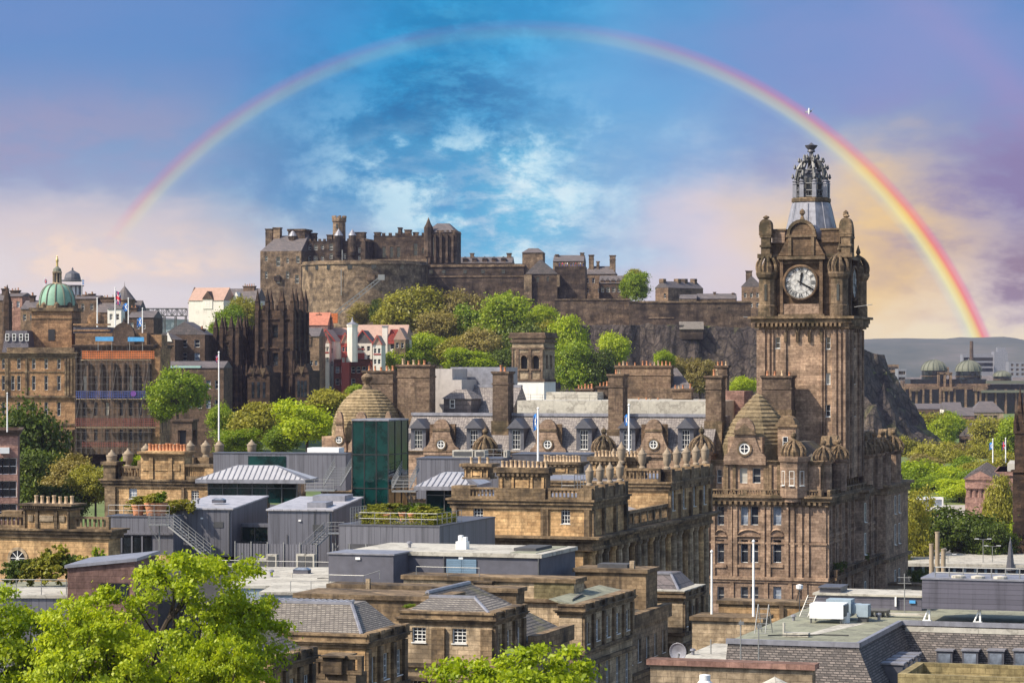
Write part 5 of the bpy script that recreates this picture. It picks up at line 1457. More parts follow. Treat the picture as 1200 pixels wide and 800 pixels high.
def flat_wall(px0, px1, pxe, yt, yb, Y, label, mat='zinc', name='plant_screen', cat='screen'):
    f = Fr(px1, Y, H+(HY-yb)*Y/F, 10)
    t = thing(name, label, cat, f)
    w = -f.x(px0); L = f.y(pxe); z1 = f.z(yt)
    b = M(mat); b.box(-w, 0, 0, L, 0, z1); b.build('panel', t)
    b = M('leaddark'); b.box(-w-.08, .08, -.08, L+.08, z1, z1+.12); b.build('coping', t)
    return t, f, w, L, z1
t, f, w, L, z1 = flat_wall(250, 405, 412, 532, 575, 352, 'long dark zinc roof screen behind the low hip roofed pavilion')
m = M('white'); m.box(f.x(360, 3), f.x(397, 3), 3, 6, z1-.5, f.z(524.5, -5, 3)); m.build('plant_box', t)
m = M('greenpane'); m.box(f.x(291), f.x(335), -.09, -.02, z1*.25, z1-.3); m.build('glazing', t)
t, f, w, L, z1 = flat_wall(488, 588, 600, 538, 585, 350, 'dark zinc roof screen to the right of the green glass tower')
for px0, px1 in ((530, 556), (556, 570), (598-8, 596)):
    m = M('feltwhite'); m.box(f.x(px0, 4), f.x(px1, 4)-.2, 4, 6.5, z1-.8, f.z(527.5, -5, 4)); m.use('steeldark').box(f.x(px0, 4)+.2, f.x(px1, 4)-.4, 3.95, 4, z1+.3, f.z(529, -5, 4)); m.build('air_unit', t)
railing(t, [(f.x(568, 2), 2, z1), (f.x(588, 2), 2, z1)], 1.2, 'steel', .03, 1.2)
t, f, w, L, z1 = flat_wall(600, 690, 700, 533, 560, 356, 'grey lead roof screen behind the flagpole with the blue flag', 'leaddark')
t, f, w, L, z1 = flat_wall(126, 203, 215, 606, 650, 278, 'zinc fronted lower terrace with dark windows under the pots')
m = M('darkpane'); m.box(f.x(132), f.x(178), -.06, -.01, f.z(648), f.z(628)); m.build('glazing', t)
m = M('zinc'); m.box(-w-.2, .1, -.25, 0, f.z(626.5), f.z(624)); 
for p in (143, 155, 167): m.box(f.x(p)-.08, f.x(p)+.08, -.15, -.06, f.z(648), f.z(628))
m.build('fascia', t)
railing(t, [(-w, .3, z1+.1), (-.5, .3, z1+.1)], 1.1, 'steel', .03, 1.7, 'railing', 2)
pot = lambda: M('terracotta').lathe([(.38, 0), (.5, .7), (.56, .7), (.56, .85), (.46, .85)], n=12).mesh('plant_pot', 40)
FT = f; ZT = z1
for i, (px, y, s, kind, lab) in enumerate(((157, 1.4, 1.3, 'hedge', 'terracotta pot of low olive shrub, leftmost on the zinc terrace'), (174, 1.2, 1.5, 'olive', 'terracotta pot with pale bushy plant, middle of the three on the zinc terrace'), (182, 1.5, 1.5, 'green', 'terracotta pot with fresh green plant beside the zinc pavilion'))):
    fr = Fr(600, 1, 0, 10); fr.loc = (f.X+f.x(px)*f.v[0]+y*f.u[0], f.Y+f.x(px)*f.v[1]+y*f.u[1], f.zb+z1+.12)
    q = thing('potted_plant', lab, 'potted plant', fr); link('pot', cached('ppot', pot), q, (0,0,0), 0, s); link('shrub', bush_mesh(i % 3, kind), q, (0, 0, .7*s), i, (.75*s, .75*s, 1.0*s))
for i, (px, y, sx, sz, mt, lab) in enumerate(((153, 4.5, 2.6, 1.9, 'hedge', 'broad olive green shrub on the terrace in front of yellow wing'), (186, 4.5, 2.4, 1.9, 'olive', 'mounded yellow green shrub on the terrace behind the pots'), (207, 5, 1.3, 1.6, 'hedge', 'small shrub on the terrace between yellow wing and zinc pavilion'))):
    fr = Fr(600, 1, 0, 10); fr.loc = (f.X+f.x(px)*f.v[0]+y*f.u[0], f.Y+f.x(px)*f.v[1]+y*f.u[1], f.zb+z1)
    q = thing('shrub', lab, 'shrub', fr); link('foliage', bush_mesh(i, mt), q, (0,0,0), i, (sx, sx*.6, sz))

def glass_tower():
    f = Fr(455, 318, 78, 17.7)
    t = thing('glass_lift_tower', 'tall dark green glass lift tower rising among the zinc pavilions', 'glass tower', f)
    w = -f.x(413); L = f.y(478); z1 = f.z(493)
    g = M('greenpane'); g.box(-w, 0, 0, L, 0, z1); g.build('glazing', t)
    m = M('black')
    for i in range(4): x = -w+w*i/3; m.box(x-.05, x+.05, -.06, -.005, 0, z1)
    for i in range(1, 4): y = L*i/3; m.box(.005, .06, y-.05, y+.05, 0, z1)
    for i in range(5): z_ = z1*i/4; m.box(-w-.05, .07, -.065, -.004, z_-.05, z_+.05); m.box(.004, .066, -.05, L, z_-.05, z_+.05)
    m.use('lead').box(-w-.1, .1, -.1, L, z1, z1+.18); m.build('mullion', t)
    k = M('steeldark')
    for px in (428, 441): k.box(f.x(px, L*.5)-.1, f.x(px, L*.5)+.1, L*.5, L*.5+.2, 0, z1)
    k.build('lift_frame', t)
    gb = M('greenpane'); x1 = f.x(478, 1)
    return t
glass_tower()
def steel_stair(px0, py0, px1, py1, Y0, Y1, wid, label, land=None):
    zb = H+(HY-py0)*Y0/F
    f = Fr(px0, Y0, zb, 0); t = thing('steel_stair', label, 'stair', f)
    c = Vector(((px1-600)*Y1/F-f.X, Y1-Y0, H+(HY-py1)*Y1/F-zb))
    stair(t, (0, 0, 0), c, wid, 'steel', 12, 1.05)
    if land:
        dx, dy = land; m = M('steel'); x0, x1 = sorted((c.x, c.x+dx)); m.box(x0, x1, c.y-dy/2, c.y+dy/2, c.z-.1, c.z)
        m.tube((c.x+dx*.5, c.y, c.z-.1), (c.x+dx*.5, c.y, c.z-3.2), .08); m.tube((c.x+dx*.5, c.y, c.z-1.8), (c.x+dx, c.y, c.z-.2), .05); m.build('landing', t)
        railing(t, [(c.x+dx*.0, c.y-dy/2, c.z), (c.x+dx, c.y-dy/2, c.z), (c.x+dx, c.y+dy/2, c.z)], 1.1, 'steel', .03, .8, 'railing', 3)
    return t
steel_stair(243, 650, 199, 614, 274, 276, 1.3, 'steel stair in front of the left zinc pavilion above the lime tree', (-2.1, 1.6))
steel_stair(347, 659, 384, 624, 272, 274, 1.3, 'steel stair climbing right beneath the zinc pavilion with roof hatches', (1.6, 1.6))
steel_stair(389, 569, 402, 547, 316, 325, 2.0, 'steep steel stair left of the green glass tower', None)
steel_stair(470, 572, 481, 550, 312, 322, 2.0, 'steep steel stair right of the green glass tower', None)
for px0, px1, py, Y, lab in ((357, 392, 574, 315, 'steel balcony platform at the foot of the stair left of the glass tower'), (459, 487, 575, 311, 'steel balcony platform at the foot of the stair right of the glass tower')):
    f = Fr(px1, Y, H+(HY-py)*Y/F, 5); t = thing('balcony', lab, 'balcony', f); w = -f.x(px0)
    M('steel').box(-w, 0, 0, 2.2, -.15, 0).build('platform', t); railing(t, [(-w, .1, 0), (-.1, .1, 0)], 1.2, 'steel', .03, 1.1, 'railing', 3)
    m = M('steel'); m.tube((-w*.3, 1, -.15), (-w*.15, 3, -2.6), .09); m.tube((-w*.5, 1, -.15), (-w*.15, 3, -2.6), .09); m.build('strut', t)
# ------------------------------------------------------------------ near row of low sandstone buildings, roofs and plant in the foreground
random.seed(21)
def deck():
    f = Fr(470, 263, 58)
    t = thing('roof_deck', 'dark courtyard roof deck carrying the zinc pavilions behind the white flat roof', 'roof deck', f)
    w = -f.x(150); b = M('feltdark'); b.box(-w, 0, 0, 95, 0, f.z(676)); b.build('slab', t)
    z0 = f.z(676)
    railing(t, [(f.x(244), .4, z0), (f.x(300), .8, z0), (f.x(385), 1.2, z0)], 1.2, 'steel', .035, 1.7, 'railing', 2)
    m = M('zinc')
    for i in range(60):
        x = f.x(252)+i*.32
        if x < f.x(348): m.box(x, x+.26, 5.0, 5.06, z0, z0+2.6)
    m.build('fence_panel', t)
    m = M('steel')
    for i in range(10): x = f.x(252)+i*1.75; m.box(x-.05, x+.05, 4.88, 4.98, z0, z0+2.8)
    m.build('fence_post', t)
    for px, h in ((308, 1.1), (318, 1.5), (353, 1.6), (362, 1.6)):
        m = M('feltwhite'); x = f.x(px, 3); m.box(x-.55, x+.55, 3, 3.6, z0+.2, z0+.2+h); m.use('steeldark').lathe([(.0, 0), (.42, 0)], 0, 0, 12); m.v = m.v[:8]; m.f = m.f[:6]; m.m = m.m[:6]
        m.use('steeldark').box(x-.35, x+.35, 2.96, 3.0, z0+.45, z0+h); m.build('air_unit', t)
deck()
def slab(px0, px1, py, Y, depth, zb, label, mat, wallmat, name='flat_roof', cat='flat roof', ang=17.7, pxe=None, over=.15):
    f = Fr(px1, Y, zb, ang); t = thing(name, label, cat, f); w = -f.x(px0); L = depth if pxe is None else f.y(pxe); z1 = f.z(py)
    b = M(wallmat); b.box(-w, 0, 0, L, 0, z1-.25); b.build('wall', t)
    r = M(mat); r.box(-w-over, over, -over, L+over, z1-.25, z1); r.build('roof', t)
    return t, f, w, L, z1
t, f, w, L, z1 = slab(263, 388, 686, 240, 22, 66, 'bright white flat roof with pale blue glazed front left of the dark box', 'feltwhite', 'boxblue', ang=4)
m = M('steel')
for i in range(14): x = -w+w*i/14; m.box(x, x+.05, -.04, -.005, z1-2.6, z1-.3)
m.build('mullion', t)
m = M('feltwhite')
for px, y in ((285, 6), (310, 12), (342, 9), (360, 14)): x = f.x(px, y); m.tube((x, y, z1), (x, y, z1+.45), .06)
m.build('vent_pipe', t)
t, f, w, L, z1 = slab(306, 392, 693.5, 232, 9, 66, 'lower cream strip of flat roof in front of the white roof', 'feltwhite', 'boxblue', ang=4)
railing(t, [(f.x(340), .3, z1), (-.3, .3, z1)], .9, 'steel', .03, 1.6, 'railing', 1)
def dark_box():
    f = Fr(633, 243, 70)
    t = thing('plant_room', 'long dark slate hung plant room with white roof and blue louvred doors', 'plant room', f)
    w = -f.x(432); L = f.y(674); z1 = f.z(649)
    b = M('boxdark'); b.box(-w, 0, 0, L, 0, z1-.35); b.build('wall', t)
    r = M('feltwhite'); r.box(-w-2, .2, -.2, L+.2, z1-.35, z1); r.use('feltgreen').box(f.x(595), -.6, .6, L-.6, z1, z1+.05); r.use('feltdark').box(f.x(602, 3), f.x(628, 3), 3, L-3, z1+.05, z1+.3); r.build('roof', t)
    l = M('blueshut'); l.box(f.x(523.5), f.x(540.8), -.1, .02, f.z(678), f.z(657)); l.build('door', t); l = M('blueshut'); l.box(f.x(541.2), f.x(558.5), -.1, .02, f.z(678), f.z(657)); l.build('door', t)
    k = M('steeldark'); k.tube((-.1, -.12, 0), (-.1, -.12, z1-.3), .09); k.tube((f.x(521), -.12, 0), (f.x(521), -.12, z1-.3), .07); k.build('downpipe', t)
    p = M('white'); p.box(f.x(534, 4), f.x(546, 4), 4, 5, z1, z1+.7); p.box(f.x(536, 4), f.x(540, 4), 4.2, 4.8, z1+.7, z1+1.25); p.box(f.x(541, 4), f.x(545, 4), 4.2, 4.8, z1+.7, z1+1.1); p.build('vent_cowl', t)
    f2 = Fr(461, 238, 70); x0, y0 = f.x(461, -4), -4
    b = M('boxdark'); b.box(f.x(385, -4), x0, -4, .6, 0, f.z(650.5, x0, -4)); b.use('lead').box(f.x(385, -4)-.12, x0+.12, -4.12, .7, f.z(650.5, x0, -4), f.z(650.5, x0, -4)+.14); b.use('white').box(f.x(417, -4), f.x(422.5, -4), -4.12, -4.0, f.z(655, x0, -4)-.1, f.z(655, x0, -4)+.12); b.build('annex', t)
    l = M('white'); l.box(f.x(538), f.x(543), -.14, 0, z1-.6, z1-.4); l.build('lamp', t)
dark_box()
def para(px0, px1, yt, yb, Y, label, mat='buff', depth=1.2, name='parapet_wall', cat='wall', cap='golddark', ang=17.7, pxe=None):
    f = Fr(px1, Y, H+(HY-yb)*Y/F, ang); t = thing(name, label, cat, f); w = -f.x(px0); z1 = f.z(yt); L = depth if pxe is None else f.y(pxe)
    b = M(mat); b.box(-w, 0, 0, L, 0, z1-.35); b.build('wall', t)
    b = M(cap); b.box(-w-.2, .2, -.22, L+.2, z1-.35, z1); b.build('coping', t)
    return t, f, w, L, z1
t, f, w, L, z1 = para(473, 673, 678, 740, 229, 'cream sandstone parapet below the long dark plant room', 'buff', 3)
g = M('mosswall'); g.box(f.x(626), -.02, -.06, 0, f.z(703), z1-.36); g.build('render_panel', t)
g = M('golddark'); g.box(-w, 0, -.35, 0, f.z(706), f.z(702)); g.use('golddark').box(f.x(560), f.x(581), -1.2, -.4, f.z(698), f.z(684)); g.box(f.x(559), f.x(582), -1.3, -.3, f.z(684), f.z(682)); g.build('ledge', t)
railing(t, [(f.x(486), .4, z1), (f.x(560), .4, z1)], .7, 'steel', .03, 2.5, 'railing', 1)
t, f, w, L, z1 = para(386, 605, 689, 760, 221, 'long low soot stained parapet in front of the cream one', 'golddark', 2.2)
m = M('buff'); m.box(f.x(430), f.x(434.5), -.3, 0, z1-1.2, z1+.5); m.build('pier', t)
railing(t, [(f.x(384), .3, z1), (f.x(425), .3, z1), (f.x(440), 1.0, z1+.4)], .7, 'steel', .035, 2.2, 'railing', 1)
t, f, w, L, z1 = para(347, 517, 699, 790, 208, 'weathered stone upstand wall with a tuft of weeds behind the hipped slate roof', 'golddark', 5)
link('weed', bush_mesh(1, 'green'), t, (f.x(481), -.15, f.z(714)), 0, (.6, .3, .5))
t, f, w, L, z1 = para(674, 757, 667, 760, 246, 'grey brown stone upstand between the slate roofs at the middle of the row', 'golddark', 4)
m = M('buff'); m.box(f.x(736), f.x(741), .5, 1, z1, z1+.7); m.build('pier', t)
m = M('feltdark'); m.box(f.x(700, 1), f.x(735, 1), 1, 3, z1, z1+.35); m.build('roof_hatch', t)

def terraced(pxl, pxc, pxe, Y, yt, label, nwin, front=(), roof='slatewarm', ridge=None, mat='buff', strings=True, zb=62, fstyle='six', depthroof=5.0, flat=None, lower=True):
    f = Fr(pxc, Y, zb); t = thing('town_house', label, 'house', f)
    w = -f.x(pxl); L = f.y(pxe); zt = f.z(yt); zw = zt-.6
    fw = []
    for px0, px1, a, b in front: c = f.x((px0+px1)/2); fw.append((c, f.z(b, c), f.x(px1)-f.x(px0), f.z(a, c)-f.z(b, c)))
    rw = []
    for i in range(nwin):
        y = L*(i+.5)/nwin; rw.append((y, zw-2.75, 1.1, 1.75))
        if lower: rw.append((y, zw-7.6, 1.2, 2.9)); rw.append((y, zw-12.0, 1.2, 2.6))
    block(t, mat, -w, 0, 0, L, 0, zw, fw, rw, style=fstyle, rev=.25, panes=['pane', 'pane', 'panelight'])
    b = M('golddark'); b.cornice(-w, 0, 0, L, zw+.12, .45, .38); b.box(-w-.05, .08, -.08, L+.08, zw+.12, zt-.15); b.box(-w-.15, .2, -.2, L+.2, zt-.15, zt)
    for i in range(nwin+1): y = L*i/nwin; y = min(max(y, .35), L-.35); b.box(-.02, .22, y-.3, y+.3, zw-3.2, zw-.4); b.box(-.04, .3, y-.4, y+.4, zw+.13, zt+.06)
    b.ring(-w, 0, 0, L, zw-3.5, zw-3.2, .3); b.ring(-w, 0, 0, L, zw-4.5, zw-4.2, .35)
    b.build('cornice', t)
    if ridge:
        yr, pa, pb = ridge; r = M(roof); zr = f.z(yr, -w*.5, depthroof); xa, xb = f.x(pa, depthroof), f.x(pb, depthroof)
        D = max(L-.5, depthroof+.3)
        r.add([(-w+.3, .4, zt-.1), (-.4, .4, zt-.1), (-.4, D, zt-.1), (-w+.3, D, zt-.1), (xa, depthroof, zr), (xb, depthroof, zr), (xb, D, zr), (xa, D, zr)], [(0,1,5,4), (1,2,6,5), (2,3,7,6), (3,0,4,7), (4,5,6,7)]); 
        r.use('lead').tube((-.4, .4, zt-.05), (xb, depthroof, zr+.03), .12, .12, 5); r.box(xa-.1, xb+.1, depthroof-.2, depthroof+.25, zr-.05, zr+.14)
        r.build('roof', t)
    return t, f, w, L, zt, zw
t, f, w, L, zt, zw = terraced(250, 428, 475, 180, 743, 'low sandstone house with wide hipped slate roof and pale ribbed ridge', 3, ridge=(706, 262, 412), depthroof=4.6, mat='gold')
m = M('zincroof'); zr = f.z(706, -8, 4.6)
for i in range(22): x = f.x(262, 5)+i*.42; m.box(x, x+.16, 4.9, 6.8, zr+.02, zr+.16)
m.build('roof_light', t)
lad = M('steeldark'); xa, xb = f.x(288, 3), f.x(297, 3)
for i in range(7): s = i/6; lad.box(f.x(286), f.x(297), .6+3.6*s, .75+3.6*s, zt+.2+(zr-zt)*s, zt+.35+(zr-zt)*s)
lad.build('roof_ladder', t)
t, f, w, L, zt, zw = terraced(225, 316, 367, 164.7, 771, 'low sandstone house with dark slate hip roof half behind the lime tree', 3, ridge=(731, 235, 287), depthroof=4.2, roof='slatemoss', mat='gold')
f = Fr(417, 176, 62); t = thing('balcony_wall', 'dark stone link wall with balustrade openings between the two hipped houses', 'wall', f)
m = M('golddark'); zt = f.z(770); m.box(f.x(368), 0, 0, 2.0, 0, f.z(790)); m.box(f.x(380), f.x(402), -.3, 1.6, f.z(790), f.z(770)); m.box(f.x(378), f.x(407), -.5, 1.8, f.z(770), f.z(768)); m.build('wall', t)
m = M('golddark'); baluster_run(m, (f.x(368), .2), (f.x(381), .2), f.z(796), 1.3); baluster_run(m, (f.x(402), .2), (f.x(424), .2), f.z(790), 1.2); m.build('balustrade', t)
t, f, w, L, zt, zw = terraced(470, 577, 614, 199.5, 718, 'plain sandstone house front with barred sash windows behind the middle lime tree', 3, front=((483, 499, 734.5, 752), (530, 546.5, 736, 753.5), (483, 499, 792, 812), (530, 546.5, 794, 814)), ridge=(700, 505, 556), depthroof=5.0, roof='slatewarm', mat='buff')
m = M('golddark'); x = f.x(514.5); m.box(x-.5, x+.5, -.3, .02, 0, zw-.6); m.box(f.x(576)-.8, .02, -.2, .02, 0, zw-.6); m.build('pilaster', t)
# slate links that slope to the street between the pavilions
def link_roof(px0, px1, Y, yt, yb, label, dx, n=2):
    f = Fr(px0, Y, 62); t = thing('slate_roof_range', label, 'slate roofed range', f)
    L = f.y(px1); zp = f.z(yb); zr = f.z(yt, -dx, 0)
    b = M('buff'); b.walls(-dx*1.6, -.6, 0, L, 0, zp-.6, (), [(L*(i+.5)/5, zp-4.4, 1.1, 2.0) for i in range(5)]+[(L*(i+.5)/5, zp-9.4, 1.1, 2.4) for i in range(5)]); b.build('wall', t)
    for i in range(5):
        for k, hh in ((4.4, 2.0), (9.4, 2.4)): window(t, -.6, L*(i+.5)/5, zp-k, 1.1, hh, 'r', 'sash', 'pane')
    b = M('golddark'); b.box(-.9, -.2, 0, L, zp-1.2, zp); 
    b.box(-1.0, .1, 0, L, zp-5.6, zp-5.2)
    b.build('parapet', t)
    r = M('slatemoss'); r.add([(-.9, 0, zp-.5), (-.9, L, zp-.5), (-dx, L, zr), (-dx, 0, zr), (-dx*1.6, 0, zp-.5), (-dx*1.6, L, zp-.5)], [(0,1,2,3), (3,2,5,4), (0,3,4), (1,5,2)]); r.use('lead').tube((-dx, 0, zr), (-dx, L, zr), .18, .18, 6); r.build('roof', t)
    for i in range(n):
        s = M('steeldark'); y = L*(.3+.3*i); a, c = .35, .5
        P = lambda k, yy: (-.9+(-dx+.9)*k, yy, zp-.5+(zr-zp+.5)*k+.08)
        s.add([P(a, y), P(a, y+1.2), P(c, y+1.2), P(c, y)], [(0,1,2,3)]); s.use('panelight').add([tuple(Vector(q)+Vector((0,0,.03))) for q in (P(a+.02, y+.12), P(a+.02, y+1.08), P(c-.02, y+1.08), P(c-.02, y+.12))], [(0,1,2,3)]); s.build('skylight', t)
    return t, f
link_roof(632, 676, 206.5, 694, 745, 'sloping slate roof with skylights left of the five windowed sandstone pavilion', 9.0)
t, f, w, L, zt, zw = terraced(655, 682, 741, 221.7, 708, 'sandstone pavilion with five pilastered side windows and dark flat roof', 5, mat='buff', roof='feltdark')
r = M('feltgreen'); z_ = 0
r.add([(-w+.3, .3, zt-.1), (-.3, .3, zt-.1), (-.3, L-.3, zt-.1), (-w+.3, L-.3, zt-.1), (-w-1, .3, zt+.35), (-w-1, L, zt+.35)], [(0,1,4), (1,2,5,4), (0,4,5,3), (0,3,2,1)]); r.use('feltdark').add([(-w+.6, 1.5, zt+.2), (-1.6, 2.5, zt+.16), (-2.6, 8, zt+.2), (-w+.2, 6.5, zt+.36)], [(0,1,2,3)]); r.build('roof', t)
link_roof(742, 790, 237, 700, 722, 'short slate roof range between the two right hand sandstone pavilions', 8.0, 2)
t, f, w, L, zt, zw = terraced(752, 800, 823.5, 253.6, 693, 'end sandstone pavilion with pale lead hip roof against the hotel', 3, ridge=(672, 762, 786), depthroof=3.6, roof='slatefar', mat='buff')
m = M('feltwhite'); m.box(-w-.2, .25, -.25, L+.2, zt+.005, zt+.12); m.build('gutter', t)
# stone walls, poles and the white roof in front of the hotel
t, f, w, L, z1 = para(811, 892, 724, 800, 243, 'grey ashlar wall with flagpoles in front of the hotel', 'buff', 4)
t, f, w, L, z1 = para(842, 966, 706, 760, 262, 'low stained sandstone parapet directly below the hotel front', 'gold', 3)
m = M('golddark'); m.box(f.x(914), f.x(919), -.3, .1, z1-2.2, z1-.3); m.build('pier', t)
t, f, w, L, z1 = para(762, 952, 778, 860, 168, 'long near parapet wall along the bottom edge with pinkish coping', 'buff', 1.0, cap='pink')
t, f, w, L, z1 = slab(790, 858, 776, 182, 12, 66, 'small cream flat roof in front of the ashlar wall', 'feltwhite', 'buff', ang=17.7)
m = M('steel'); m.tube((f.x(833, 5), 5, z1), (f.x(833, 5), 5, z1+1.0), .05); m.build('vent_pipe', t)
def pole(px, yt, yb, Y, label, r=.14, mat='polewhite', name='flagpole', cat='flagpole', ball=True):
    f = Fr(px, Y, H+(HY-yb)*Y/F, 0); t = thing(name, label, cat, f); h = f.z(yt)
    m = M(mat); m.tube((0,0,0), (0,0,h), r*1.15, r*.8, 10); m.build('pole', t)
    if ball: m = M(mat); m.lathe([(0, h-.02), (r*1.3, h+.1), (r*1.3, h+.2), (0, h+.35)], n=8); m.build('cap', t)
    return t, f, h
pole(834, 648, 724, 247, 'shorter white flagpole without flag in front of the hotel', .10)
pole(883, 636, 722, 244, 'taller white flagpole without flag in front of the hotel', .11)
def mastpole(px, yt, yb, Y, label): return pole(px, yt, yb, Y, label, .045, 'steel', 'mast', 'mast', False)
for px, yt, yb, Y, lab in ((868, 726, 778, 175, 'thin steel mast left on the slate mansard edge'), (889, 730, 781, 175, 'thin steel mast right on the slate mansard edge')):
    t, f, h = mastpole(px, yt, yb, Y, lab); m = M('steel'); m.box(-.12, .2, -.06, .06, h-.3, h-.1); m.build('bracket', t)
f = Fr(894, 181, H+(HY-742)*181/F, 10); t = thing('lattice_frame', 'small steel lattice access frame on the roof edge below the flagpoles', 'frame', f); m = M('steel')
for a in (-.35, .35):
    m.tube((a-.2, 0, 0), (a, .5, 1.9), .035); m.tube((a+.2, 1, 0), (a, .5, 1.9), .035)
for k in range(6): m.tube((-.35, .1*k, .32*k), (.35, .1*k, .32*k), .025)
m.build('frame', t)
f = Fr(795, 172, H+(HY-779)*172/F, 0); t = thing('satellite_dish', 'grey satellite dish on a short post over the near parapet', 'satellite dish', f)
m = M('steel'); m.tube((0,0,0), (0,0,.75), .05); m.build('post', t)
m = M('lead'); pr = [(0.02, 0), (.25, .03), (.45, .1), (.58, .19), (.56, .2), (.43, .12), (.02, .03)]; m.lathe(pr, 0, 0, 20); m.v = [(x, .1-z_, .85+y) for x, y, z_ in m.v]; m.build('dish', t, rz=R(-25))
f = Fr(826, 150, H+(HY-802)*150/F, 0); t = thing('roof_cowl', 'white round ventilator cowl at the bottom edge', 'cowl', f); m = M('white'); m.lathe([(.5, -.4), (.5, 0), (.28, .28), (.30, .3), (.30, .55), (0, .6)], n=16); m.build('cowl', t, smooth=40)
f = Fr(908, 150, H+(HY-806)*150/F, 0); t = thing('parasol', 'pale canvas parasol top just showing at the bottom edge', 'parasol', f); m = M('feltwhite'); m.lathe([(1.2, 0), (1.2, .05), (.05, .62), (0, .68)], n=8); m.build('canopy', t); m = M('steel').tube((0,0,-2), (0,0,.6), .04); m.build('post', t)

def mansard_block():
    f = Fr(1005, 176, 62)
    t = thing('mansard_building', 'slate hung mansard building with flat green felt roof filling the bottom right corner', 'building', f)
    z1 = f.z(756); x0 = f.x(853); L = f.y(1055); X2 = f.x(1330, L); s = 3.4; hh = 6.5; D = L+14
    m = M('slatewall')
    o = s
    zb = z1-hh
    # front face, side face, second front face, all raking outwards
    m.q((x0-.0, -o, zb), (o, -o, zb), (0, 0, z1), (x0, 0, z1)); m.q((o, -o, zb), (o, L-o, zb), (0, L, z1), (0, 0, z1)); m.q((o, L-o, zb), (X2, L-o, zb), (X2, L, z1), (0, L, z1)); m.q((x0, D, zb), (x0, -o, zb), (x0, 0, z1), (x0, D, z1))
    m.build('mansard_wall', t)
    b = M('buff'); b.box(x0, o-.3, -o+.3, D, 0, zb); b.box(o-.29, X2, L-o+.3, D, 0, zb-.01); b.build('wall', t)
    r = M('feltgreen'); r.q((x0, 0, z1+.02), (0, 0, z1+.02), (0, D, z1+.02), (x0, D, z1+.02)); r.q((0, L, z1+.02), (X2, L, z1+.02), (X2, D, z1+.02), (0, D, z1+.02)); r.build('roof', t)
    k = M('lead'); k.box(x0-.1, .15, -.2, .1, z1-.12, z1+.2); k.box(-.1, .18, .101, L-.2, z1-.12, z1+.2); k.box(.181, X2, L-.2, L+.1, z1-.12, z1+.2)
    k.use('feltwhite').box(.4, X2, L-.32, L-.2, z1-.55, z1-.2); k.build('roof_edge', t)
    for i in range(4):                                     # roof windows of the shaded side
        y = 4.6+i*2.05; q = M('leaddark'); zz = z1-3.6; ox = s*3.4/hh
        q.box(ox-1.0, ox+.45, y-.55, y+.55, zz, zz+2.0); q.use('lead').box(ox-1.1, ox+.55, y-.65, y+.65, zz+2.0, zz+2.12); dd = q.build('dormer', t)
        link('pane', pane_mesh(.8, 1.6, 'panelight'), dd, (ox+.53, y, zz+.2), R(90))
    for px in (1109, 1139, 1169, 1199, 1229):
        yy = L-s*.27; x = f.x(px, yy); zz = f.z(780, x, yy); q = M('leaddark'); hgt = f.z(761, x, yy)-zz
        q.box(x-.55, x+.55, yy-.9, yy+.8, zz-.1, zz+hgt); q.use('lead').box(x-.62, x+.62, yy-1.0, yy+.8, zz+hgt, zz+hgt+.1); dd = q.build('dormer', t)
        link('pane', pane_mesh(.86, hgt-.25, 'panelight'), dd, (x, yy-.98, zz+.1))
    pth = M('feltwhite'); pth.add([(f.x(944, 6), 6, z1+.03), (f.x(957, 6), 6, z1+.03), (f.x(1015, 15), 15, z1+.03), (f.x(990, 15), 15, z1+.03)], [(0,1,2,3)]); pth.build('walkway', t)
    u = M('feltwhite'); u.box(f.x(917, 4), f.x(947, 4), 4, 4.7, z1+.05, z1+.3); u.box(f.x(917, 4), f.x(919, 4), 4, 4.3, z1+.3, z1+.95); u.build('roof_light', t)
    return f, z1, L
FM, ZM, LM = mansard_block()
def on_roof(px, y, lab, name, cat):
    x = FM.x(px, y); fr = Fr(600, 1, 0, 17.7); fr.loc = (FM.X+x*FM.v[0]+y*FM.u[0], FM.Y+x*FM.v[1]+y*FM.u[1], FM.zb+ZM+.02)
    return thing(name, lab, cat, fr), (lambda p, yy=0: FM.x(p, y+yy)-x), (lambda py, yy=0: FM.z(py, x, y+yy)-ZM)
t, X, Z = on_roof(988, 14, 'large white air handling unit on the green felt roof', 'air_handling_unit', 'air unit')
M('white').box(X(948.5), 0, 0, 2.0, .35, Z(708.5)).build('casing', t); m = M('steeldark')
for a in (X(950), -.2): m.box(a-.05, a+.05, .1, .2, 0, .35); m.box(a-.05, a+.05, 1.7, 1.8, 0, .35)
m.build('leg', t); M('steeldark').box(.0, .06, .2, 1.8, .5, Z(710)).build('grille', t)
t, X, Z = on_roof(997, 16.6, 'pale blue grey ductwork box behind the white air unit', 'duct_unit', 'duct unit')
M('boxblue').box(X(968), 0, 0, 1.5, .3, Z(703)).build('casing', t); M('boxblue').box(0.01, X(1006), .3, 1.2, .5, Z(708)).build('duct', t); M('white').lathe([(.35, 0), (.35, .7), (0, .7)], X(994), -1.2, 12).build('vent_cowl', t)
t, X, Z = on_roof(1017, 16, 'smaller blue grey fan box right of the white air unit', 'fan_unit', 'fan unit')
M('boxblue').box(X(1004), 0, 0, 1.2, .35, Z(709)).build('casing', t); M('steeldark').box(X(1005), -.1, .1, 1.0, 0, .35).build('leg', t)
t, X, Z = on_roof(1080, 26, 'long low dark plant housing with raised cap across the back of the felt roof', 'plant_housing', 'plant housing')
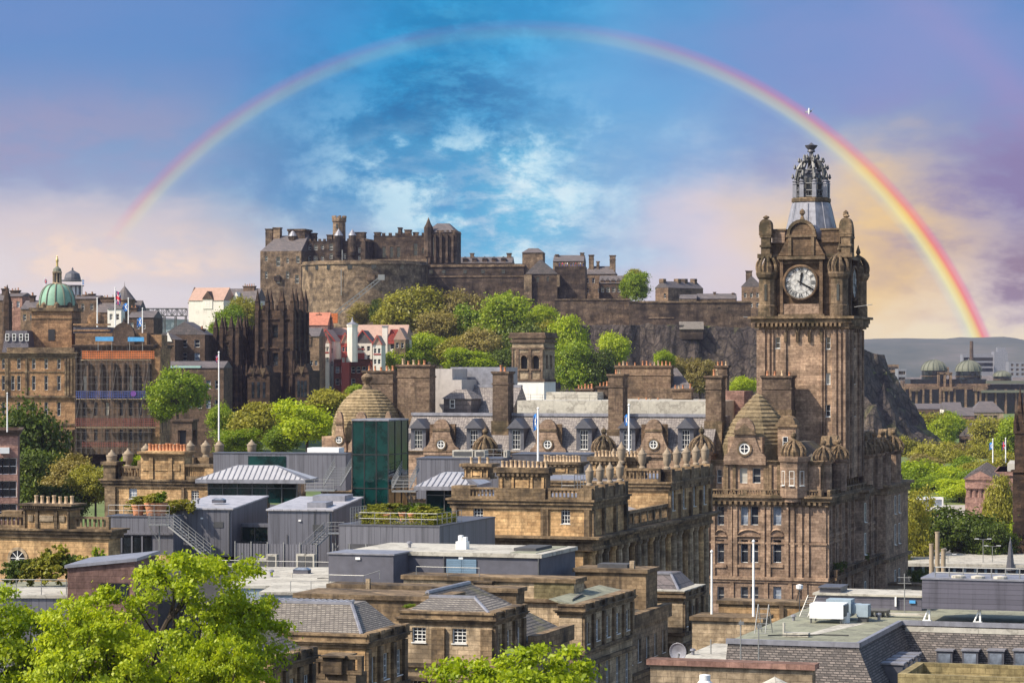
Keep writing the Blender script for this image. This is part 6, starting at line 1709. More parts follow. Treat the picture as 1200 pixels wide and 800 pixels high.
M('louvre').box(X(955), 0, 0, 4.5, 0, Z(700)).build('casing', t); M('feltwhite').box(X(955)-.15, .1, -.15, 4.6, Z(700), Z(700)+.15).build('roof', t); q = M('leaddark'); q.box(X(959), X(984), .4, 3, Z(700)+.15, Z(692)); q.box(X(958), X(985), .2, 3.2, Z(692), Z(690.5)); q.build('raised_cap', t)
m = M('white'); m.box(X(1049), X(1051), -.2, -.05, Z(711), Z(700)); m.use('cyan').box(X(1066), X(1073), -.12, -.02, Z(707), Z(703.5)); m.build('sign', t)
t, X, Z = on_roof(1040, 20, 'row of low pipework and trays on the felt roof beside the louvred box', 'pipework', 'pipework'); m = M('steeldark')
for i in range(3): m.tube((X(1012), i*.5, .45), (0, i*.5, .45), .12)
for i in range(5): m.box(X(1013+6.5*i)-.05, X(1013+6.5*i)+.05, -.1, 1.3, 0, .35)
m.build('pipe', t); M('feltwhite').box(X(1041), X(1085), .1, .6, .15, .3).build('cable_tray', t)
t, X, Z = on_roof(1080.5, 17.3, 'big dark louvred plant screen on white legs at the right edge', 'louvred_screen', 'plant screen')
x1 = X(1330); zb = Z(727) if Z(727) > .5 else .9
M('louvre').box(0, x1, 0, 5, .95, Z(678.5)).build('casing', t); M('lead').box(-.08, x1, -.08, 5.1, Z(678.5), Z(678.5)+.12).build('coping', t)
for px in (1085.5, 1145, 1205): q = M('white'); a = X(px); q.box(a-.3, a+.3, .1, .7, 0, .12); q.tube((a-.25, .4, .1), (a+.1, .4, .95), .06); q.box(a+.1, a+.22, .3, .5, .1, .95); q.build('leg', t)
railing(t, [(X(1093), 1.2, Z(678)), (X(1260), 1.2, Z(678))], .75, 'steel', .05, 1.0, 'railing', 2)
for px in (1122, 1145, 1171): q = M('feltwhite'); q.lathe([(.5, 0), (.5, .15), (.1, .22), (0, .22)], X(px), .5, 14); q.v = [(a, b_, c+Z(678.5)+.12) for a, b_, c in q.v]; q.build('fan_cover', t)
for px, yt, lab in ((1091.5, 637, 'left and middle height of three concrete flues'), (1098.5, 623, 'tallest concrete flue, in the middle of three'), (1105.5, 643, 'shortest concrete flue, on the right of three')):
    t, X, Z = on_roof(px, 30, lab, 'flue', 'flue'); m = M('potstone'); m.lathe([(.17, 0), (.17, Z(yt)-.1), (.19, Z(yt)-.1), (.19, Z(yt)), (.12, Z(yt)), (.12, Z(yt)-.5)], n=12); m.build('pipe', t)
t, X, Z = on_roof(946, 19, 'leaning steel access ladder at the left end of the dark plant housing', 'ladder', 'ladder'); m = M('steel')
for a in (-.3, .3): m.tube((a-.25, 0, 0), (a+.25, .6, Z(698)), .04)
for k in range(9): s = k/9; m.tube((-.55+.5*s, .6*s, Z(698)*s), (.05+.5*s, .6*s, Z(698)*s), .025)
m.build('frame', t)
t, X, Z = on_roof(1060, 24, 'thin aerial mast with cross arms on the felt roof', 'mast', 'mast'); m = M('steel'); m.tube((0,0,0), (0,0,Z(672)), .04); 
for k in (.6, .75, .9): m.tube((-.5, 0, Z(672)*k), (.5, 0, Z(672)*k), .02)
m.build('pole', t)
f = Fr(1052, 163, 70, 17.7); t = thing('parapet_tank', 'moss stained roofless parapet enclosure at the bottom right corner', 'parapet', f); x1 = f.x(1330); z1 = f.z(789); m = M('mosswall'); Lq = 7
m.box(0, x1, 0, .5, 0, z1); m.box(0, .5, .501, Lq, 0, z1); m.box(.501, x1, Lq-.5, Lq, 0, z1); m.box(.4, x1, .4, Lq-.4, 0, z1-1.2); m.build('wall', t)
f = Fr(937, 262, H+(HY-690)*262/F, 0); t = thing('floodlight', 'small white floodlight on a bracket before the hotel corner', 'floodlight', f); m = M('steeldark'); m.tube((0, 3.2, -1.5), (0, 0, 0), .05); m.tube((0, 0, -5), (0, 0, 0), .05); m.build('bracket', t); m = M('white'); m.lathe([(.1, -.1), (.32, .05), (.34, .4), (0, .5)], n=10); m.build('lamp_head', t)
# left foreground: clad block, bushes on the roof terrace, rails
f = Fr(158, 222, 64, 4); t = thing('clad_block', 'reddish tile clad stair block half hidden by the lime tree', 'building', f); w = -f.x(79); z1 = f.z(660)
b = M('cladding'); b.add([(-w,0,0),(0,0,0),(0,9,0),(-w,9,0),(-w,0,z1-.4),(0,0,z1+.2),(0,9,z1+.2),(-w,9,z1-.4)], [(0,3,2,1),(0,1,5,4),(1,2,6,5),(2,3,7,6),(3,0,4,7),(4,5,6,7)]); b.build('wall', t)
r = M('lead'); r.add([(-w-.2,-.2,z1-.4),(.2,-.2,z1+.2),(.2,9.2,z1+.2),(-w-.2,9.2,z1-.4),(-w-.2,-.2,z1-.15),(.2,-.2,z1+.45),(.2,9.2,z1+.45),(-w-.2,9.2,z1-.15)], [(0,3,2,1),(4,5,6,7),(0,1,5,4),(1,2,6,5),(2,3,7,6),(3,0,4,7)]); r.build('roof', t)
m = M('darkpane'); m.box(f.x(118), f.x(150), -.08, -.01, f.z(702), f.z(683)); m.build('glazing', t)
t, f, w, L, z1 = slab(-40, 80, 697, 224, 8, 64, 'white edged roof terrace with steel rail at the left edge', 'feltwhite', 'zinc', 'roof_terrace', 'terrace', 4)
railing(t, [(-w, .2, z1), (-.2, .2, z1)], 1.25, 'steel', .04, 2.0, 'railing', 2)
t2, f2, w2, L2, z2 = slab(-40, 140, 690, 243, 8, 64, 'planted roof strip carrying olive bushes under the sandstone wing', 'feltgreen', 'zinc', 'planted_roof', 'roof', 4)
for i, (px, wd, ht, kind, lab) in enumerate(((18, 3.0, 3.0, 'dark', 'dark bush on the planted roof, leftmost of the row'), (36, 3.0, 3.2, 'hedge', 'olive bush on the planted roof left of the biggest'), (60, 4.6, 4.0, 'hedge', 'biggest olive bush on the planted roof under the round window'), (88, 3.4, 3.6, 'dark', 'dark bush on the planted roof beside the clad block'), (106, 3.0, 3.4, 'olive', 'pale olive bush on the planted roof behind the clad block'), (118, 2.4, 3.8, 'green', 'green bush on the planted roof nearest to the zinc terrace'))):
    fr = Fr(px, 245, f2.zb+z2, 0); q = thing('bush', lab, 'bush', fr); link('foliage', bush_mesh(i % 3, kind), q, (0,0,0), i, (wd*.55, wd*.5, ht))
def near_tree(px, ytop, ybase, Y, wpx, n, seed, label, lobes=16, leaf=.021, low=.22, fork=.3, holes=(), limbs=()):
    fr = Fr(px, Y, H+(HY-ybase)*Y/F, 0); h = (ybase-ytop)*Y/F; w = wpx*Y/F
    o = thing('tree', label, 'tree', fr, 'lime green trees in the foreground'); o.scale = (w/2, w/2, h)
    me, cen, lr, cz, hz = crown(seed, n, leaf, lobes, low, .58, per=90, holes=holes); me.materials[0] = MATS['lime']
    link('crown', me, o); link('trunk', trunk_mesh(seed, cen, cz, hz, .03, fork, 14), o)
    if limbs:
        b = M('bark')
        for pts, r in limbs:
            for k, (a, c) in enumerate(zip(pts, pts[1:])): b.tube(a, c, r*(1-k*.25), r*(.75-k*.25), 7)
        b.build('limb', o)
near_tree(212, 631, 905, 150, 262, 34000, 901, 'lime green tree with dark forked branches showing through, in front of the clad block', 22, .019, .16, .3, ((-.33, .56, .13), (-.20, .61, .14), (-.32, .71, .11), (-.05, .74, .11), (-.12, .52, .10), (.17, .62, .10), (.45, .50, .12), (-.58, .62, .10), (.30, .78, .09)),
  (([(-.05, 0, .05), (-.2, -.05, .3), (-.27, -.1, .46), (-.33, -.12, .57), (-.34, -.1, .68)], .034), ([(-.27, -.1, .46), (-.2, -.12, .56), (-.1, -.1, .66), (-.04, -.05, .76), (.03, 0, .86)], .032), ([(-.1, -.1, .66), (.02, -.1, .72), (.14, -.05, .80)], .018), ([(-.27, -.1, .46), (-.42, -.15, .55), (-.52, -.1, .62)], .018), ([(-.04, -.05, .76), (-.14, -.05, .84), (-.2, 0, .9)], .014), ([(.05, 0, .1), (.15, -.1, .4), (.17, -.1, .58), (.22, -.05, .7)], .026), ([(.15, -.1, .4), (.36, -.1, .48), (.47, -.05, .56)], .018)))
near_tree(20, 672, 930, 142, 230, 34000, 902, 'dense lime green tree crown cut by the left edge', 15, .021)
near_tree(112, 700, 950, 136, 215, 32000, 903, 'lime green tree crown low between the two taller ones at bottom left', 14, .022)
near_tree(262, 725, 960, 140, 150, 22000, 905, 'small lime green tree against the house with dark hip roof', 12, .024)
near_tree(606, 730, 1000, 150, 262, 38000, 904, 'lime green tree top at the middle of the bottom edge', 15, .022, .3)

# small clutter of the flat roofs
def clutter(px, py, Y, kind, lab, s=1.0):
    f = Fr(px, Y, H+(HY-py)*Y/F, 12)
    if kind == 'vent': t = thing('roof_vent', lab, 'roof vent', f); m = M('lead'); m.lathe([(.22*s, 0), (.22*s, .7*s), (.42*s, .72*s), (.36*s, .95*s), (0, 1.05*s)], n=10); m.build('cowl', t)
    elif kind == 'hatch': t = thing('roof_hatch', lab, 'roof hatch', f); M('boxdark').box(-.8*s, .8*s, 0, 1.2*s, 0, .4*s).build('kerb', t); M('panelight').hip(-.85*s, .85*s, -.05, 1.25*s, .4*s, .62*s, .3, .3).build('roof_light', t)
    elif kind == 'cable': t = thing('roof_cable', lab, 'cable', f); m = M('black'); m.path([(0, 0, .05), (s*.6, .6, .05), (s*1.6, .4, .06), (s*2.6, 1.3, .05), (s*4, 1.2, .05)], .045, 5); m.build('cable', t)
    else: t = thing('air_unit', lab, 'air unit', f); M('feltwhite').box(-.7*s, .7*s, 0, .5*s, .15, 1.2*s).build('casing', t); M('black').box(-.45*s, .45*s, -.03, 0, .35, 1.05*s).build('grille', t)
clutter(318, 676, 250, 'vent', 'small lead vent on the white flat roof', .7); clutter(352, 672, 254, 'hatch', 'low roof light on the white flat roof', .9); clutter(372, 678, 248, 'cable', 'black cable lying across the white flat roof', .9)
clutter(480, 643, 252, 'vent', 'lead vent on the white roof of the long dark plant room', .7); clutter(580, 645, 250, 'cable', 'black cable on the white roof of the long dark plant room', 1.2)
clutter(900, 745, 180, 'cable', 'black cable wandering over the green felt roof', 1.3); clutter(1030, 726, 193, 'vent', 'small lead vent on the green felt roof before the low pipework', .5); clutter(930, 728, 193, 'vent', 'small lead vent on the green felt roof beside the leaning ladder', .5)
clutter(812, 768, 187, 'vent', 'lead vent on the small cream roof by the satellite dish', .5); clutter(232, 590, 287, 'vent', 'lead vent on the left zinc clad pavilion', .6); clutter(255, 589, 288, 'hatch', 'flat roof light on the left zinc clad pavilion', .8)
# ------------------------------------------------------------------ castle on its rock
random.seed(31)
def wins(f, rows, cols, x0, x1, ztop, sp, w, h, jitter=0, skip=0):
    out = []
    for r in range(rows):
        for c in range(cols):
            if random.random() < skip: continue
            out.append((x0+(x1-x0)*(c+.5)/cols, ztop-r*sp-h, w, h))
    return out
def mass(px0, px1, pxe, yt, yb, Y, ang, mat, label=None, cat='castle building', name='castle_building', rows=0, cols=0, ww=1.0, wh=1.9, sp=4.2, top=2.4, parent=None, L=None, cren=0, roof=None, yr=None, inset=.3, gab=None, skip=.15, rrows=0, rcols=0, pane='darkpane', fm='framewhite', zb=None, wy=None):
    """a straight walled building (or a part of one) sized from its nearest right corner"""
    f = Fr(px1, Y, H+(HY-yb)*Y/F, ang)
    t = thing(name, label, cat, f) if parent is None else parent
    w = -f.x(px0); L = L if L else max(6, f.y(pxe) if pxe else 12); z1 = f.z(yt)
    fw = wins(f, rows, cols, -w+w*.03, -w*.03, z1-top, sp, ww, wh, 0, skip) if rows else []
    if wy: fw = [(f.x(p), f.z(b, f.x(p)), wd*Y/F, f.z(a, f.x(p))-f.z(b, f.x(p))) for p, a, b, wd in wy]
    rw = wins(f, rrows, rcols, L*.05, L*.95, z1-top, sp, ww, wh, 0, skip) if rrows else []
    block(t, mat, -w, 0, 0, L, -16, z1, fw, rw, style='far', pane=pane, rev=.4, fm=fm)
    if cren:
        n = int(w/(cren*2))
        b = M(mat); b.box(-w-.1, .1, -.12, .8, z1-.3, z1+.02)
        for i in range(n): x = -w+w*(i+.25)/n; b.box(x, x+cren, -.12, .8, z1-.01, z1+cren*.9)
        b.build('battlement', t)
        n = int(L/(cren*2)); b = M(mat); b.box(-.8, .12, .82, L, z1-.3, z1+.02)
        for i in range(n): y = L*(i+.25)/n; b.box(-.8, .12, max(.83, y), y+cren, z1-.01, z1+cren*.9)
        b.build('battlement', t)
    if roof:
        h = f.z(yr, -w/2, L/2)-z1; r = M(roof)
        if gab == 'x': r.gable(-w, 0, -.3, L+.3, z1, z1+h, 'x', .05)
        elif gab == 'y': r.gable(-w-.3, .3, 0, L, z1, z1+h, 'y', .05)
        else: r.hip(-w-.3, .3, -.3, L+.3, z1, z1+h, w*inset, L*.45)
        r.build('roof', t)
    return t, f, w, L, z1
def chim(t, f, px0, px1, yt, yb, y, dep=1.6, n=4, mat='castle'):
    x0, x1 = f.x(px0, y), f.x(px1, y); chimney(t, x0, x1, y, y+dep, f.z(yb, x0, y), f.z(yt, x0, y), n, mat, 0, 1.0, pots=False)
def local(f, px, py, Y): pass
PX = lambda px, Y: (px-600)*Y/F
# palace block with round tower beside it
t, f, w, L, z1 = mass(305, 353, 360, 294, 372, 1112, 12, 'castle', 'tall pale brown palace block at the left end of the castle with sloping grey roof', roof=None, wy=[(312, 300, 306, 3), (312, 318, 326, 3), (337, 318, 326, 3.5), (337, 302, 308, 3), (326, 301, 312, 4.5), (326, 322, 332, 4.5), (349, 300, 308, 4), (348, 322, 332, 4.5), (316, 352, 356, 3)], L=22)
r = M('slatefar'); zr = f.z(276.5, -8, 12); r.add([(-w, 0, z1), (0, 0, z1), (0, 22, z1), (-w, 22, z1), (-w+4, 11, zr), (0, 11, zr+.3)], [(0,1,5,4), (2,3,4,5), (1,2,5), (3,0,4)]); r.build('roof', t)
chim(t, f, 311, 319, 268, 290, 9, 3, 0); chim(t, f, 320, 328, 266.5, 288, 9, 3, 0)
o = M('castledark'); o.box(f.x(322), f.x(329), -1.4, 0, f.z(329), f.z(323)); o.build('oriel', t)
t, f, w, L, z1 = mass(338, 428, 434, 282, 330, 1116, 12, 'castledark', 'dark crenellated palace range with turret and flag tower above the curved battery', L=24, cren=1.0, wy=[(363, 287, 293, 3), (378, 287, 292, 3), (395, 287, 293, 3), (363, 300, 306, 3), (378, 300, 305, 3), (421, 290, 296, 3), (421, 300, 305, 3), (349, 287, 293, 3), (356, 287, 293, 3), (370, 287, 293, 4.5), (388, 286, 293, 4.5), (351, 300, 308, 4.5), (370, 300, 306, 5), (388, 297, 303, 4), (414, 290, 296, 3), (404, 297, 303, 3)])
a, b_ = f.x(337.5, -1), f.x(357, -1); q = M('castledark'); q.box(a, b_, -.8, 9, z1-14, f.z(268.5)); q.box(a-.4, b_+.4, -1.2, 9.4, f.z(270), f.z(267.5)); q.build('tower', t)
for px, rr, yb, yt in ((343.5, 1.8, 277, 268), (397, 1.8, 277, 268), (413, 1.6, 277, 269)):
    x = f.x(px, -.5); q = M('castledark'); q.lathe([(rr*.7, z1-6), (rr, z1-4.5), (rr, f.z(yb-1))], x, -.6, 12); tt_ = q.build('turret', t); q = M('lead'); q.lathe([(rr*1.12, f.z(yb-1)), (rr*.9, f.z(yb-3)), (.15, f.z(yt)), (0, f.z(yt-1.5))], x, -.6, 12); q.build('cap', tt_)
x = f.x(397.5, 8); q = M('castle'); q.lathe([(2.7, z1-2), (2.6, f.z(259)), (2.95, f.z(258)), (2.95, f.z(254))], x, 8, 12, math.pi/12)
for i in range(8): a0 = 2*math.pi*i/8+math.pi/8; q.box(x+2.55*math.cos(a0)-.42, x+2.55*math.cos(a0)+.42, 8+2.55*math.sin(a0)-.42, 8+2.55*math.sin(a0)+.42, f.z(254), f.z(251.3))
ft = q.build('flag_tower', t); q = M('darkpane'); q.box(x-.7, x+.1, 8-2.75, 8-2.4, f.z(266), f.z(261)); q.build('window', ft)
for px0, px1, yt in ((364, 369.5, 273), (383, 389, 275), (412, 427, 272)):
    chim(t, f, px0, px1, yt, 285, 6, 3, 0, 'castledark')
# the curved battery and the long forewall
def battery():
    f = Fr(424, 1070, 118, 0); t = thing('battery_wall', 'big curved battery wall of pale stone below the castle palace', 'castle wall', f)
    rad = (500-352)*1070/F/2*1.02; top = f.z(305); m = M('castlepale')
    m.lathe([(rad*1.03, -26), (rad*1.0, top-10), (rad*1.0, top-1.6), (rad*1.02, top-1.5), (rad*1.02, top-.9), (rad*.995, top-.8), (rad*.995, top), (rad*.95, top), (rad*.95, top-2)], 0, rad*.95, 40, 0, math.pi*.98, math.pi*1.99); m.build('wall', t)
    k = M('darkpane')
    for px in (358, 371, 385, 410, 438, 470):
        x = f.x(px); s = max(-.98, min(.98, x/rad)); y = rad*.95-rad*math.sqrt(1-s*s)
        k.box(x-.9, x+.9, y-.25, y+1, top-3.4, top-1.7)
    k.build('gun_port', t)
    k = M('castledark'); 
    x = f.x(435); s = x/rad; y = rad*.95-rad*math.sqrt(1-s*s); k.box(x-1.6, x+1.6, y-1.2, y+1, f.z(329), f.z(322)); k.build('buttress', t)
    q = M('steel'); q.tube((f.x(400), 6, top-2), (f.x(400), 6, f.z(292)), .2); q.build('pole', t)
    d = M('steel'); d.tube((f.x(400), -.5, f.z(346)), (f.x(400), -.6, f.z(315)), .16); d.build('downpipe', t)
battery()
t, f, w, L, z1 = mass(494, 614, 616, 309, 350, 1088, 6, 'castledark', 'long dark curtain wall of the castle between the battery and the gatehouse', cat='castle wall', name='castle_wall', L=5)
q = M('castle'); q.box(-w-.3, .3, -.4, .5, z1-1.2, z1-.3); q.box(-w, 0, -.3, 0, z1-5.2, z1-4.8)
q.build('string_course', t)
q = M('darkpane')
for px in (505, 520, 545, 566, 590): q.box(f.x(px)-.7, f.x(px)+.7, -.1, .5, z1-3.8, z1-2.4)
q.build('gun_port', t)
mass(424, 500, 500, 303.5, 325, 1100, 6, 'castle', 'low brown wall joining palace range and ruined hall', cat='castle wall', name='castle_wall', L=4)
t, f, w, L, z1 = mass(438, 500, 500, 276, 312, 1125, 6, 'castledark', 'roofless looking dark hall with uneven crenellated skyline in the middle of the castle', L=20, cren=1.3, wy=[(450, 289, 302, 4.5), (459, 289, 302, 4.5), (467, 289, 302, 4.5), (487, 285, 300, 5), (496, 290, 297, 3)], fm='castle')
for px0, px1, yt in ((438.5, 445, 272), (466.5, 470, 266.5), (474, 481, 269), (484, 489, 272)): chim(t, f, px0, px1, yt, 278, 2, 4, 0, 'castledark')
q = M('whitewall'); q.box(f.x(428, 2), f.x(437.5, 2), 2, 5, f.z(303), f.z(292)); q.build('pale_wall', t)
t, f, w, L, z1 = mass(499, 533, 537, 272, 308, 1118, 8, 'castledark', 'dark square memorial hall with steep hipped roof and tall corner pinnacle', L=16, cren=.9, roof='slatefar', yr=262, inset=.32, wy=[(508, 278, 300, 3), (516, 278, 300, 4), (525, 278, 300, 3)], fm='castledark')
for px, yt, rr in ((502, 254, 1.9), (533, 272-3, 1.0), (516, 273, .7)):
    q = M('castledark'); q.lathe([(rr, z1-10), (rr, z1+(2 if px == 502 else 0)), (rr*.55, f.z(yt+8) if px == 502 else z1+.8), (0, f.z(yt))], f.x(px), .3, 8); q.build('pinnacle', t)
for i in range(5): q = M('castledark'); x = -w*(i+.15)/5; q.box(x-.9, x, -1.2, 0, 0, z1-1); q.build('buttress', t)
# barracks row behind the wall
t, f, w, L, z1 = mass(538, 600, 602, 308, 318, 1150, 5, 'castle', 'long low barrack row with grey roof and small dormers behind the curtain wall', L=12, roof='slatefar', yr=301, gab='x')
for px in (545, 556, 568, 579, 590):
    q = M('castledark'); x = f.x(px, 1); q.box(x-1, x+1, .6, 5, z1, z1+1.8); q.use('slatefar').gable(x-1.2, x+1.2, .4, 5, z1+1.8, z1+2.8, 'y', .1); q.build('dormer', t)
for p0, p1 in ((551, 555), (594, 599)): chim(t, f, p0, p1, 296.5, 306, 5, 2, 0)
# gatehouse tower and argyle style block
t, f, w, L, z1 = mass(612, 636, 638, 296, 325, 1090, 6, 'castle', 'square gate tower with low pyramid roof right of the curtain wall', L=10, roof='slatefar', yr=291, inset=.3, rows=1, cols=2)
t, f, w, L, z1 = mass(616, 653, 655, 321, 366, 1074, 6, 'castledark', 'dark gabled guard building stepping down over the cliff edge', L=9, wy=[(630, 324, 331, 4), (642, 324, 330, 3.5)], fm='castledark')
r = M('slatefar'); xm = f.x(634, 4.5); r.add([(-w-.2, -.3, z1), (.2, -.3, z1), (.2, 9.3, z1), (-w-.2, 9.3, z1), (xm, -.3, f.z(304)), (xm, 9.3, f.z(304))], [(0,1,4), (2,3,5), (0,4,5,3), (1,2,5,4)]); r.build('roof', t)
q = M('castlepale'); q.box(f.x(614.5), f.x(623.5), -1.4, -.05, f.z(352), f.z(322)); q.box(f.x(653), f.x(656), -1, 5, f.z(336), f.z(322)); q.build('pale_buttress', t)
t, f, w, L, z1 = mass(650, 686, 690, 312, 352, 1076, 4, 'castledark', 'ramped rampart wall below the visitors terrace', L=14, cat='castle wall', name='castle_wall')
TERR = (f, z1, w)
t, f, w, L, z1 = mass(648, 684, 688, 306, 330, 1120, 6, 'castle', 'hall with plain dark grey roof behind the terrace', L=12, roof='slatefar', yr=299, gab='x'); chim(t, f, 680, 684, 296, 308, 5, 2, 0); chim(t, f, 651, 654, 298, 308, 4, 2, 0)
t, f, w, L, z1 = mass(684, 721, 722, 321, 346, 1108, 6, 'tenement', 'tall house with hipped roof and corner chimneys at the right end of the castle', L=12, roof='slatefar', yr=312, inset=.2, rows=2, cols=5, ww=1.0, wh=2.0, sp=4, top=1.6)
for p0, p1, yt in ((690, 695.5, 298.5), (714.5, 721, 299), (699, 702, 306)): chim(t, f, p0, p1, yt, 322, 3, 2.2, 0)
q = M('castlepale'); q.box(f.x(684)-.2, f.x(688), -.15, 0, 0, f.z(322)); q.build('quoin', t)
t, f, w, L, z1 = mass(702, 736, 738, 332, 352, 1088, 6, 'tenedark', 'lower dark range with row of arched dormers under the castle house', L=10, roof='slatefar', yr=323, gab='x', rows=1, cols=5, ww=1.3, wh=2.0, top=1.5, skip=0)
for px in (706, 712, 718.5, 725, 731):
    q = M('tenedark'); x = f.x(px, .6); q.box(x-.8, x+.8, .2, 4, z1, z1+1.2); q.use('slatefar').gable(x-.9, x+.9, .1, 4, z1+1.2, z1+2.1, 'y', .05); q.build('dormer', t)
# lower rampart along the top of the cliff
t, f, w, L, z1 = mass(604, 650, 652, 357, 392, 1068, 4, 'castledark', 'sloping lower rampart beneath the guard building', cat='castle wall', name='castle_wall', L=4)
t, f, w, L, z1 = mass(650, 738, 740, 351, 382, 1054, 8, 'castledark', 'dark lower rampart along the cliff top left of the corner bastion', cat='castle wall', name='castle_wall', L=4, cren=0)
q = M('castle'); q.box(-w, .1, -.3, 1, z1-.2, z1+.4); q.build('coping', t)
t, f, w, L, z1 = mass(737, 880, 892, 354, 384, 1046, 2, 'castledark', 'dark bastion wall at the right end of the cliff with two small openings', cat='castle wall', name='castle_wall', L=6, wy=[(752.5, 381, 386, 4), (765.5, 381, 386, 4), (843, 360, 362, 4)], fm='castledark')
q = M('castle'); q.box(-w, .1, -.3, 1, z1-.2, z1+.5); q.build('coping', t)
q = M('castle'); q.box(f.x(760), f.x(790), -.25, .05, f.z(373), f.z(371.5)); q.build('string_course', t)
f = Fr(824, 1032, H+(HY-388)*1032/F, 2); t = thing('store_building', 'small store with pale sloping roof built against the dark bastion wall', 'building', f); w = -f.x(797); z1 = f.z(386); q = M('castledark'); q.box(-w, 0, 0, 5, -3, z1); q.build('wall', t); q = M('slatewarm'); q.add([(-w-.3, -.5, z1), (.3, -.5, z1), (.3, 5, f.z(377)), (-w-.3, 5, f.z(377)), (-w-.3, -.5, z1+.2), (.3, -.5, z1+.2), (.3, 5, f.z(377)+.2), (-w-.3, 5, f.z(377)+.2)], [(0,3,2,1),(4,5,6,7),(0,1,5,4),(1,2,6,5),(2,3,7,6),(3,0,4,7)]); q.build('roof', t)
# houses along the western skyline
t, f, w, L, z1 = mass(768, 783, 824, 337, 356, 1150, 42, 'tenement', 'dark roofed house with three chimneys on the rock left of the clock tower', name='house', cat='house', rows=1, cols=2, roof=None, zb=None)
r = M('slatefar'); r.gable(-w-.2, .2, 0, L, z1, f.z(329), 'y', .1); r.build('roof', t)
for yy in (.8, L*.45, L*.65, L*.92): q = M('castle'); q.box(-w*.5-1.4, -w*.5+1.0, yy-.9, yy+.9, z1+2, f.z(326.5, 0, yy)); q.build('chimney', t)
for k in (.3, .55, .78): q = M('panelight'); y_ = L*k; q.add([(-w*.28, y_, z1+(f.z(329)-z1)*.50+.1), (-w*.28, y_+4, z1+(f.z(329)-z1)*.50+.1), (-w*.14, y_+4, z1+(f.z(329)-z1)*.26+.1), (-w*.14, y_, z1+(f.z(329)-z1)*.26+.1)], [(0,1,2,3), (3,2,1,0)]); q.build('skylight', t)
t, f, w, L, z1 = mass(796, 816, 818, 350, 358, 1120, 8, 'castlepale', 'low pale gabled lodge on the bastion', name='house', cat='house', roof='slatefar', yr=345, gab='x', L=8)
t, f, w, L, z1 = mass(816, 862, 864, 350, 358, 1122, 8, 'castle', 'long low grey roofed shed on the bastion', name='house', cat='house', roof='slatefar', yr=344, gab='x', L=8); chim(t, f, 836, 838.5, 342, 350, 3, 1.4, 0); chim(t, f, 858, 860, 343, 350, 3, 1.4, 0)
t, f, w, L, z1 = mass(869, 892, 894, 336, 360, 1105, 8, 'tenement', 'house with crowstepped gable just left of the clock tower', name='house', cat='house', roof='slatefar', yr=324, gab='y', L=14, rows=2, cols=3, sp=4); chim(t, f, 874, 881, 317, 336, 4, 2, 0)
# visitors on the terrace
def person_mesh(i):
    """one continuous low figure: skin modifier style hull by stacked rings"""
    b = MB(); rings = [(0, .15, .10), (.45, .14, .10), (.85, .17, .11), (1.0, .19, .12), (1.35, .22, .13), (1.42, .12, .09), (1.48, .07, .07), (1.52, .08, .09), (1.62, .10, .11), (1.74, .07, .08), (1.77, .01, .01)]
    n = 10; vs = []; fs = []
    for z, rx, ry in rings:
        for k in range(n): a = 2*math.pi*k/n; vs.append((rx*math.cos(a), ry*math.sin(a), z))
    cols = ['carblue', 'flagred', 'pink', 'white', 'black']
    for j in range(len(rings)-1):
        b.use('flagnavy' if j < 2 else 'skin' if j in (5, 6, 7) else 'bark' if j > 7 else cols[i % 5])
        o = len(b.v); b.add([vs[j*n+k] for k in range(n)]+[vs[(j+1)*n+k] for k in range(n)], [(k, (k+1) % n, (k+1) % n+n, k+n) for k in range(n)])
    b.use(cols[i % 5])
    for s in (-1, 1): b.path([(s*.22, 0, 1.33), (s*.27, .02, 1.05), (s*.25, -.08, .82)], .05, 5)
    return b.mesh('person')
ftr, ztr, wtr = TERR
cl = ['dark blue', 'red', 'pink', 'white', 'black']
for i in range(10):
    px = 656+3.1*i+random.uniform(-.8, .8)
    fr = Fr(600, 1, 0, 4); x = ftr.x(px, 1); fr.loc = (ftr.X+x*ftr.v[0]+ftr.u[0], ftr.Y+x*ftr.v[1]+ftr.u[1], ftr.zb+ztr)
    o = cached(('person', i % 5), lambda: person_mesh(i)); p = link('person', o, None, fr.loc, random.random()*6)
    tag(p, 'tiny visitor in %s top standing on the castle terrace' % cl[i % 5], 'person', 'visitors on the castle terrace')
# crane jib by the battery
f = Fr(392, 1010, H+(HY-369)*1010/F, 0); t = thing('crane', 'slender pale crane jib rising beside the curved castle battery', 'crane', f)
a = Vector((0, 0, 0)); c = Vector((f.x(447), 0, f.z(325))); m = M('steel'); n = 16
d = (c-a); up = Vector((-d.z, 0, d.x)).normalized()*.75
for s in (-1, 1): m.tube(a+up*s+Vector((0,-.5,0)), c+up*s*.7+Vector((0,-.5,0)), .2, .2, 4); m.tube(a+up*s+Vector((0,.5,0)), c+up*s*.7+Vector((0,.5,0)), .2, .2, 4)
for i in range(n): s = 1 if i % 2 else -1; m.tube(a+d*(i/n)+up*s, a+d*((i+1)/n)-up*s, .14, .14, 4)
m.box(c.x-1.2, c.x+1.2, -.9, .9, c.z-1, c.z+1); m.build('jib', t)
m = M('netorange'); m.box(-1.6, 1.2, -1, 1, -3, .6); m.build('cab', t)

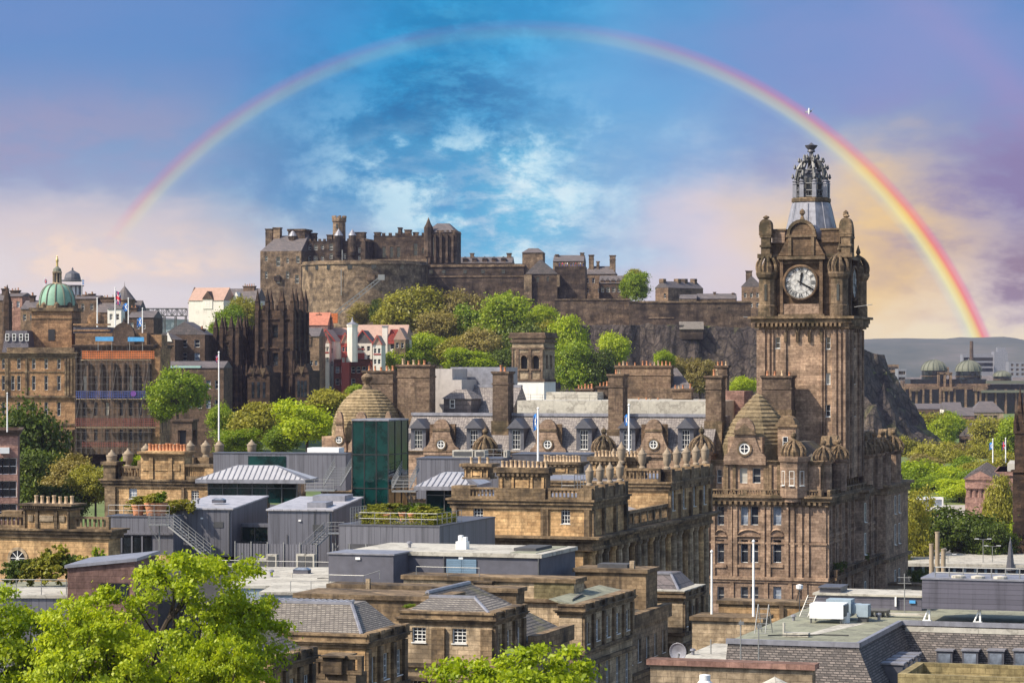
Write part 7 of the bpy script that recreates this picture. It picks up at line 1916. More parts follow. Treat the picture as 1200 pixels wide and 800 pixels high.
# ------------------------------------------------------------------ old town on the left
def tenem(px0, px1, ye, yr, yb, Y, label, mat='tenement', roof='slatefar', gab='x', rows=2, cols=4, ww=1.0, wh=1.9, sp=3.8, top=1.5, ch=(), ang=6, L=12, name='tenement', cat='house', skip=.1, pane='pane', inset=.3):
    t, f, w, L, z1 = mass(px0, px1, None, ye, yb, Y, ang, mat, label, cat, name, rows, cols, ww, wh, sp, top, None, L, 0, roof, yr, inset, gab, skip, pane=pane)
    for p0, p1, yt in ch: x0, x1 = f.x(p0, L*.4), f.x(p1, L*.4); chimney(t, x0, x1, L*.4, L*.4+1.8, z1-2, f.z(yt, x0, L*.4), max(2, int((x1-x0)/.8)), 'tenedark', 0, 1.0)
    return t, f, w, L, z1
# white harled castle hill house
t, f, w, L, z1 = tenem(221, 262, 352, 337, 412, 985, 'white harled house with steep dark edged gable below the castle', 'harl', 'pinktile', 'x', 0, 0, ang=14, L=13, name='house')
for px, a, b_ in ((231, 363, 367), (240, 363, 367), (249, 363, 368), (258, 363, 368), (231, 376, 380), (239, 376, 380), (250, 376, 380)): window(t, f.x(px), -.05, f.z(b_, f.x(px)), 1.0, f.z(a)-f.z(b_), 'f', 'far', 'darkpane', 'harl', .0)
q = M('harl'); x0, x1 = f.x(237), f.x(250); xm = (x0+x1)/2; q.box(x0+.3, x1-.3, -.25, 6, z1-3, z1+.5); q.use('tenedark').gable(x0, x1, -.4, 6, z1+.5, z1+3.4, 'y', .1); q.build('dormer', t); window(t, xm, -.3, z1-2, 1.6, 1.7, 'f', 'far', 'darkpane', 'white', .0)
q = M('tenedark'); q.tube((-w-.1, 0, z1-1), (-w-.1, 6.5, f.z(337, -w, 6)), .25); q.tube((-w-.1, 13, z1-1), (-w-.1, 6.5, f.z(337, -w, 6)), .25); q.build('bargeboard', t)
t, f, w, L, z1 = tenem(262, 300, 352, 338, 400, 990, 'grey roofed end of the white house with small triangular dormers', 'harl', 'slatefar', 'x', 1, 2, ang=14, L=12, name='house', ch=((285, 298, 335),))
for px in (266, 277): q = M('whitewall'); x = f.x(px); q.gable(x-1.6, x+1.6, -.3, 5, z1, z1+3.2, 'y', .1); q.build('dormer', t)
# grandstand truss
f = Fr(218, 1000, H+(HY-392)*1000/F, 0); t = thing('grandstand_frame', 'long steel truss frame of a grandstand against the sky', 'grandstand', f); w = -f.x(161); z0, z1 = f.z(370), f.z(361.5); m = M('steeldark')
for y in (0, 4):
    m.tube((-w, y, z0), (0, y, z0), .22, .22, 4); m.tube((-w, y, z1), (0, y, z1), .25, .25, 4); n = 10
    for i in range(n+1): x = -w+w*i/n; m.tube((x, y, z0), (x, y, z1), .16, .16, 4); 
    for i in range(n): x = -w+w*i/n; m.tube((x, y, z0 if i % 2 else z1), (x+w/n, y, z1 if i % 2 else z0), .14, .14, 4)
m.build('truss', t); m = M('steeldark')
for px in (163, 192, 205, 217): x = f.x(px); m.tube((x, 0, -2), (x, 0, z0), .25, .25, 4); m.tube((x, 4, -2), (x, 4, z0), .25, .25, 4)
m.build('post', t); m = M('boxblue'); m.box(f.x(178), f.x(214), 6, 9, -2, f.z(374)); m.build('seating', t)
# outlook tower with black dome
f = Fr(82, 860, 90, 0); t = thing('lookout_tower', 'square tower top with white viewing storey and black domed cap', 'tower', f); k = 860/F; x = 0
m = M('tenement'); m.box(-6, 5, 0, 10, 0, f.z(349)); m.build('wall', t)
m = M('tenement'); 
for i in range(7): m.box(-6+i*1.65, -6+i*1.65+.9, -.3, .6, f.z(349), f.z(345.5))
m.build('battlement', t)
m = M('white'); m.lathe([(2.9, f.z(349)), (2.9, f.z(334))], 0, 5, 8, math.pi/8)
m.use('leaddark'); 
for i in range(12): a = 2*math.pi*i/12; m.box(2.95*math.cos(a)-.2, 2.95*math.cos(a)+.2, 5+2.95*math.sin(a)-.2, 5+2.95*math.sin(a)+.2, f.z(347), f.z(335))
m.build('viewing_storey', t); m = M('leaddark'); m.lathe([(3.6, f.z(335)), (3.6, f.z(334)), (3.0, f.z(333.5))], 0, 5, 16); m.lathe([(3.7, f.z(329)), (3.7, f.z(327.5)), (2.6, f.z(327)), (2.6, f.z(325)), (2.2, f.z(320)), (.8, f.z(317)), (.3, f.z(316)), (.3, f.z(314)), (0, f.z(312))], 0, 5, 16); m.build('dome', t)
# skyline tenements
tenem(-30, 10, 352, 344, 400, 840, 'brown tenement with low roof at the left edge of the skyline', ch=((2, 8, 338),), rows=2, cols=4)
t, f, w, L, z1 = tenem(8, 26, 347, 343, 400, 836, 'narrow pinkish stone tenement behind the black spire', 'pink', rows=1, cols=2, ch=((12, 22, 340),))
f = Fr(8.5, 800, 84, 0); t = thing('church_spire', 'slim black church spire at the far left of the skyline', 'spire', f); m = M('soot'); m.lathe([(1.5, 0), (1.4, f.z(355)), (.1, f.z(334)), (0, f.z(333))], 0, 0, 6); m.build('spire', t)
tenem(24, 42, 362, 352, 410, 828, 'pale stone gable tenement left of the green dome', 'tenement', rows=1, cols=2, ch=((35, 40, 346),))
tenem(80, 114, 350, 346, 410, 855, 'wide brown tenement with many chimney pots right of the green dome', 'tenement', 'slatefar', 'x', 1, 3, ch=((97, 103, 345), (104, 110, 344)))
t, f, w, L, z1 = tenem(112, 162, 366, 352, 420, 850, 'dark roofed tenement with row of pots behind the flags', 'tenedark', 'slatefar', 'x', 2, 5, ch=((117, 133, 348), (150, 158, 352)))
t, f, w, L, z1 = tenem(126, 142, 362, 356, 420, 842, 'small pale rendered house front under the flags', 'whitewall', 'slatefar', 'x', 1, 2)
f = Fr(146, 850, 90, 0); t = thing('turret_tower', 'round stone tower with grey conical roof and weather vane', 'tower', f); m = M('tenement'); m.lathe([(3.2, 0), (3.2, f.z(352)), (3.5, f.z(352)), (3.5, f.z(351))], 0, 0, 16); m.build('wall', t); m = M('slatefar'); m.lathe([(3.4, f.z(351)), (.1, f.z(335)), (0, f.z(329))], 0, 0, 12); m.build('roof', t)
tenem(150, 180, 372, 364, 425, 825, 'dark gabled tenement below the grandstand frame', 'tenedark', rows=2, cols=4, gab='x', ch=((152, 160, 360),))
t, f, w, L, z1 = tenem(192, 240, 392, 377, 440, 800, 'dark brown house with broad gable below the white house', 'tenedark', 'slatefar', 'y', 2, 3, ww=1.6, wh=2.2, ch=((233, 239, 385),))
t, f, w, L, z1 = tenem(178, 205, 398, 390, 440, 790, 'small dark house with white gable beside the broad gable', 'tenedark', 'slatefar', 'y', 1, 2)
q = M('whitewall'); q.add([(f.x(192), -.3, f.z(400)), (f.x(202), -.3, f.z(400)), (f.x(197), -.3, f.z(389))], [(0,1,2)]); q.build('white_gable', t)
t, f, w, L, z1 = tenem(185, 262, 431, 423, 500, 770, 'long low stone block with pale roof left of the black towers', 'tenedark', 'slatefar', 'x', 2, 7, ww=1.3, wh=2.4, sp=5.5, top=3.5); q = M('aqua'); q.box(-w, -w*.35, -.2, 5, z1, z1+.6); q.build('copper_gutter', t)
# the bank with its green copper dome
def bank():
    f = Fr(88, 722, 77, 4); t = thing('bank_building', 'big ochre stone bank building with green copper dome at the left edge', 'bank', f); w = -f.x(-40); z = lambda py, x=-10: f.z(py, x, 0)
    z1 = z(414); fw = []
    cols = [-28, -12, 4, 22, 39.5, 54, 69]
    for px in cols:
        for a, b in ((420, 432), (440, 457), (471, 487), (503, 517)):
            fw.append((f.x(px), z(b), .9, z(a)-z(b)))
    fw.append((f.x(15), z(457), .9, z(440)-z(457)))
    block(t, 'bank', -w, 0, 0, 24, 0, z1, fw, [], style='far', rev=.35, panes=['pane'])
    c = M('golddark'); c.cornice(-w, 0, 0, 24, z1+.3, 1.6, 1.0); c.ring(-w, 0, 0, 24, z(436), z(435), .25); c.ring(-w, 0, 0, 24, z(466), z(463.5), .6); c.ring(-w, 0, 0, 24, z(498), z(496), .3)
    c.box(f.x(8), -.2, -.1, .8, z1+.3, z(407)); 
    for px in (7, 9, 31, 77, 80, 84): x = f.x(px); c.box(x-.25, x+.25, -.35, .0, z(463), z1-1)
    c.build('cornice', t)
    p = M('bank'); x0, x1 = f.x(57), f.x(87); p.box(x0, x1, -3, 0, 0, z(504)); p.use('golddark').box(x0-.3, x1+.3, -3.4, 0, z(505.5), z(503)); 
    p.use('black'); 
    for px in (67.5, 82.5): p.box(f.x(px)-.8, f.x(px)+.8, -3.1, -2.9, z(525), z(511)); 
    p.build('porch', t)
    # square drum and dome
    xa, xb = f.x(38, 12), f.x(85, 12); zd = lambda py: f.z(py, (xa+xb)/2, 16)
    b = M('bank'); b.box(xa, xb, 11, 22, z1, zd(361)); b.use('golddark').box(xa-.6, xb+.6, 10.4, 22.6, zd(365), zd(361)); b.box(xa-.2, xb+.2, 10.8, 22.2, zd(374), zd(373)); b.use('black').box((xa+xb)/2-.9, (xa+xb)/2+.9, 10.85, 11.1, zd(399), zd(386)); b.build('drum', t)
    xc, yc = (xa+xb)/2+.2, 16.5; r = (82-40)*.5*738/F
    m = M('copper'); n = 9; m.lathe([(r*math.cos(i/n*math.pi/2*.88)**.8, zd(358)+(zd(333)-zd(358))*math.sin(i/n*math.pi/2)) for i in range(n+1)], xc, yc, 24)
    m.use('copperpale')
    for i in range(12):
        a = 2*math.pi*i/12+.13; m.path([(xc+(r*math.cos(j/n*math.pi/2*.88)**.8+.03)*math.cos(a), yc+(r*math.cos(j/n*math.pi/2*.88)**.8+.03)*math.sin(a), zd(358)+(zd(333)-zd(358))*math.sin(j/n*math.pi/2)) for j in range(n+1)], .22, 5)
    d = m.build('dome', t, smooth=40)
    q = M('golddark'); q.lathe([(r*1.02, zd(361)), (r*1.02, zd(358))], xc, yc, 24)
    for i in range(8): a = 2*math.pi*i/8+.2; q.lathe([(.75, zd(361)), (.75, zd(356.5)), (.1, zd(354))], xc+r*1.0*math.cos(a), yc+r*1.0*math.sin(a), 8)
    q.build('dormer', d)
    q = M('buff'); q.lathe([(1.5, zd(334)), (1.5, zd(332)), (1.3, zd(331.5)), (1.3, zd(331))], xc, yc, 12)
    for i in range(8): a = 2*math.pi*i/8+.2; q.tube((xc+1.05*math.cos(a), yc+1.05*math.sin(a), zd(331)), (xc+1.05*math.cos(a), yc+1.05*math.sin(a), zd(320)), .2, .2, 6)
    q.lathe([(1.3, zd(320)), (1.35, zd(318.5)), (1.2, zd(318))], xc, yc, 12); q.use('copperpale').lathe([(1.2, zd(318)), (1.05, zd(315)), (.5, zd(313)), (.3, zd(312))], xc, yc, 12); q.use('black').lathe([(.55, zd(331)), (.55, zd(320))], xc, yc, 8); q.build('lantern', d)
    q = M('goldleaf'); q.lathe([(.35, zd(312)), (.3, zd(308)), (.42, zd(305)), (.3, zd(303)), (.16, zd(301.5)), (.2, zd(300.5)), (0, zd(299))], xc, yc, 8); q.build('statue', d)
    # attic mansard to the left and white skylights
    m = M('slateblue'); m.hip(f.x(2, 4), f.x(34, 4), 4, 14, z1, z(387), .8, 1.2); m.build('mansard_roof', t)
    for px in (10, 18, 26, 33): window(t, f.x(px, 4.4)-.3, 4.2, z(399), 1.0, 1.9, 'f', 'far', 'pane', 'white', 0)
    m = M('feltwhite'); m.box(f.x(9), f.x(80), 1.5, 4, z1+.3, z1+1.0); m.box(f.x(45, 2), f.x(60, 2), 2, 3, z1+1, z1+1.6); m.build('roof_light', t)
    # right hand, scaffolded bay
    x1 = f.x(186); xw = f.x(89)
    fb = []
    for px in (98, 111, 124, 141, 152, 163):
        for a, b in ((471, 487), (503, 517), (440, 458)): fb.append((f.x(px), z(b), 1.0, z(a)-z(b)))
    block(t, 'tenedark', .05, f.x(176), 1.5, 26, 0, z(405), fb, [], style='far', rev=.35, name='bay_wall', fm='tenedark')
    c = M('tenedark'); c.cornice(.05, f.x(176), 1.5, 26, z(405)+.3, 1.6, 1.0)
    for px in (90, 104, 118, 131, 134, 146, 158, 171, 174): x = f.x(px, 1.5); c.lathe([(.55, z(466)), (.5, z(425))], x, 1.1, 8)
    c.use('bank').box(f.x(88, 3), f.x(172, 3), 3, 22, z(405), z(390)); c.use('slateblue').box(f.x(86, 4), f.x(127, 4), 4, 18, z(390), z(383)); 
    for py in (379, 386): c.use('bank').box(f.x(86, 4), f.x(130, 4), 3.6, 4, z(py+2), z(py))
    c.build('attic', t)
    g = M('tenedark'); xg0, xg1 = f.x(132, 2), f.x(158, 2); xm = (xg0+xg1)/2; hw = (xg1-xg0)/2
    pts = [(hw*math.cos(math.pi*(1-i/10)), z(393)+(z(378)-z(393))*math.sin(math.pi*i/10)) for i in range(11)]
    pts = [(-hw, z(406))]+pts+[(hw, z(406))]; k = len(pts)
    g.add([(xm+a, 1.4, b) for a, b in pts]+[(xm+a, 3.0, b) for a, b in pts], [tuple(range(k-1, -1, -1)), tuple(range(k, 2*k))]+[(i, (i+1) % k, (i+1) % k+k, i+k) for i in range(k)]); g.lathe([(.9, z(379)), (.4, z(377)), (0, z(371))], xm, 2.2, 8); g.build('pediment', t)
    g = M('goldleaf'); n = 6; rr = 2.3; xx, yy = f.x(112, 14), 14; g = M('bank'); g.lathe([(rr, z(379)), (rr, z(375))]+[(rr*math.cos(i/n*math.pi/2), z(375)+(z(364)-z(375))*math.sin(i/n*math.pi/2)) for i in range(1, n+1)], xx, yy, 16); g.build('small_dome', t, smooth=40)
    q = M('bank'); q.box(f.x(172), f.x(186), 2, 16, 0, z(408)); q.box(f.x(170), f.x(184), 6, 14, z(408), z(392)); q.build('rear_wing', t)
    return f, z
BF, BZ = bank()
def scaffold():
    f = Fr(187, 716, 77, 4); t = thing('scaffold', 'scaffold with orange, blue and red debris nets over the bank bay', 'scaffolding', f); w = -f.x(88); z = lambda py: f.z(py, -8, 0)
    m = M('scaffold_tube'); n = 15
    for i in range(n): x = -w+(w-3)*i/(n-1); m.tube((x, 0, 0), (x, 0, z(405) if 2 < i < n-1 else z(418)), .035, .035, 5); m.tube((x, 1.3, 0), (x, 1.3, z(410)), .06, .06, 5)
    m.build('standard', t); m = M('scaffold_tube')
    for py in (418, 426, 434, 442, 450, 458, 468, 478, 488, 497, 506, 516, 525): m.tube((-w, 0, z(py)), (-2, 0, z(py)), .03, .03, 5)
    for i in range(0, n-1, 3): x = -w+(w-3)*i/(n-1); m.tube((x, -.05, z(500)), (x+(w-3)/(n-1)*2, -.05, z(430)), .07, .07, 5)
    m.build('ledger', t); m = M('potbuff')
    for py in (421.5, 467.5, 500.5): m.box(-w+(.3 if py > 450 else 1.5), -1.2 if py > 450 else -2.5, .05, 1.25, z(py+.6), z(py-.3))
    m.build('deck', t)
    for a, b, px0, px1, mt in ((411, 420.5, 96, 181, 'meshorange'), (458, 466.5, 89, 189, 'meshblue'), (490, 499.5, 88, 187, 'meshred'), (517, 524, 96, 150, 'meshred')):
        q = M(mt); q.box(f.x(px0), f.x(px1), -.2, -.15, z(b), z(a)); q.build('debris_net', t)
    for a, b, px0, px1 in ((394.5, 399.5, 112, 133), (395, 400, 150, 169)): q = M('cyan'); q.box(f.x(px0), f.x(px1), -.3, -.2, z(b), z(a)); q.build('sheeting', t)
    for px in (115, 131, 152, 167): m = M('steel'); m.tube((f.x(px), 0, z(412)), (f.x(px), 0, z(394)), .08); m.build('standard', t)
    q = M('purple'); q.lathe([(.0, 0), (.75, 0)], 0, 0, 14); q.v = [(x+f.x(156.5), -.28, y+z(461)) for x, y, zz in q.v]; q.build('round_sign', t)
    for a, b, mt in ((468, 473, 'meshorange'), (476, 482, 'aqua'), (458.5, 466, 'cyan')): q = M(mt); q.box(f.x(177), f.x(189 if mt == 'cyan' else 184), -.4, -.3, z(b), z(a)); q.build('sheeting', t)
scaffold()
f = Fr(225, 640, H+(HY-523)*640/F, 8); t = thing('stone_gateway', 'small square stone pavilion with arched openings on the street below the bank', 'pavilion', f); w = -f.x(202); z1 = f.z(492); L = 5
m = M('tenedark'); m.box(-w, 0, 0, L, z1*.62, z1); m.box(-w-.3, .3, -.3, L+.3, z1-.4, z1+.1)
for a, b in ((-w, -w*.72), (-w*.3, 0)): m.box(a, b, 0, .9, 0, z1*.62); m.box(a, b, L-.9, L, 0, z1*.62)
m.build('wall', t); m = M('black'); m.box(-w*.7, -w*.32, 1.0, 1.1, 0, z1*.61); m.build('door', t)
# twin black gothic towers
def pinnacle(m, x, y, z0, h, r): m.box(x-r, x+r, y-r, y+r, z0, z0+h*.42); m.lathe([(r*1.5, z0+h*.42), (r*1.1, z0+h*.5), (.05, z0+h*.97), (0, z0+h)], x, y, 6)
def gothic(px0, px1, yt, yb, Y, label, npin, yp):
    f = Fr(px1, Y, H+(HY-yb)*Y/F, 16); t = thing('gothic_tower', label, 'tower', f); w = -f.x(px0); L = w; z1 = f.z(yt)
    fw = [(-w*.5, z1*k, w*.16, z1*.13) for k in (.22, .45, .72)]; rw = [(L*.5, z1*k, w*.16, z1*.13) for k in (.22, .45, .72)]
    block(t, 'soot', -w, 0, 0, L, 0, z1, fw, rw, style='far', pane='darkpane', rev=.5, fm='soot')
    b = M('soot')
    for x in (-w, -w*.72, -w*.28, 0): b.box(x-.55, x+.55, -.9, .05, 0, z1*.98); b.box(x-.4, x+.4, -1.3, -.9, 0, z1*.6)
    for y in (0, L*.28, L*.72, L): b.box(-.05, .9, y-.55, y+.55, 0, z1*.98); b.box(.9, 1.3, y-.4, y+.4, 0, z1*.6)
    for k in (.36, .62, .9): b.ring(-w, 0, 0, L, z1*k, z1*k+.4, .5)
    b.build('buttress', t); 
    hp = f.z(yp)-z1
    for x, y in ((-w, 0), (-w*.72, 0), (-w*.28, 0), (0, 0), (0, L*.28), (0, L*.72), (0, L), (-w, L), (-w*.72, L), (-w*.28, L)):
        p = M('soot'); pinnacle(p, x, y, z1-.5, hp+.5, .62); p.build('pinnacle', t)
    b = M('soot'); 
    for i in range(8): b.box(-w+w*i/8+.2, -w+w*i/8+.8, -.3, .3, z1, z1+1.2)
    b.build('parapet', t)
    return t, f, w, z1
t, f, w, z1 = gothic(253, 279, 392, 482, 806, 'shorter black gothic tower with pinnacles and a white round sign', 3, 369)
q = M('white'); q.lathe([(0, 0), (.95, 0)], 0, 0, 16); q.v = [(x-w*.62, -1.4, y+f.z(433.5)) for x, y, zz in q.v]; q.build('round_sign', t)
gothic(302, 343, 362, 484, 800, 'taller black gothic tower with clustered pinnacles', 4, 337.5)
f = Fr(303, 812, H+(HY-482)*812/F, 16); t = thing('gothic_hall', 'sooty gothic hall with parapet fins between the two black towers', 'hall', f); w = -f.x(272); z1 = f.z(398); m = M('soot'); m.box(-w, 0, 0, 12, 0, z1); m.build('wall', t); m = M('soot')
for i in range(8): x = -w+w*(i+.5)/8; m.box(x-.25, x+.25, -.2, .3, z1, f.z(381)); 
m.box(-w, 0, .1, .25, z1, f.z(386)); m.build('parapet', t)
for px0, px1, yt in ((290, 316, 432), (346, 362, 430)):
    f = Fr(px1, 788, H+(HY-482)*788/F, 16); t = thing('gothic_gatehouse', 'sooty low gable with pale pointed dormers at the foot of the taller tower' if px0 == 290 else 'sooty small annex with one pale pointed dormer right of the taller tower', 'gatehouse', f); w = -f.x(px0); z1 = f.z(yt+4); m = M('soot'); m.box(-w, 0, 0, 9, 0, z1)
    for i in range(3 if px0 == 290 else 2): x = -w+w*(i+.5)/(3 if px0 == 290 else 2); m.gable(x-1.1, x+1.1, -.4, 4, z1-.5, z1+2.0, 'y', .1); m.lathe([(.35, z1-1), (.3, z1+1.5), (0, z1+3.6)], x-1.3, -.3, 6)
    m.build('wall', t); q = M('castlepale')
    for i in range(2 if px0 == 290 else 1): x = -w*(.28+.45*i) if px0 == 290 else -w*.5; q.add([(x-.9, -.6, z1+1.2), (x+.9, -.6, z1+1.2), (x, -.6, z1-1.6)], [(0,1,2), (2,1,0)])
    q.build('dormer', t); q = M('darkpane')
    for k in (.25, .5, .75): q.box(-w*k-.4, -w*k+.4, -.08, -.01, z1*.35, z1*.75)
    q.build('window', t)
# red and white terraced houses below the castle
t, f, w, L, z1 = tenem(345, 374, 394, 384, 470, 905, 'grey roofed stone house with two white dormers beside the black tower', 'tenement', 'slatefar', 'x', 4, 5, ww=.8, wh=1.6, sp=5.0, top=8, L=12)
for px in (349, 354.5, 362): q = M('whitewall' if px < 360 else 'tenedark'); x = f.x(px, -.2); q.box(x-.8, x+.8, -.25, 3, z1-3, z1-.4); q.lathe([(.8, 0), (.0, .9)], 0, 0, 8) if False else q.gable(x-.95, x+.95, -.4, 3, z1-.4, z1+.9, 'y', .05); q.build('dormer', t)
t, f, w, L, z1 = tenem(349, 384, 381, 366, 400, 935, 'house with rust red tiled roof and pale gable behind the black tower', 'pink', 'redtile', 'x', 1, 3, ch=((383, 388, 372), (371, 376, 368)), L=12)
t, f, w, L, z1 = tenem(372, 392, 400, 386, 456, 925, 'narrow white gabled house with red bargeboards', 'harl', 'pinktile', 'y', 4, 3, ww=.9, wh=1.8, sp=4.4, top=2.2, L=14, pane='pane')
q = M('redpaint'); xm = -w/2
for s in (-1, 1): q.tube((xm, -.4, f.z(386)+.1), (xm+s*(w/2+.3), -.4, z1), .25, .25, 4)
q.build('bargeboard', t)
t, f, w, L, z1 = tenem(384, 412, 404, 384, 421, 938, 'white and red house with rosy tiled roof and red balcony', 'harl', 'pinktile', 'x', 1, 3, ww=1.3, wh=2.0, top=1.2, L=13, skip=0)
q = M('redpaint'); q.box(f.x(391), f.x(403), -1, 0, z1-.4, z1+1.0); q.box(f.x(393), f.x(402), .5, 4, z1+.5, z1+3.4); q.build('balcony', t)
t, f, w, L, z1 = tenem(391, 437, 421, 420, 462, 920, 'tall dark red brick block with small white windows', 'redbrick', 'slatefar', 'x', 4, 7, ww=1.3, wh=2.2, sp=4.0, top=2.4, L=14, skip=.25)
f = Fr(413, 915, H+(HY-424)*915/F, 0); t = thing('stair_turret', 'white octagonal stair turret with grey cap among the red roofs', 'turret', f); m = M('harl'); m.lathe([(1.75, 0), (1.75, f.z(383)), (1.95, f.z(382)), (1.95, f.z(380))], 0, 0, 8); m.build('wall', t); m = M('lead'); m.lathe([(2.1, f.z(380)), (.5, f.z(377)), (.3, f.z(375)), (0, f.z(371))], 0, 0, 8); m.build('roof', t)
t, f, w, L, z1 = tenem(414, 436, 402, 387, 425, 922, 'half timbered white house front with red panels and steep gable', 'harl', 'slatefar', 'y', 3, 3, ww=1.1, wh=1.6, sp=3.0, top=1.0, L=12, skip=0)
q = M('redpaint'); q.box(-w+.4, -w*.4, -.12, -.02, z1-5.5, z1-3.3); q.box(-w+.4, -w*.4, -.12, -.02, z1-2.2, z1-1.8)
for s in (-1, 1): q.tube((-w/2, -.4, f.z(387)+.1), (-w/2+s*(w/2+.3), -.4, z1), .25, .25, 4)
q.build('timber_trim', t); q = M('white'); q.box(-w-.1, .1, -.9, 0, f.z(425.5), f.z(423)); q.build('balcony', t)
t, f, w, L, z1 = tenem(415, 476, 398, 380.5, 428, 940, 'wide white house under a broad rosy tiled roof', 'harl', 'pinktile', 'x', 2, 6, ww=1.3, wh=1.8, sp=4.0, top=1.4, L=14, skip=.1)
q = M('redpaint'); q.box(f.x(455, -1), f.x(467, -1), -1.4, 0, z1-1.4, z1-.2); q.add([(f.x(455), -1.5, z1-.2), (f.x(467), -1.5, z1-.2), (f.x(466), 1.5, z1+3.6), (f.x(457), 1.5, z1+3.6)], [(0,1,2,3), (3,2,1,0)]); q.build('red_dormer', t)
q = M('harl'); q.box(f.x(448, -.5), f.x(454, -.5), -.6, 1.2, f.z(426), f.z(383)); q.use('lead').box(f.x(447.5, -.5), f.x(454.5, -.5), -.8, 1.4, f.z(383), f.z(381.5)); q.build('chimney', t)
t, f, w, L, z1 = tenem(462, 475, 398, 384, 428, 936, 'white gable end with red windows at the right of the terraced houses', 'castlepale', 'pinktile', 'y', 2, 2, ww=1.0, wh=1.8, top=1, L=10)
for px0, px1, ye, yr, Y, lab in ((378, 386, 402, 391, 921, 'white gable with red panels leftmost under the rosy roofs'), (400, 409, 402, 390, 917, 'small red gabled front left of the white stair turret'), (437, 447, 404, 393, 916, 'narrow white gable with red windows between stair turret and chimney')):
    t, f, w, L, z1 = tenem(px0, px1, ye, yr, 428, Y, lab, 'redpaint' if px0 == 400 else 'harl', 'pinktile', 'y', 2, 2, ww=.9, wh=1.6, sp=3.6, top=1.2, L=9, skip=0)
    q = M('redpaint')
    for s_ in (-1, 1): q.tube((-w/2, -.4, f.z(yr)+.1), (-w/2+s_*(w/2+.3), -.4, z1), .2, .2, 4)
    q.build('bargeboard', t); q = M('redpaint'); q.box(-w+.2, -.2, -.1, -.02, z1-3.4, z1-2.9); q.build('timber_band', t)
# pinkish stone building at the left edge, middle distance
t, f, w, L, z1 = mass(-40, 21, 24, 505, 605, 430, -9, 'pink', 'pinkish stone building corner with tall windows at the left edge', 'building', 'building', 3, 7, 1.2, 2.6, 3.6, 4.2, L=14, skip=0, cren=0); q = M('tenedark'); q.cornice(-w, 0, 0, L, z1+.3, 1.0, .7); q.build('cornice', t); q = M('white'); q.box(f.x(0), f.x(11), -.6, .02, f.z(531), f.z(524)); q.build('white_bay', t)
f = Fr(186, 742, H+(HY-545)*742/F, 6); t = thing('retaining_wall', 'rough brown retaining wall under the street below the bank', 'wall', f); w = -f.x(20); m = M('tenedark'); m.box(-w, 0, 0, 2, -6, f.z(526)); m.build('wall', t)
# ------------------------------------------------------------------ princes street, the west end and the plain beyond
random.seed(41)
def domed_office():
    f = Fr(1330, 1700, 66, 0); t = thing('office_building', 'wide sandstone and dark glass office complex with grey green ribbed domes', 'office building', f)
    def bx(m, p0, p1, yt, yb, y0, dep): m.box(f.x(p0, y0), f.x(p1, y0), y0, y0+dep, f.z(yb, 0, y0), f.z(yt, 0, y0))
    m = M('darkpane'); bx(m, 1060, 1326, 456, 486, 0, 30); bx(m, 1067, 1156, 444, 456.5, 6, 24); bx(m, 1155, 1325, 450, 456.5, 8, 20); m.build('glazing', t)
    m = M('tenement')
    for p in (1059, 1066, 1073, 1081, 1090, 1101, 1105, 1111, 1118, 1131, 1143, 1148, 1155): bx(m, p, p+2.2, 455, 486, -2, 2)
    for p in range(1166, 1325, 12): bx(m, p, p+2, 456, 490, -2, 2)
    for p0, p1 in ((1066, 1078), (1104, 1117), (1141, 1156)): bx(m, p0, p1, 453.5, 458, -3, 5)
    for p in (1099, 1106, 1113): bx(m, p, p+2.5, 437, 456, 2, 3)
    bx(m, 1099, 1116, 436, 438.5, 2, 3); bx(m, 1058, 1158, 453, 455, -1, 3); m.build('pier', t)
    m = M('copperpale'); bx(m, 1156, 1326, 446, 449.5, 4, 24); bx(m, 1150, 1326, 457, 460, -4, 8); m.build('roof', t)
    m = M('tenement'); bx(m, 1060, 1160, 449.5, 451, 4, 2); bx(m, 1060, 1157, 451, 456, 3.5, 2) ; m.build('band', t)
    for pc, hw, yt, ym, yb in ((1094.5, 14.5, 421.5, 434, 446), (1135, 15, 422, 435, 446), (1174.5, 10.5, 434.5, 441, 447)):
        y = 16; x = f.x(pc, y); r = hw*1716/F; m = M('darkpane'); m.lathe([(r, f.z(yb, 0, y)), (r, f.z(ym, 0, y))], x, y, 20); m.build('drum', t)
        m = M('copperpale'); n = 7; pr = [(r*1.04*math.cos(i/n*math.pi/2), f.z(ym, 0, y)+(f.z(yt, 0, y)-f.z(ym, 0, y))*math.sin(i/n*math.pi/2)) for i in range(n)]+[(.3, f.z(yt, 0, y))]; m.lathe(pr, x, y, 20)
        for i in range(14): a = 2*math.pi*i/14; m.path([(x+(q+.1)*math.cos(a), y+(q+.1)*math.sin(a), z_) for q, z_ in pr], .28, 4)
        m.use('steel').tube((x, y, f.z(yt, 0, y)), (x, y, f.z(yt-2, 0, y)), .2); m.build('dome', t)
        m = M('tenement'); m.lathe([(r*1.02, f.z((ym+yb)/2+1, 0, y)), (r*1.05, f.z((ym+yb)/2, 0, y))], x, y, 20); m.build('band', t)
domed_office()
def farb(p0, p1, yt, yb, Y, label, mat='tenement', roof=None, yr=None, rows=2, cols=6, name='building', cat='building', group=None, L=20, gab='x', ang=3, pane='darkpane', ww=2, wh=2.2, sp=4):
    t, f, w, L, z1 = mass(p0, p1, None, yt, yb, Y, ang, mat, label, cat, name, rows, cols, ww, wh, sp, 1.6, None, L, 0, roof, yr, .3, gab, .05, pane=pane, fm='buff')
    if group: t['group'] = group
    return t, f, w, L, z1
t, f, w, L, z1 = farb(1128, 1170, 415, 440, 2500, 'grey slab factory office with long window bands beyond the domes', 'lead', rows=0); 
q = M('darkpane')
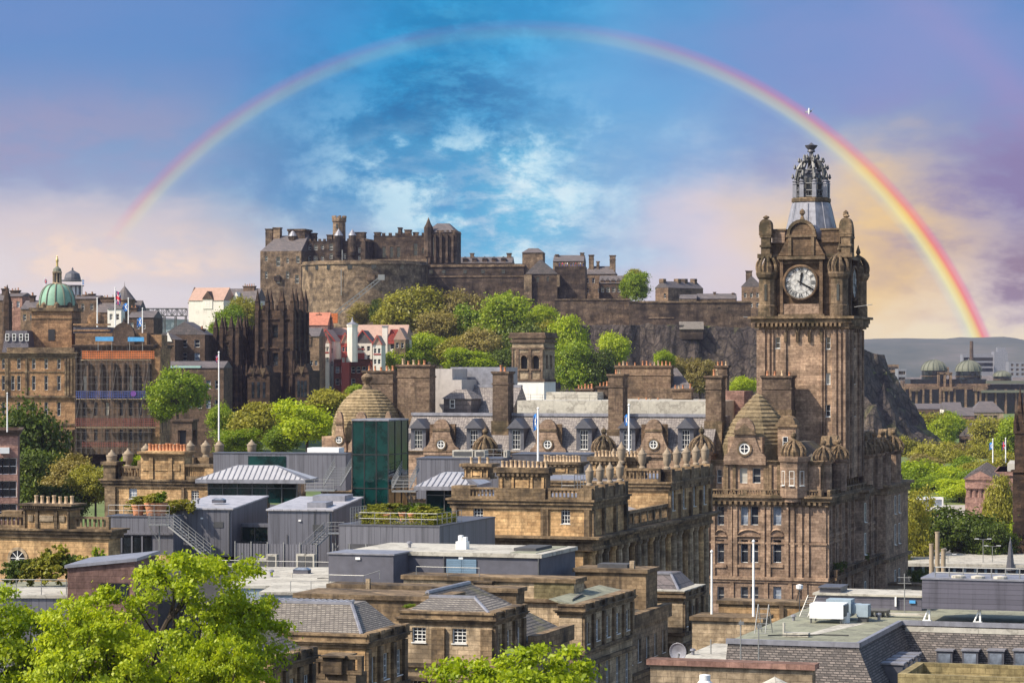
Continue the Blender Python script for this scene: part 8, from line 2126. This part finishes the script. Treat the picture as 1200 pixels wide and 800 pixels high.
for k in (.2, .45, .7): q.box(-w+1, -1, -.2, 0, z1*k, z1*k+3)
q.build('window_band', t)
t, f, w, L, z1 = farb(1165, 1181, 412, 440, 2490, 'taller grey tower block end beside the factory office', 'lead', rows=0); q = M('lead'); q.box(-w*.75, -w*.1, 2, 10, z1, z1+4); q.build('roof_plant', t)
pole(1138.5, 399.5, 440, 2480, 'tall brown brick factory chimney on the plain', 1.9, 'tenedark', 'factory_chimney', 'chimney', False)
for a in ((1034, 1053, 427, 462, 1900, 'grey modern block just right of the castle rock', 'tenement'), (1052, 1062, 432, 470, 1850, 'narrow grey block left of the domed offices', 'lead'), (1102, 1112, 430, 445, 1950, 'small brown block seen between the two domes', 'tenement'), (1182, 1215, 424, 450, 2400, 'low grey block at the right edge of the plain', 'lead'), (1040, 1056, 455, 476, 1750, 'brown block at the foot of the rock', 'pink'), (1058, 1068, 446, 470, 1800, 'dark block behind the left corner of the domed offices', 'tenedark')):
    farb(*a[:5], a[5], a[6], rows=3, cols=5, ww=2.4)
farb(1064, 1106, 479, 494, 1450, 'long low brown building with grey roof before the domed offices', 'tenedark', 'slatefar', 472.5, rows=1, cols=8)
farb(1106, 1128, 480, 494, 1430, 'white dormered building in front of the domed offices', 'harl', 'slatefar', 471, rows=1, cols=4)
farb(1110, 1142, 487, 500, 1380, 'grey roofed terrace with white dormers among trees', 'pink', 'slatefar', 477, rows=1, cols=6)
farb(1140, 1176, 483, 500, 1400, 'buff building with mansard roof under the right hand dome', 'buff', 'slatefar', 470, rows=1, cols=6, gab=None)
farb(1124, 1152, 511, 522, 1150, 'steep grey church roof among the right hand trees', 'tenedark', 'slatefar', 494, rows=1, cols=4, gab='y', ang=30, L=34)
farb(1112, 1128, 497, 512, 1250, 'dark gabled house with white gable among the right hand trees', 'harl', 'slatefar', 490, rows=1, cols=2)
t, f, w, L, z1 = farb(1022, 1035, 418, 450, 1350, 'dark stone tower head on the shoulder of the castle rock', 'castledark', rows=0)
# small houses scattered over the plain
hmesh = []
for k in range(4):
    m = M(('potstone', 'tenement', 'lead', 'tenedark')[k]); m.box(-6, 6, -5, 5, -8, 6); m.use('slatefar').gable(-6, 6, -5.3, 5.3, 6, 9.5, 'x', .2); m.use('darkpane')
    for i in range(4): m.box(-5+i*2.8, -3.6+i*2.8, -5.12, -4.9, 2.4, 4.2)
    hmesh.append(m.mesh('house'))
for i in range(90):
    Y = random.uniform(1900, 4600); px = random.uniform(1012, 1235); x = (px-600)*Y/F
    o = link('house', hmesh[i % 4], None, (x, Y, ground_z(x, Y)+1), random.uniform(-.5, .5), random.uniform(1, 2.4))
    tag(o, 'small distant house scattered on the hazy plain below the hills', 'house', 'distant houses on the plain')
# gallery with portico
f = Fr(1166, 680, 62, 12); t = thing('gallery', 'neoclassical gallery with temple front and dark ridged roof by the right edge', 'gallery', f); w = -f.x(1131); L = 50; z1 = f.z(562)
m = M('pink'); m.box(-w, 0, 0, L, 0, z1*.55); m.box(-w*.8, -w*.2, 3, L, z1*.5, z1-2); m.box(-w, 0, 0, L, z1-2.2, z1); m.build('wall', t)
for i in range(5):
    x = -w+.9+(w-1.8)*i/4; m = M('pink'); m.lathe([(.8, z1*.55), (.65, z1-2.6), (.95, z1-2.2)], x, 1.0, 10); m.build('column', t)
for i in range(6): y = 5+i*8; m = M('pink'); m.lathe([(.8, z1*.55), (.65, z1-2.6), (.95, z1-2.2)], -.8, y, 10); m.build('column', t)
m = M('pink'); m.gable(-w-.3, .3, -.2, .8, z1, f.z(552), 'y', .2); m.build('pediment', t)
m = M('slatefar'); m.gable(-w-.5, .5, .9, L, z1+.1, f.z(549.5), 'y', .1); 
for i in range(12): y = 2+i*4; m.tube((.5, y, z1+.2), (-w/2, y, f.z(549.5)+.1), .15, .15, 4); m.tube((-w-.5, y, z1+.2), (-w/2, y, f.z(549.5)+.1), .15, .15, 4)
m.build('roof', t)
f = Fr(1230, 700, 62, 12); t = thing('gallery', 'second gallery block with flat parapet behind the willow at the right edge', 'gallery', f); w = -f.x(1166); z1 = f.z(553); m = M('pink'); m.box(-w, 0, 0, 40, 0, z1); m.box(-w-.4, .4, -.4, 40.4, z1-1, z1); m.build('wall', t); m = M('feltwhite'); m.box(-w+3, -3, 4, 30, z1, f.z(544)); m.build('roof', t)
for px in (1154, 1174): m = M('tenedark'); x = f.x(px, -2); m.lathe([(.7, z1), (.5, z1+1.2), (.8, z1+1.8), (.5, z1+2.8), (.3, z1+3.4), (0, z1+3.8)], x, -1, 8) if False else None
# gothic monument, only its left flank in the frame
def monument():
    f = Fr(1222, 560, 60, 17.7); t = thing('gothic_monument', 'black gothic monument with pinnacled buttress at the far right edge', 'monument', f); k = 560/F
    zz = lambda py: f.z(py); m = M('soot'); m.lathe([(4.2, zz(500)), (3.6, zz(430)), (2.2, zz(380)), (.4, zz(300)), (0, zz(280))], 0, 0, 8); m.build('spire', t)
    for a in range(4):
        x, y = (-4.6, 0) if a == 0 else (4.6, 0) if a == 1 else (0, -4.6) if a == 2 else (0, 4.6)
        m = M('soot'); m.box(x-1.3, x+1.3, y-1.3, y+1.3, 0, zz(552)); m.box(x-1.7, x+1.7, y-1.7, y+1.7, zz(553), zz(550.5)); m.box(x-1.0, x+1.0, y-1.0, y+1.0, zz(550.5), zz(506)); m.box(x-1.2, x+1.2, y-1.2, y+1.2, zz(508), zz(505))
        for q in (0, 1, 2, 3): dx, dy = ((-.9, -.9), (.9, -.9), (-.9, .9), (.9, .9))[q]; pinnacle(m, x+dx, y+dy, zz(505), zz(482)-zz(505), .28)
        pinnacle(m, x, y, zz(505), zz(452)-zz(505), .55); m.build('buttress', t)
        m = M('soot'); m.path([(x, y, zz(560)), (x*.7, y*.7, zz(535)), (x*.3, y*.3, zz(520))], .5, 6); m.build('flying_arch', t)
        m = M('castle'); m.box(x-1.45, x-1.31, y-.8, y+.8, zz(640), zz(565)) ; m.build('panel', t)
    m = M('soot'); m.box(-3, 3, -3, 3, zz(560), zz(500)); m.box(-3.6, 3.6, -3.6, 3.6, zz(552), zz(549)); m.build('core', t)
monument()
f = Fr(1215, 520, H+(HY-661)*520/F, 10); t = thing('shopping_centre', 'low white paved roof of shopping centre beneath the dark round tree', 'shopping centre', f); w = -f.x(1044); m = M('darkpane'); m.box(-w, 0, 0, 26, -8, -.6); m.build('glazing', t); m = M('feltwhite'); m.box(-w-1, 1, -1, 30, -.6, 0); m.build('roof', t); m = M('boxblue')
for i in range(14): x = -w+w*i/14; m.box(x, x+.5, -.15, -.02, -8, -.6)
m.build('mullion', t)
t, f, w, L, z1 = para(1038, 1090, 684, 720, 470, 'low grey terrace wall between hotel corner and louvred box', 'potstone', 3)
# cars, coach
def car(px, py, Y, mat, label, rz=.3, group=None):
    f = Fr(px, Y, H+(HY-py)*Y/F, 0); t = thing('parked_car', label, 'car', f, group); t.rotation_euler.z = rz
    b = M(mat); b.frust([(-2.1,-.85),(2.1,-.85),(2.1,.85),(-2.1,.85)], .28, [(-2.15,-.87),(2.15,-.87),(2.15,.87),(-2.15,.87)], .62); b.frust([(-2.15,-.87),(2.15,-.87),(2.15,.87),(-2.15,.87)], .621, [(-2.05,-.8),(2.0,-.8),(2.0,.8),(-2.05,.8)], .86); b.frust([(-1.05,-.64),(.65,-.64),(.65,.64),(-1.05,.64)], 1.34, [(-1.0,-.6),(.6,-.6),(.6,.6),(-1.0,.6)], 1.44); b.build('body', t)
    b = M('darkpane'); b.frust([(-1.75,-.78),(1.35,-.78),(1.35,.78),(-1.75,.78)], .862, [(-1.05,-.63),(.65,-.63),(.65,.63),(-1.05,.63)], 1.339); b.build('window', t)
    def wm():
        q = M('rubber'); q.lathe([(.31, -.1), (.31, .1)], n=14); q.use('steel').lathe([(.19, -.11), (.19, .11)], n=10); q.v = [(x, z, y) for x, y, z in q.v]; return q.mesh('wheel')
    for x in (-1.35, 1.35):
        for y in (-.8, .8): link('wheel', cached('wheel', wm), t, (x, y, .31))
    for y in (-.6, .6): link('headlight', cached('hl', lambda: M('clockwhite').box(-.03, .03, -.16, .16, -.07, .07).mesh('headlight')), t, (2.1, y, .66))
    return t
for i, (px, py, mat, lab) in enumerate(((187, 498, 'cargrey', 'grey car parked under the left green tree'), (196, 503, 'carwhite', 'white car parked beside the stone gateway'), (199, 494, 'carblue', 'dark blue car parked behind the white one'), (228, 500, 'carblue', 'dark blue car right of the stone gateway'), (235, 508, 'carwhite', 'white car nearest on the street below the black towers'), (243, 501, 'cargrey', 'silver car in the middle of the street row'), (250, 508, 'carwhite', 'white car left of the white flagpole'), (262, 503, 'carblue', 'dark blue car right of the white flagpole'), (240, 495, 'carred', 'red car at the back of the street row'))):
    Y = 640; 
    x = (px-600)*Y/F; gz = ground_z(x, Y); Yt = 628+(508-py)*2.0
    x = (px-600)*Yt/F; o = car(px, 500, Yt, mat, lab, .2+.1*i); o.location.z = ground_z(x, Yt)+.5
for px, Y, mat, lab in ((1144, 668, 'carwhite', 'white car on the street before the gallery'), (1158, 664, 'carred', 'red car on the street before the gallery'), (1120, 672, 'carwhite', 'white car partly hidden by the olive tree'), (1088, 684, 'carred', 'red car at the front of the white coach')):
    o = car(px, 586, Y, mat, lab, .1); o.location.z = ground_z(o.location.x, Y)+.4
f = Fr(1073, 700, 0, 0); t = thing('coach', 'white roofed blue coach on the street by the hotel corner', 'bus', f); t.location.z = ground_z(t.location.x, 700)+.4; t.scale = (1.25, 1.25, 1.15)
b = M('carwhite'); b.box(-5.5, 5.5, -1.25, 1.25, .4, 1.3); b.box(-5.5, 5.5, -1.25, 1.25, 2.7, 3.2); b.box(5.2, 5.5, -1.25, 1.25, 1.3, 2.7); b.build('body', t); b = M('panelight'); b.box(-5.45, 5.2, -1.2, 1.2, 1.3, 2.7); b.build('window', t)
for x in (-3.6, 3.6):
    for y in (-1.15, 1.15): link('wheel', CACHE['wheel'], t, (x, y, .45), 0, 1.5)
f = Fr(1083, 640, 0, 0); t = thing('market_stall', 'small blue canopied stall on the pavement left of the round tree', 'stall', f); t.location.z = ground_z(t.location.x, 640)+.4; b = M('cyan'); b.hip(-3, 3, -2, 2, 2.3, 3.2, .6, .6); b.build('canopy', t); b = M('steel')
for x in (-2.8, 2.8):
    for y in (-1.8, 1.8): b.tube((x, y, 0), (x, y, 2.3), .06)
b.build('post', t)
# flags
def flag(px, yt, yb, Y, fx, fw_, fyt, fyb, kind, label, r=.09, mat='polewhite'):
    t, f, h = pole(px, yt, yb, Y, label, r, mat)
    k = Y/F; z1, z0 = f.z(fyt), f.z(fyb); w = fw_*k
    n = 8
    def strip(m, u0, u1, v0, v1, off):
        pts = []
        for i in range(n+1):
            u = u0+(u1-u0)*i/n; y = .25*w*math.sin(u*7)*min(1, abs(u)+.2)-.0
            drop = (z1-z0)*.18*u*u
            for v in (v0, v1): pts.append((w*u+(.1 if w > 0 else -.1), y+off, z0+(z1-z0)*v-drop))
        m.add(pts, [(2*i, 2*i+2, 2*i+3, 2*i+1) for i in range(n)])
    base = 'flagblue' if kind == 'saltire' else 'flagnavy'; m = M(base); strip(m, 0, 1, 0, 1, 0)
    m.use('white')
    for o in (-.05, .05):
        for i in range(10):
            a, b = i/10, (i+1)/10
            for g in (0, 1):
                v0 = a if not g else 1-a; v1 = b if not g else 1-b
                pts = []
                for u, v in ((a, v0), (b, v1)):
                    y = .25*w*math.sin(u*7)*min(1, abs(u)+.2); d = (z1-z0)*.18*u*u
                    for dv in (-.09, .09): pts.append((w*u+(.1 if w > 0 else -.1), y+o, z0+(z1-z0)*max(0, min(1, v+dv))-d))
                m.add(pts, [(0, 2, 3, 1)])
        if kind == 'union':
            m.use('flagred'); strip(m, 0, 1, .38, .62, o*1.6); strip(m, .42, .58, 0, 1, o*1.7); m.use('white')
    m.build('flag', t)
    return t
flag(630.5, 480, 548, 330, 0, -5, 484, 503, 'saltire', 'flagpole with blue saltire hanging above the sandstone chimney block', .12)
flag(737, 476, 532, 345, 0, -4.5, 485, 498, 'saltire', 'flagpole with small blue saltire before the hotel mansard', .12)
flag(135, 338, 385, 735, 0, 6, 341, 356, 'union', 'flagpole with union flag above the bank pediment', .16)
flag(150.5, 350, 395, 730, 0, -6, 355, 364, 'saltire', 'flagpole with drooping saltire right of the bank pediment', .16)
flag(167, 362, 400, 728, 0, -6, 372, 382, 'saltire', 'flagpole with saltire at the right end of the scaffolded bay', .16)
pole(114, 350, 388, 732, 'bare double flagpole left of the union flag', .18)
flag(52, 326, 345, 870, 0, 2.5, 327, 332, 'union', 'tiny distant flag left of the copper dome lantern', .08)
flag(96, 326, 346, 862, 0, 2, 328, 333, 'saltire', 'tiny distant flag right of the lookout tower', .08)
flag(256.5, 414, 535, 398, 0, -3, 416, 424, 'union', 'tall white flagpole with small flag in front of the black towers', .11)
flag(1163.5, 515, 542, 690, 0, -4, 518, 526, 'saltire', 'flagpole with saltire on the gallery roof, left of the pair', .14)
flag(1178.5, 514, 542, 692, 0, -4, 517, 526, 'union', 'flagpole with red union flag on the gallery roof, right of the pair', .14)
pole(8.5, 462, 506, 425, 'thin white pole on the pinkish building at the left edge', .1)
# street lamps by the shopping centre
for px, yt, lab in ((1111, 650, 'street lamp left of the flues on the white paved roof'), (1152, 632, 'taller street lamp before the round tree'), (1163, 640, 'street lamp right of the taller one before the round tree')):
    f = Fr(px, 525, H+(HY-668)*525/F, 0); t = thing('street_lamp', lab, 'street lamp', f); h = f.z(yt); m = M('steel'); m.tube((0,0,0), (0,0,h), .09, .06); m.tube((0,0,h), (1.2, 0, h+.15), .05); m.tube((0,0,h), (-1.2, 0, h+.15), .05); m.build('post', t)
    for s in (-1, 1): m = M('white'); m.box(s*1.2-.4, s*1.2+.4, -.15, .15, h+.1, h+.22); m.build('lamp_head', t)
f = Fr(1140, 520, H+(HY-668)*520/F, 0); t = thing('furled_parasol', 'tall dark furled parasol at the right of the white paved roof', 'parasol', f); f.X = (1184-600)*520/F; t.location.x = f.X; m = M('leaddark'); m.lathe([(.9, 0), (.7, 1.5), (.25, 5.2), (0, 6)], n=8); m.build('canopy', t); m = M('steel').tube((0,0,-1), (0,0,6.4), .06); m.build('post', t)
# gull over the clock tower
f = Fr(948, 400, H+(HY-131)*400/F, 0)
m = MB(); m.use('white'); V = [(-.05, -.45, 0), (.08, -.2, .09), (.1, .1, .1), (.03, .42, .03), (0, .6, .05)]
m.lathe([(0, -.5), (.09, -.35), (.15, -.05), (.12, .25), (.10, .36), (.07, .48), (0, .55)], 0, 0, 8)
m.use('lead').add([(.1, .0, .2), (.1, 0, -.12), (.55, .3, .0), (.6, .32, .22)], [(0,1,2,3), (3,2,1,0)]); m.add([(.55, .3, .0), (.6, .32, .22), (.95, -.1, .75)], [(0,1,2), (2,1,0)])
m.add([(-.1, .0, .2), (-.1, 0, -.12), (-.4, .4, -.2), (-.45, .42, .02)], [(0,1,2,3), (3,2,1,0)]); m.add([(-.4, .4, -.2), (-.45, .42, .02), (-.5, .2, -.7)], [(0,1,2), (2,1,0)])
tag(link('gull', m.mesh('gull'), None, f.loc, .4), 'small white gull flying above the clock tower finial', 'bird')

# ------------------------------------------------------------------ trees
def T(l):
    for a in l: tree(*a)
G1 = 'trees on the castle slope'
T([(480, 330, 412, 1000, 88, 'olive', 'broad yellow olive tree just right of the curved battery', G1),
 (533, 328, 425, 1005, 72, 'russet', 'olive brown tree under the long curtain wall', G1),
 (444, 346, 385, 1012, 30, 'dark', 'small dark green tree between crane and olive tree', G1),
 (425, 352, 390, 1020, 40, 'russet', 'bare brownish tree behind the crane jib', G1),
 (588, 338, 425, 985, 76, 'green', 'full bright green tree in the middle of the castle slope', G1),
 (556, 352, 430, 990, 50, 'green', 'green tree leaning on the brown one on the castle slope', G1),
 (612, 372, 470, 960, 70, 'dark', 'dark green tree behind the arcaded white tower', G1),
 (634, 351, 400, 1000, 34, 'lime', 'small lime tree below the guard building', G1),
 (665, 358, 452, 965, 66, 'lime', 'large lime green tree under the lower rampart', G1),
 (645, 372, 430, 975, 50, 'olive', 'rounded olive tree left of the large lime one', G1),
 (676, 396, 470, 930, 62, 'green', 'mid green tree right of the arcaded white tower', G1),
 (700, 405, 470, 930, 50, 'dark', 'shaded tree between the slope trees and the round lime one', G1),
 (722, 385, 445, 940, 42, 'lime', 'round lime tree standing alone before the cliff', G1),
 (745, 312, 362, 1062, 38, 'green', 'round green tree on the castle rock beside the dormered range', G1),
 (743, 310, 350, 1075, 32, 'olive', 'pale olive tree top behind the round green one on the rock', G1),
 (777, 408, 440, 900, 26, 'lime', 'small lime tree behind the long chimney wall', G1),
 (820, 417, 470, 900, 46, 'russet', 'bare brown tree before the dark cliff', G1),
 (800, 415, 470, 905, 28, 'russet', 'narrow bare brown tree left of the wider bare one', G1),
 (871, 438, 475, 880, 34, 'lime', 'bright green tree at the foot of the cliff by the clock tower', G1),
 (500, 383, 440, 960, 60, 'lime', 'yellow green tree low on the slope by the white houses', G1),
 (535, 388, 440, 955, 66, 'olive', 'light olive tree low on the slope', G1),
 (563, 380, 445, 950, 60, 'russet', 'brown budding tree in the centre of the slope', G1),
 (510, 360, 425, 985, 60, 'russet', 'brown tree between olive crowns on the slope', G1),
 (553, 405, 445, 930, 70, 'lime', 'spreading lime tree just above the white gable wall', G1),
 (590, 405, 460, 935, 56, 'dark', 'dark tree left of the arcaded white tower', G1),
 (472, 398, 450, 940, 40, 'lime', 'lime tree at the right end of the white houses', G1),
 (455, 352, 400, 1005, 40, 'olive', 'olive tree at the foot of the battery', G1)])
G2 = 'trees around the old town street'
T([(208, 427, 505, 690, 74, 'green', 'bright green tree beside the bank scaffold', G2),
 (190, 445, 505, 700, 36, 'dark', 'darker tree squeezed against the scaffold', G2),
 (268, 353, 420, 960, 50, 'green', 'green tree behind the shorter black tower', G2),
 (290, 343, 410, 975, 44, 'olive', 'pale olive tree between white house and taller black tower', G2),
 (246, 385, 425, 930, 26, 'green', 'small green tree below the white house', G2),
 (301, 463, 530, 600, 78, 'olive', 'brownish olive tree at the foot of the black towers', G2),
 (258, 470, 520, 640, 34, 'green', 'small green tree behind the white flagpole', G2),
 (278, 500, 540, 560, 62, 'green', 'low green tree behind the pale urns', G2),
 (360, 464, 535, 560, 82, 'lime', 'bright green tree left of the stone dome', G2),
 (388, 452, 500, 640, 60, 'olive', 'olive tree behind the bright green one', G2),
 (419, 446, 480, 660, 24, 'green', 'small green tree touching the stone dome', G2),
 (330, 490, 540, 570, 50, 'green', 'green tree between olive and bright green ones', G2)])
G3 = 'trees and scrub at the left edge'
T([(26, 462, 620, 500, 104, 'dark', 'tall dark green tree at the left edge', G3), (48, 520, 620, 480, 80, 'dark', 'dark tree in front of the bank porch', G3),
 (86, 528, 610, 455, 74, 'russet', 'bare brown scrub tree left of the yellow wing', G3), (112, 540, 610, 440, 60, 'olive', 'pale budding tree against the yellow wing', G3),
 (70, 560, 620, 440, 70, 'dark', 'low dark tree under the brown scrub', G3), (150, 528, 560, 396, 24, 'lime', 'small yellow green bush behind the left urns', G3), (166, 530, 560, 397, 20, 'lime', 'small bush behind the chimney block urns', G3)])
G4 = 'trees of the gardens on the right'
T([(1078, 477, 548, 1150, 66, 'olive', 'pale yellow green tree against the castle rock', G4), (1100, 482, 545, 1140, 50, 'lime', 'lime tree below the low brown building', G4), (1112, 478, 530, 1200, 44, 'green', 'green tree behind the lime one on the right', G4),
 (1098, 508, 575, 990, 60, 'olive', 'budding olive tree in the second row on the right', G4), (1122, 512, 575, 980, 56, 'russet', 'brown budding tree in the second row on the right', G4), (1145, 516, 575, 975, 50, 'olive', 'olive tree left of the flags', G4),
 (1163, 484, 560, 1060, 66, 'olive', 'big pale olive tree at the right of the church roof', G4), (1190, 484, 555, 1050, 60, 'lime', 'lime green tree at the right edge behind the monument', G4), (1135, 488, 530, 1220, 40, 'olive', 'pale tree by the grey church roof', G4),
 (1080, 531, 596, 800, 84, 'lime', 'bright green tree right of the hotel corner', G4), (1116, 540, 598, 790, 66, 'lime', 'bright green tree above the white car', G4), (1096, 552, 600, 770, 60, 'green', 'shaded green tree above the coach', G4),
 (1066, 566, 690, 545, 64, 'olive', 'olive tree filling the gap beside the hotel', G4), (1050, 600, 690, 535, 50, 'olive', 'olive tree tight against the hotel corner', G4),
 (1128, 588, 680, 560, 110, 'dark', 'big dark green round tree above the white paved roof', G4), (1162, 602, 680, 550, 60, 'dark', 'dark tree joined to the round one on its right', G4),
 (1172, 543, 660, 620, 48, 'olive', 'slender pale willow before the gallery', G4), (1193, 596, 670, 600, 26, 'lime', 'lime bush between willow and monument', G4), (1076, 664, 700, 480, 26, 'dark', 'dark clipped tree by the grey terrace wall', G4),
 (1066, 508, 560, 1010, 44, 'olive', 'olive tree at the foot of the rock in the second row', G4), (1086, 528, 575, 900, 50, 'russet', 'brown budding tree behind the bright green ones', G4), (1150, 532, 585, 860, 60, 'olive', 'pale olive tree left of the gallery roof', G4), (1128, 528, 580, 880, 50, 'green', 'green tree between olive trees left of the gallery', G4), (1112, 520, 570, 930, 50, 'olive', 'olive tree in the middle of the third row', G4), (1185, 525, 590, 840, 60, 'olive', 'pale olive tree behind the flags', G4), (1060, 545, 600, 760, 50, 'green', 'green tree peeping out behind the hotel corner', G4), (1140, 545, 590, 750, 40, 'green', 'green tree just left of the gallery front', G4), (1124, 556, 594, 735, 64, 'lime', 'low lime tree between the coach and the gallery', G4)])

def arcade_tower():
    f = Fr(637, 560, 60); t = thing('arcaded_tower', 'square stone tower with arched openings and white rendered lower half behind the hotel roof', 'tower', f); w = -f.x(600); L = f.y(650); z = lambda py: f.z(py, -w/2, 0)
    b = M('whitewall'); b.box(-w-.15, .15, -.15, L+.15, 0, z(446)); b.use('feltwhite').box(-w-.5, .5, -.5, L+.5, z(474)-1, z(472)); b.build('wall', t)
    ar = [(-w*.62, z(432), w*.22, z(416)-z(432)), (-w*.25, z(432), w*.22, z(416)-z(432))]; ra = [(L*.3, z(432), L*.18, z(416)-z(432)), (L*.68, z(432), L*.18, z(416)-z(432))]
    b = M('buff'); b.walls(-w, 0, 0, L, z(446), z(396), ar, ra, (), 1.0); b.build('upper_wall', t)
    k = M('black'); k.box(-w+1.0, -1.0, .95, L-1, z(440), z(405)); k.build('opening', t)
    c = M('chim'); c.ring(-w, 0, 0, L, z(446)-.2, z(444), .3); c.ring(-w, 0, 0, L, z(409), z(407), .25); c.ring(-w, 0, 0, L, z(401), z(398), .35); c.box(-w-.6, .6, -.6, L+.6, z(396), z(393)); c.box(-w-.4, .4, -.4, L+.4, z(393), z(389.5))
    for q0, zz_, q1, hh in ar: 
        r = q1/2
        for i in range(10):
            a0, a1 = math.pi*i/10, math.pi*(i+1)/10; P = lambda rr, a: (q0-rr*math.cos(a), -.12, z(416)-r+rr*math.sin(a))
            c.q(P(r*.9, a0), P(r*.9, a1), (q0-r*1.4*math.cos(a1), -.12, z(416)+.5), (q0-r*1.4*math.cos(a0), -.12, z(416)+.5)); c.q(P(r*.9, a1), P(r*.9, a0), (q0-r*.9*math.cos(a0), .3, z(416)-r+r*.9*math.sin(a0)), (q0-r*.9*math.cos(a1), .3, z(416)-r+r*.9*math.sin(a1)))
    for x in (-w, -w*.83, -w*.43, -w*.07): b_ = x+.3; c.box(x-.02 if x == -w else x-.3, x+.35, -.2, .02, z(444)+.01, z(409))
    for q0, zz_, q1, hh in ar: c.box(q0-q1*.7, q0+q1*.7, -.4, .02, zz_-.35, zz_)
    c.build('trim', t)
arcade_tower()
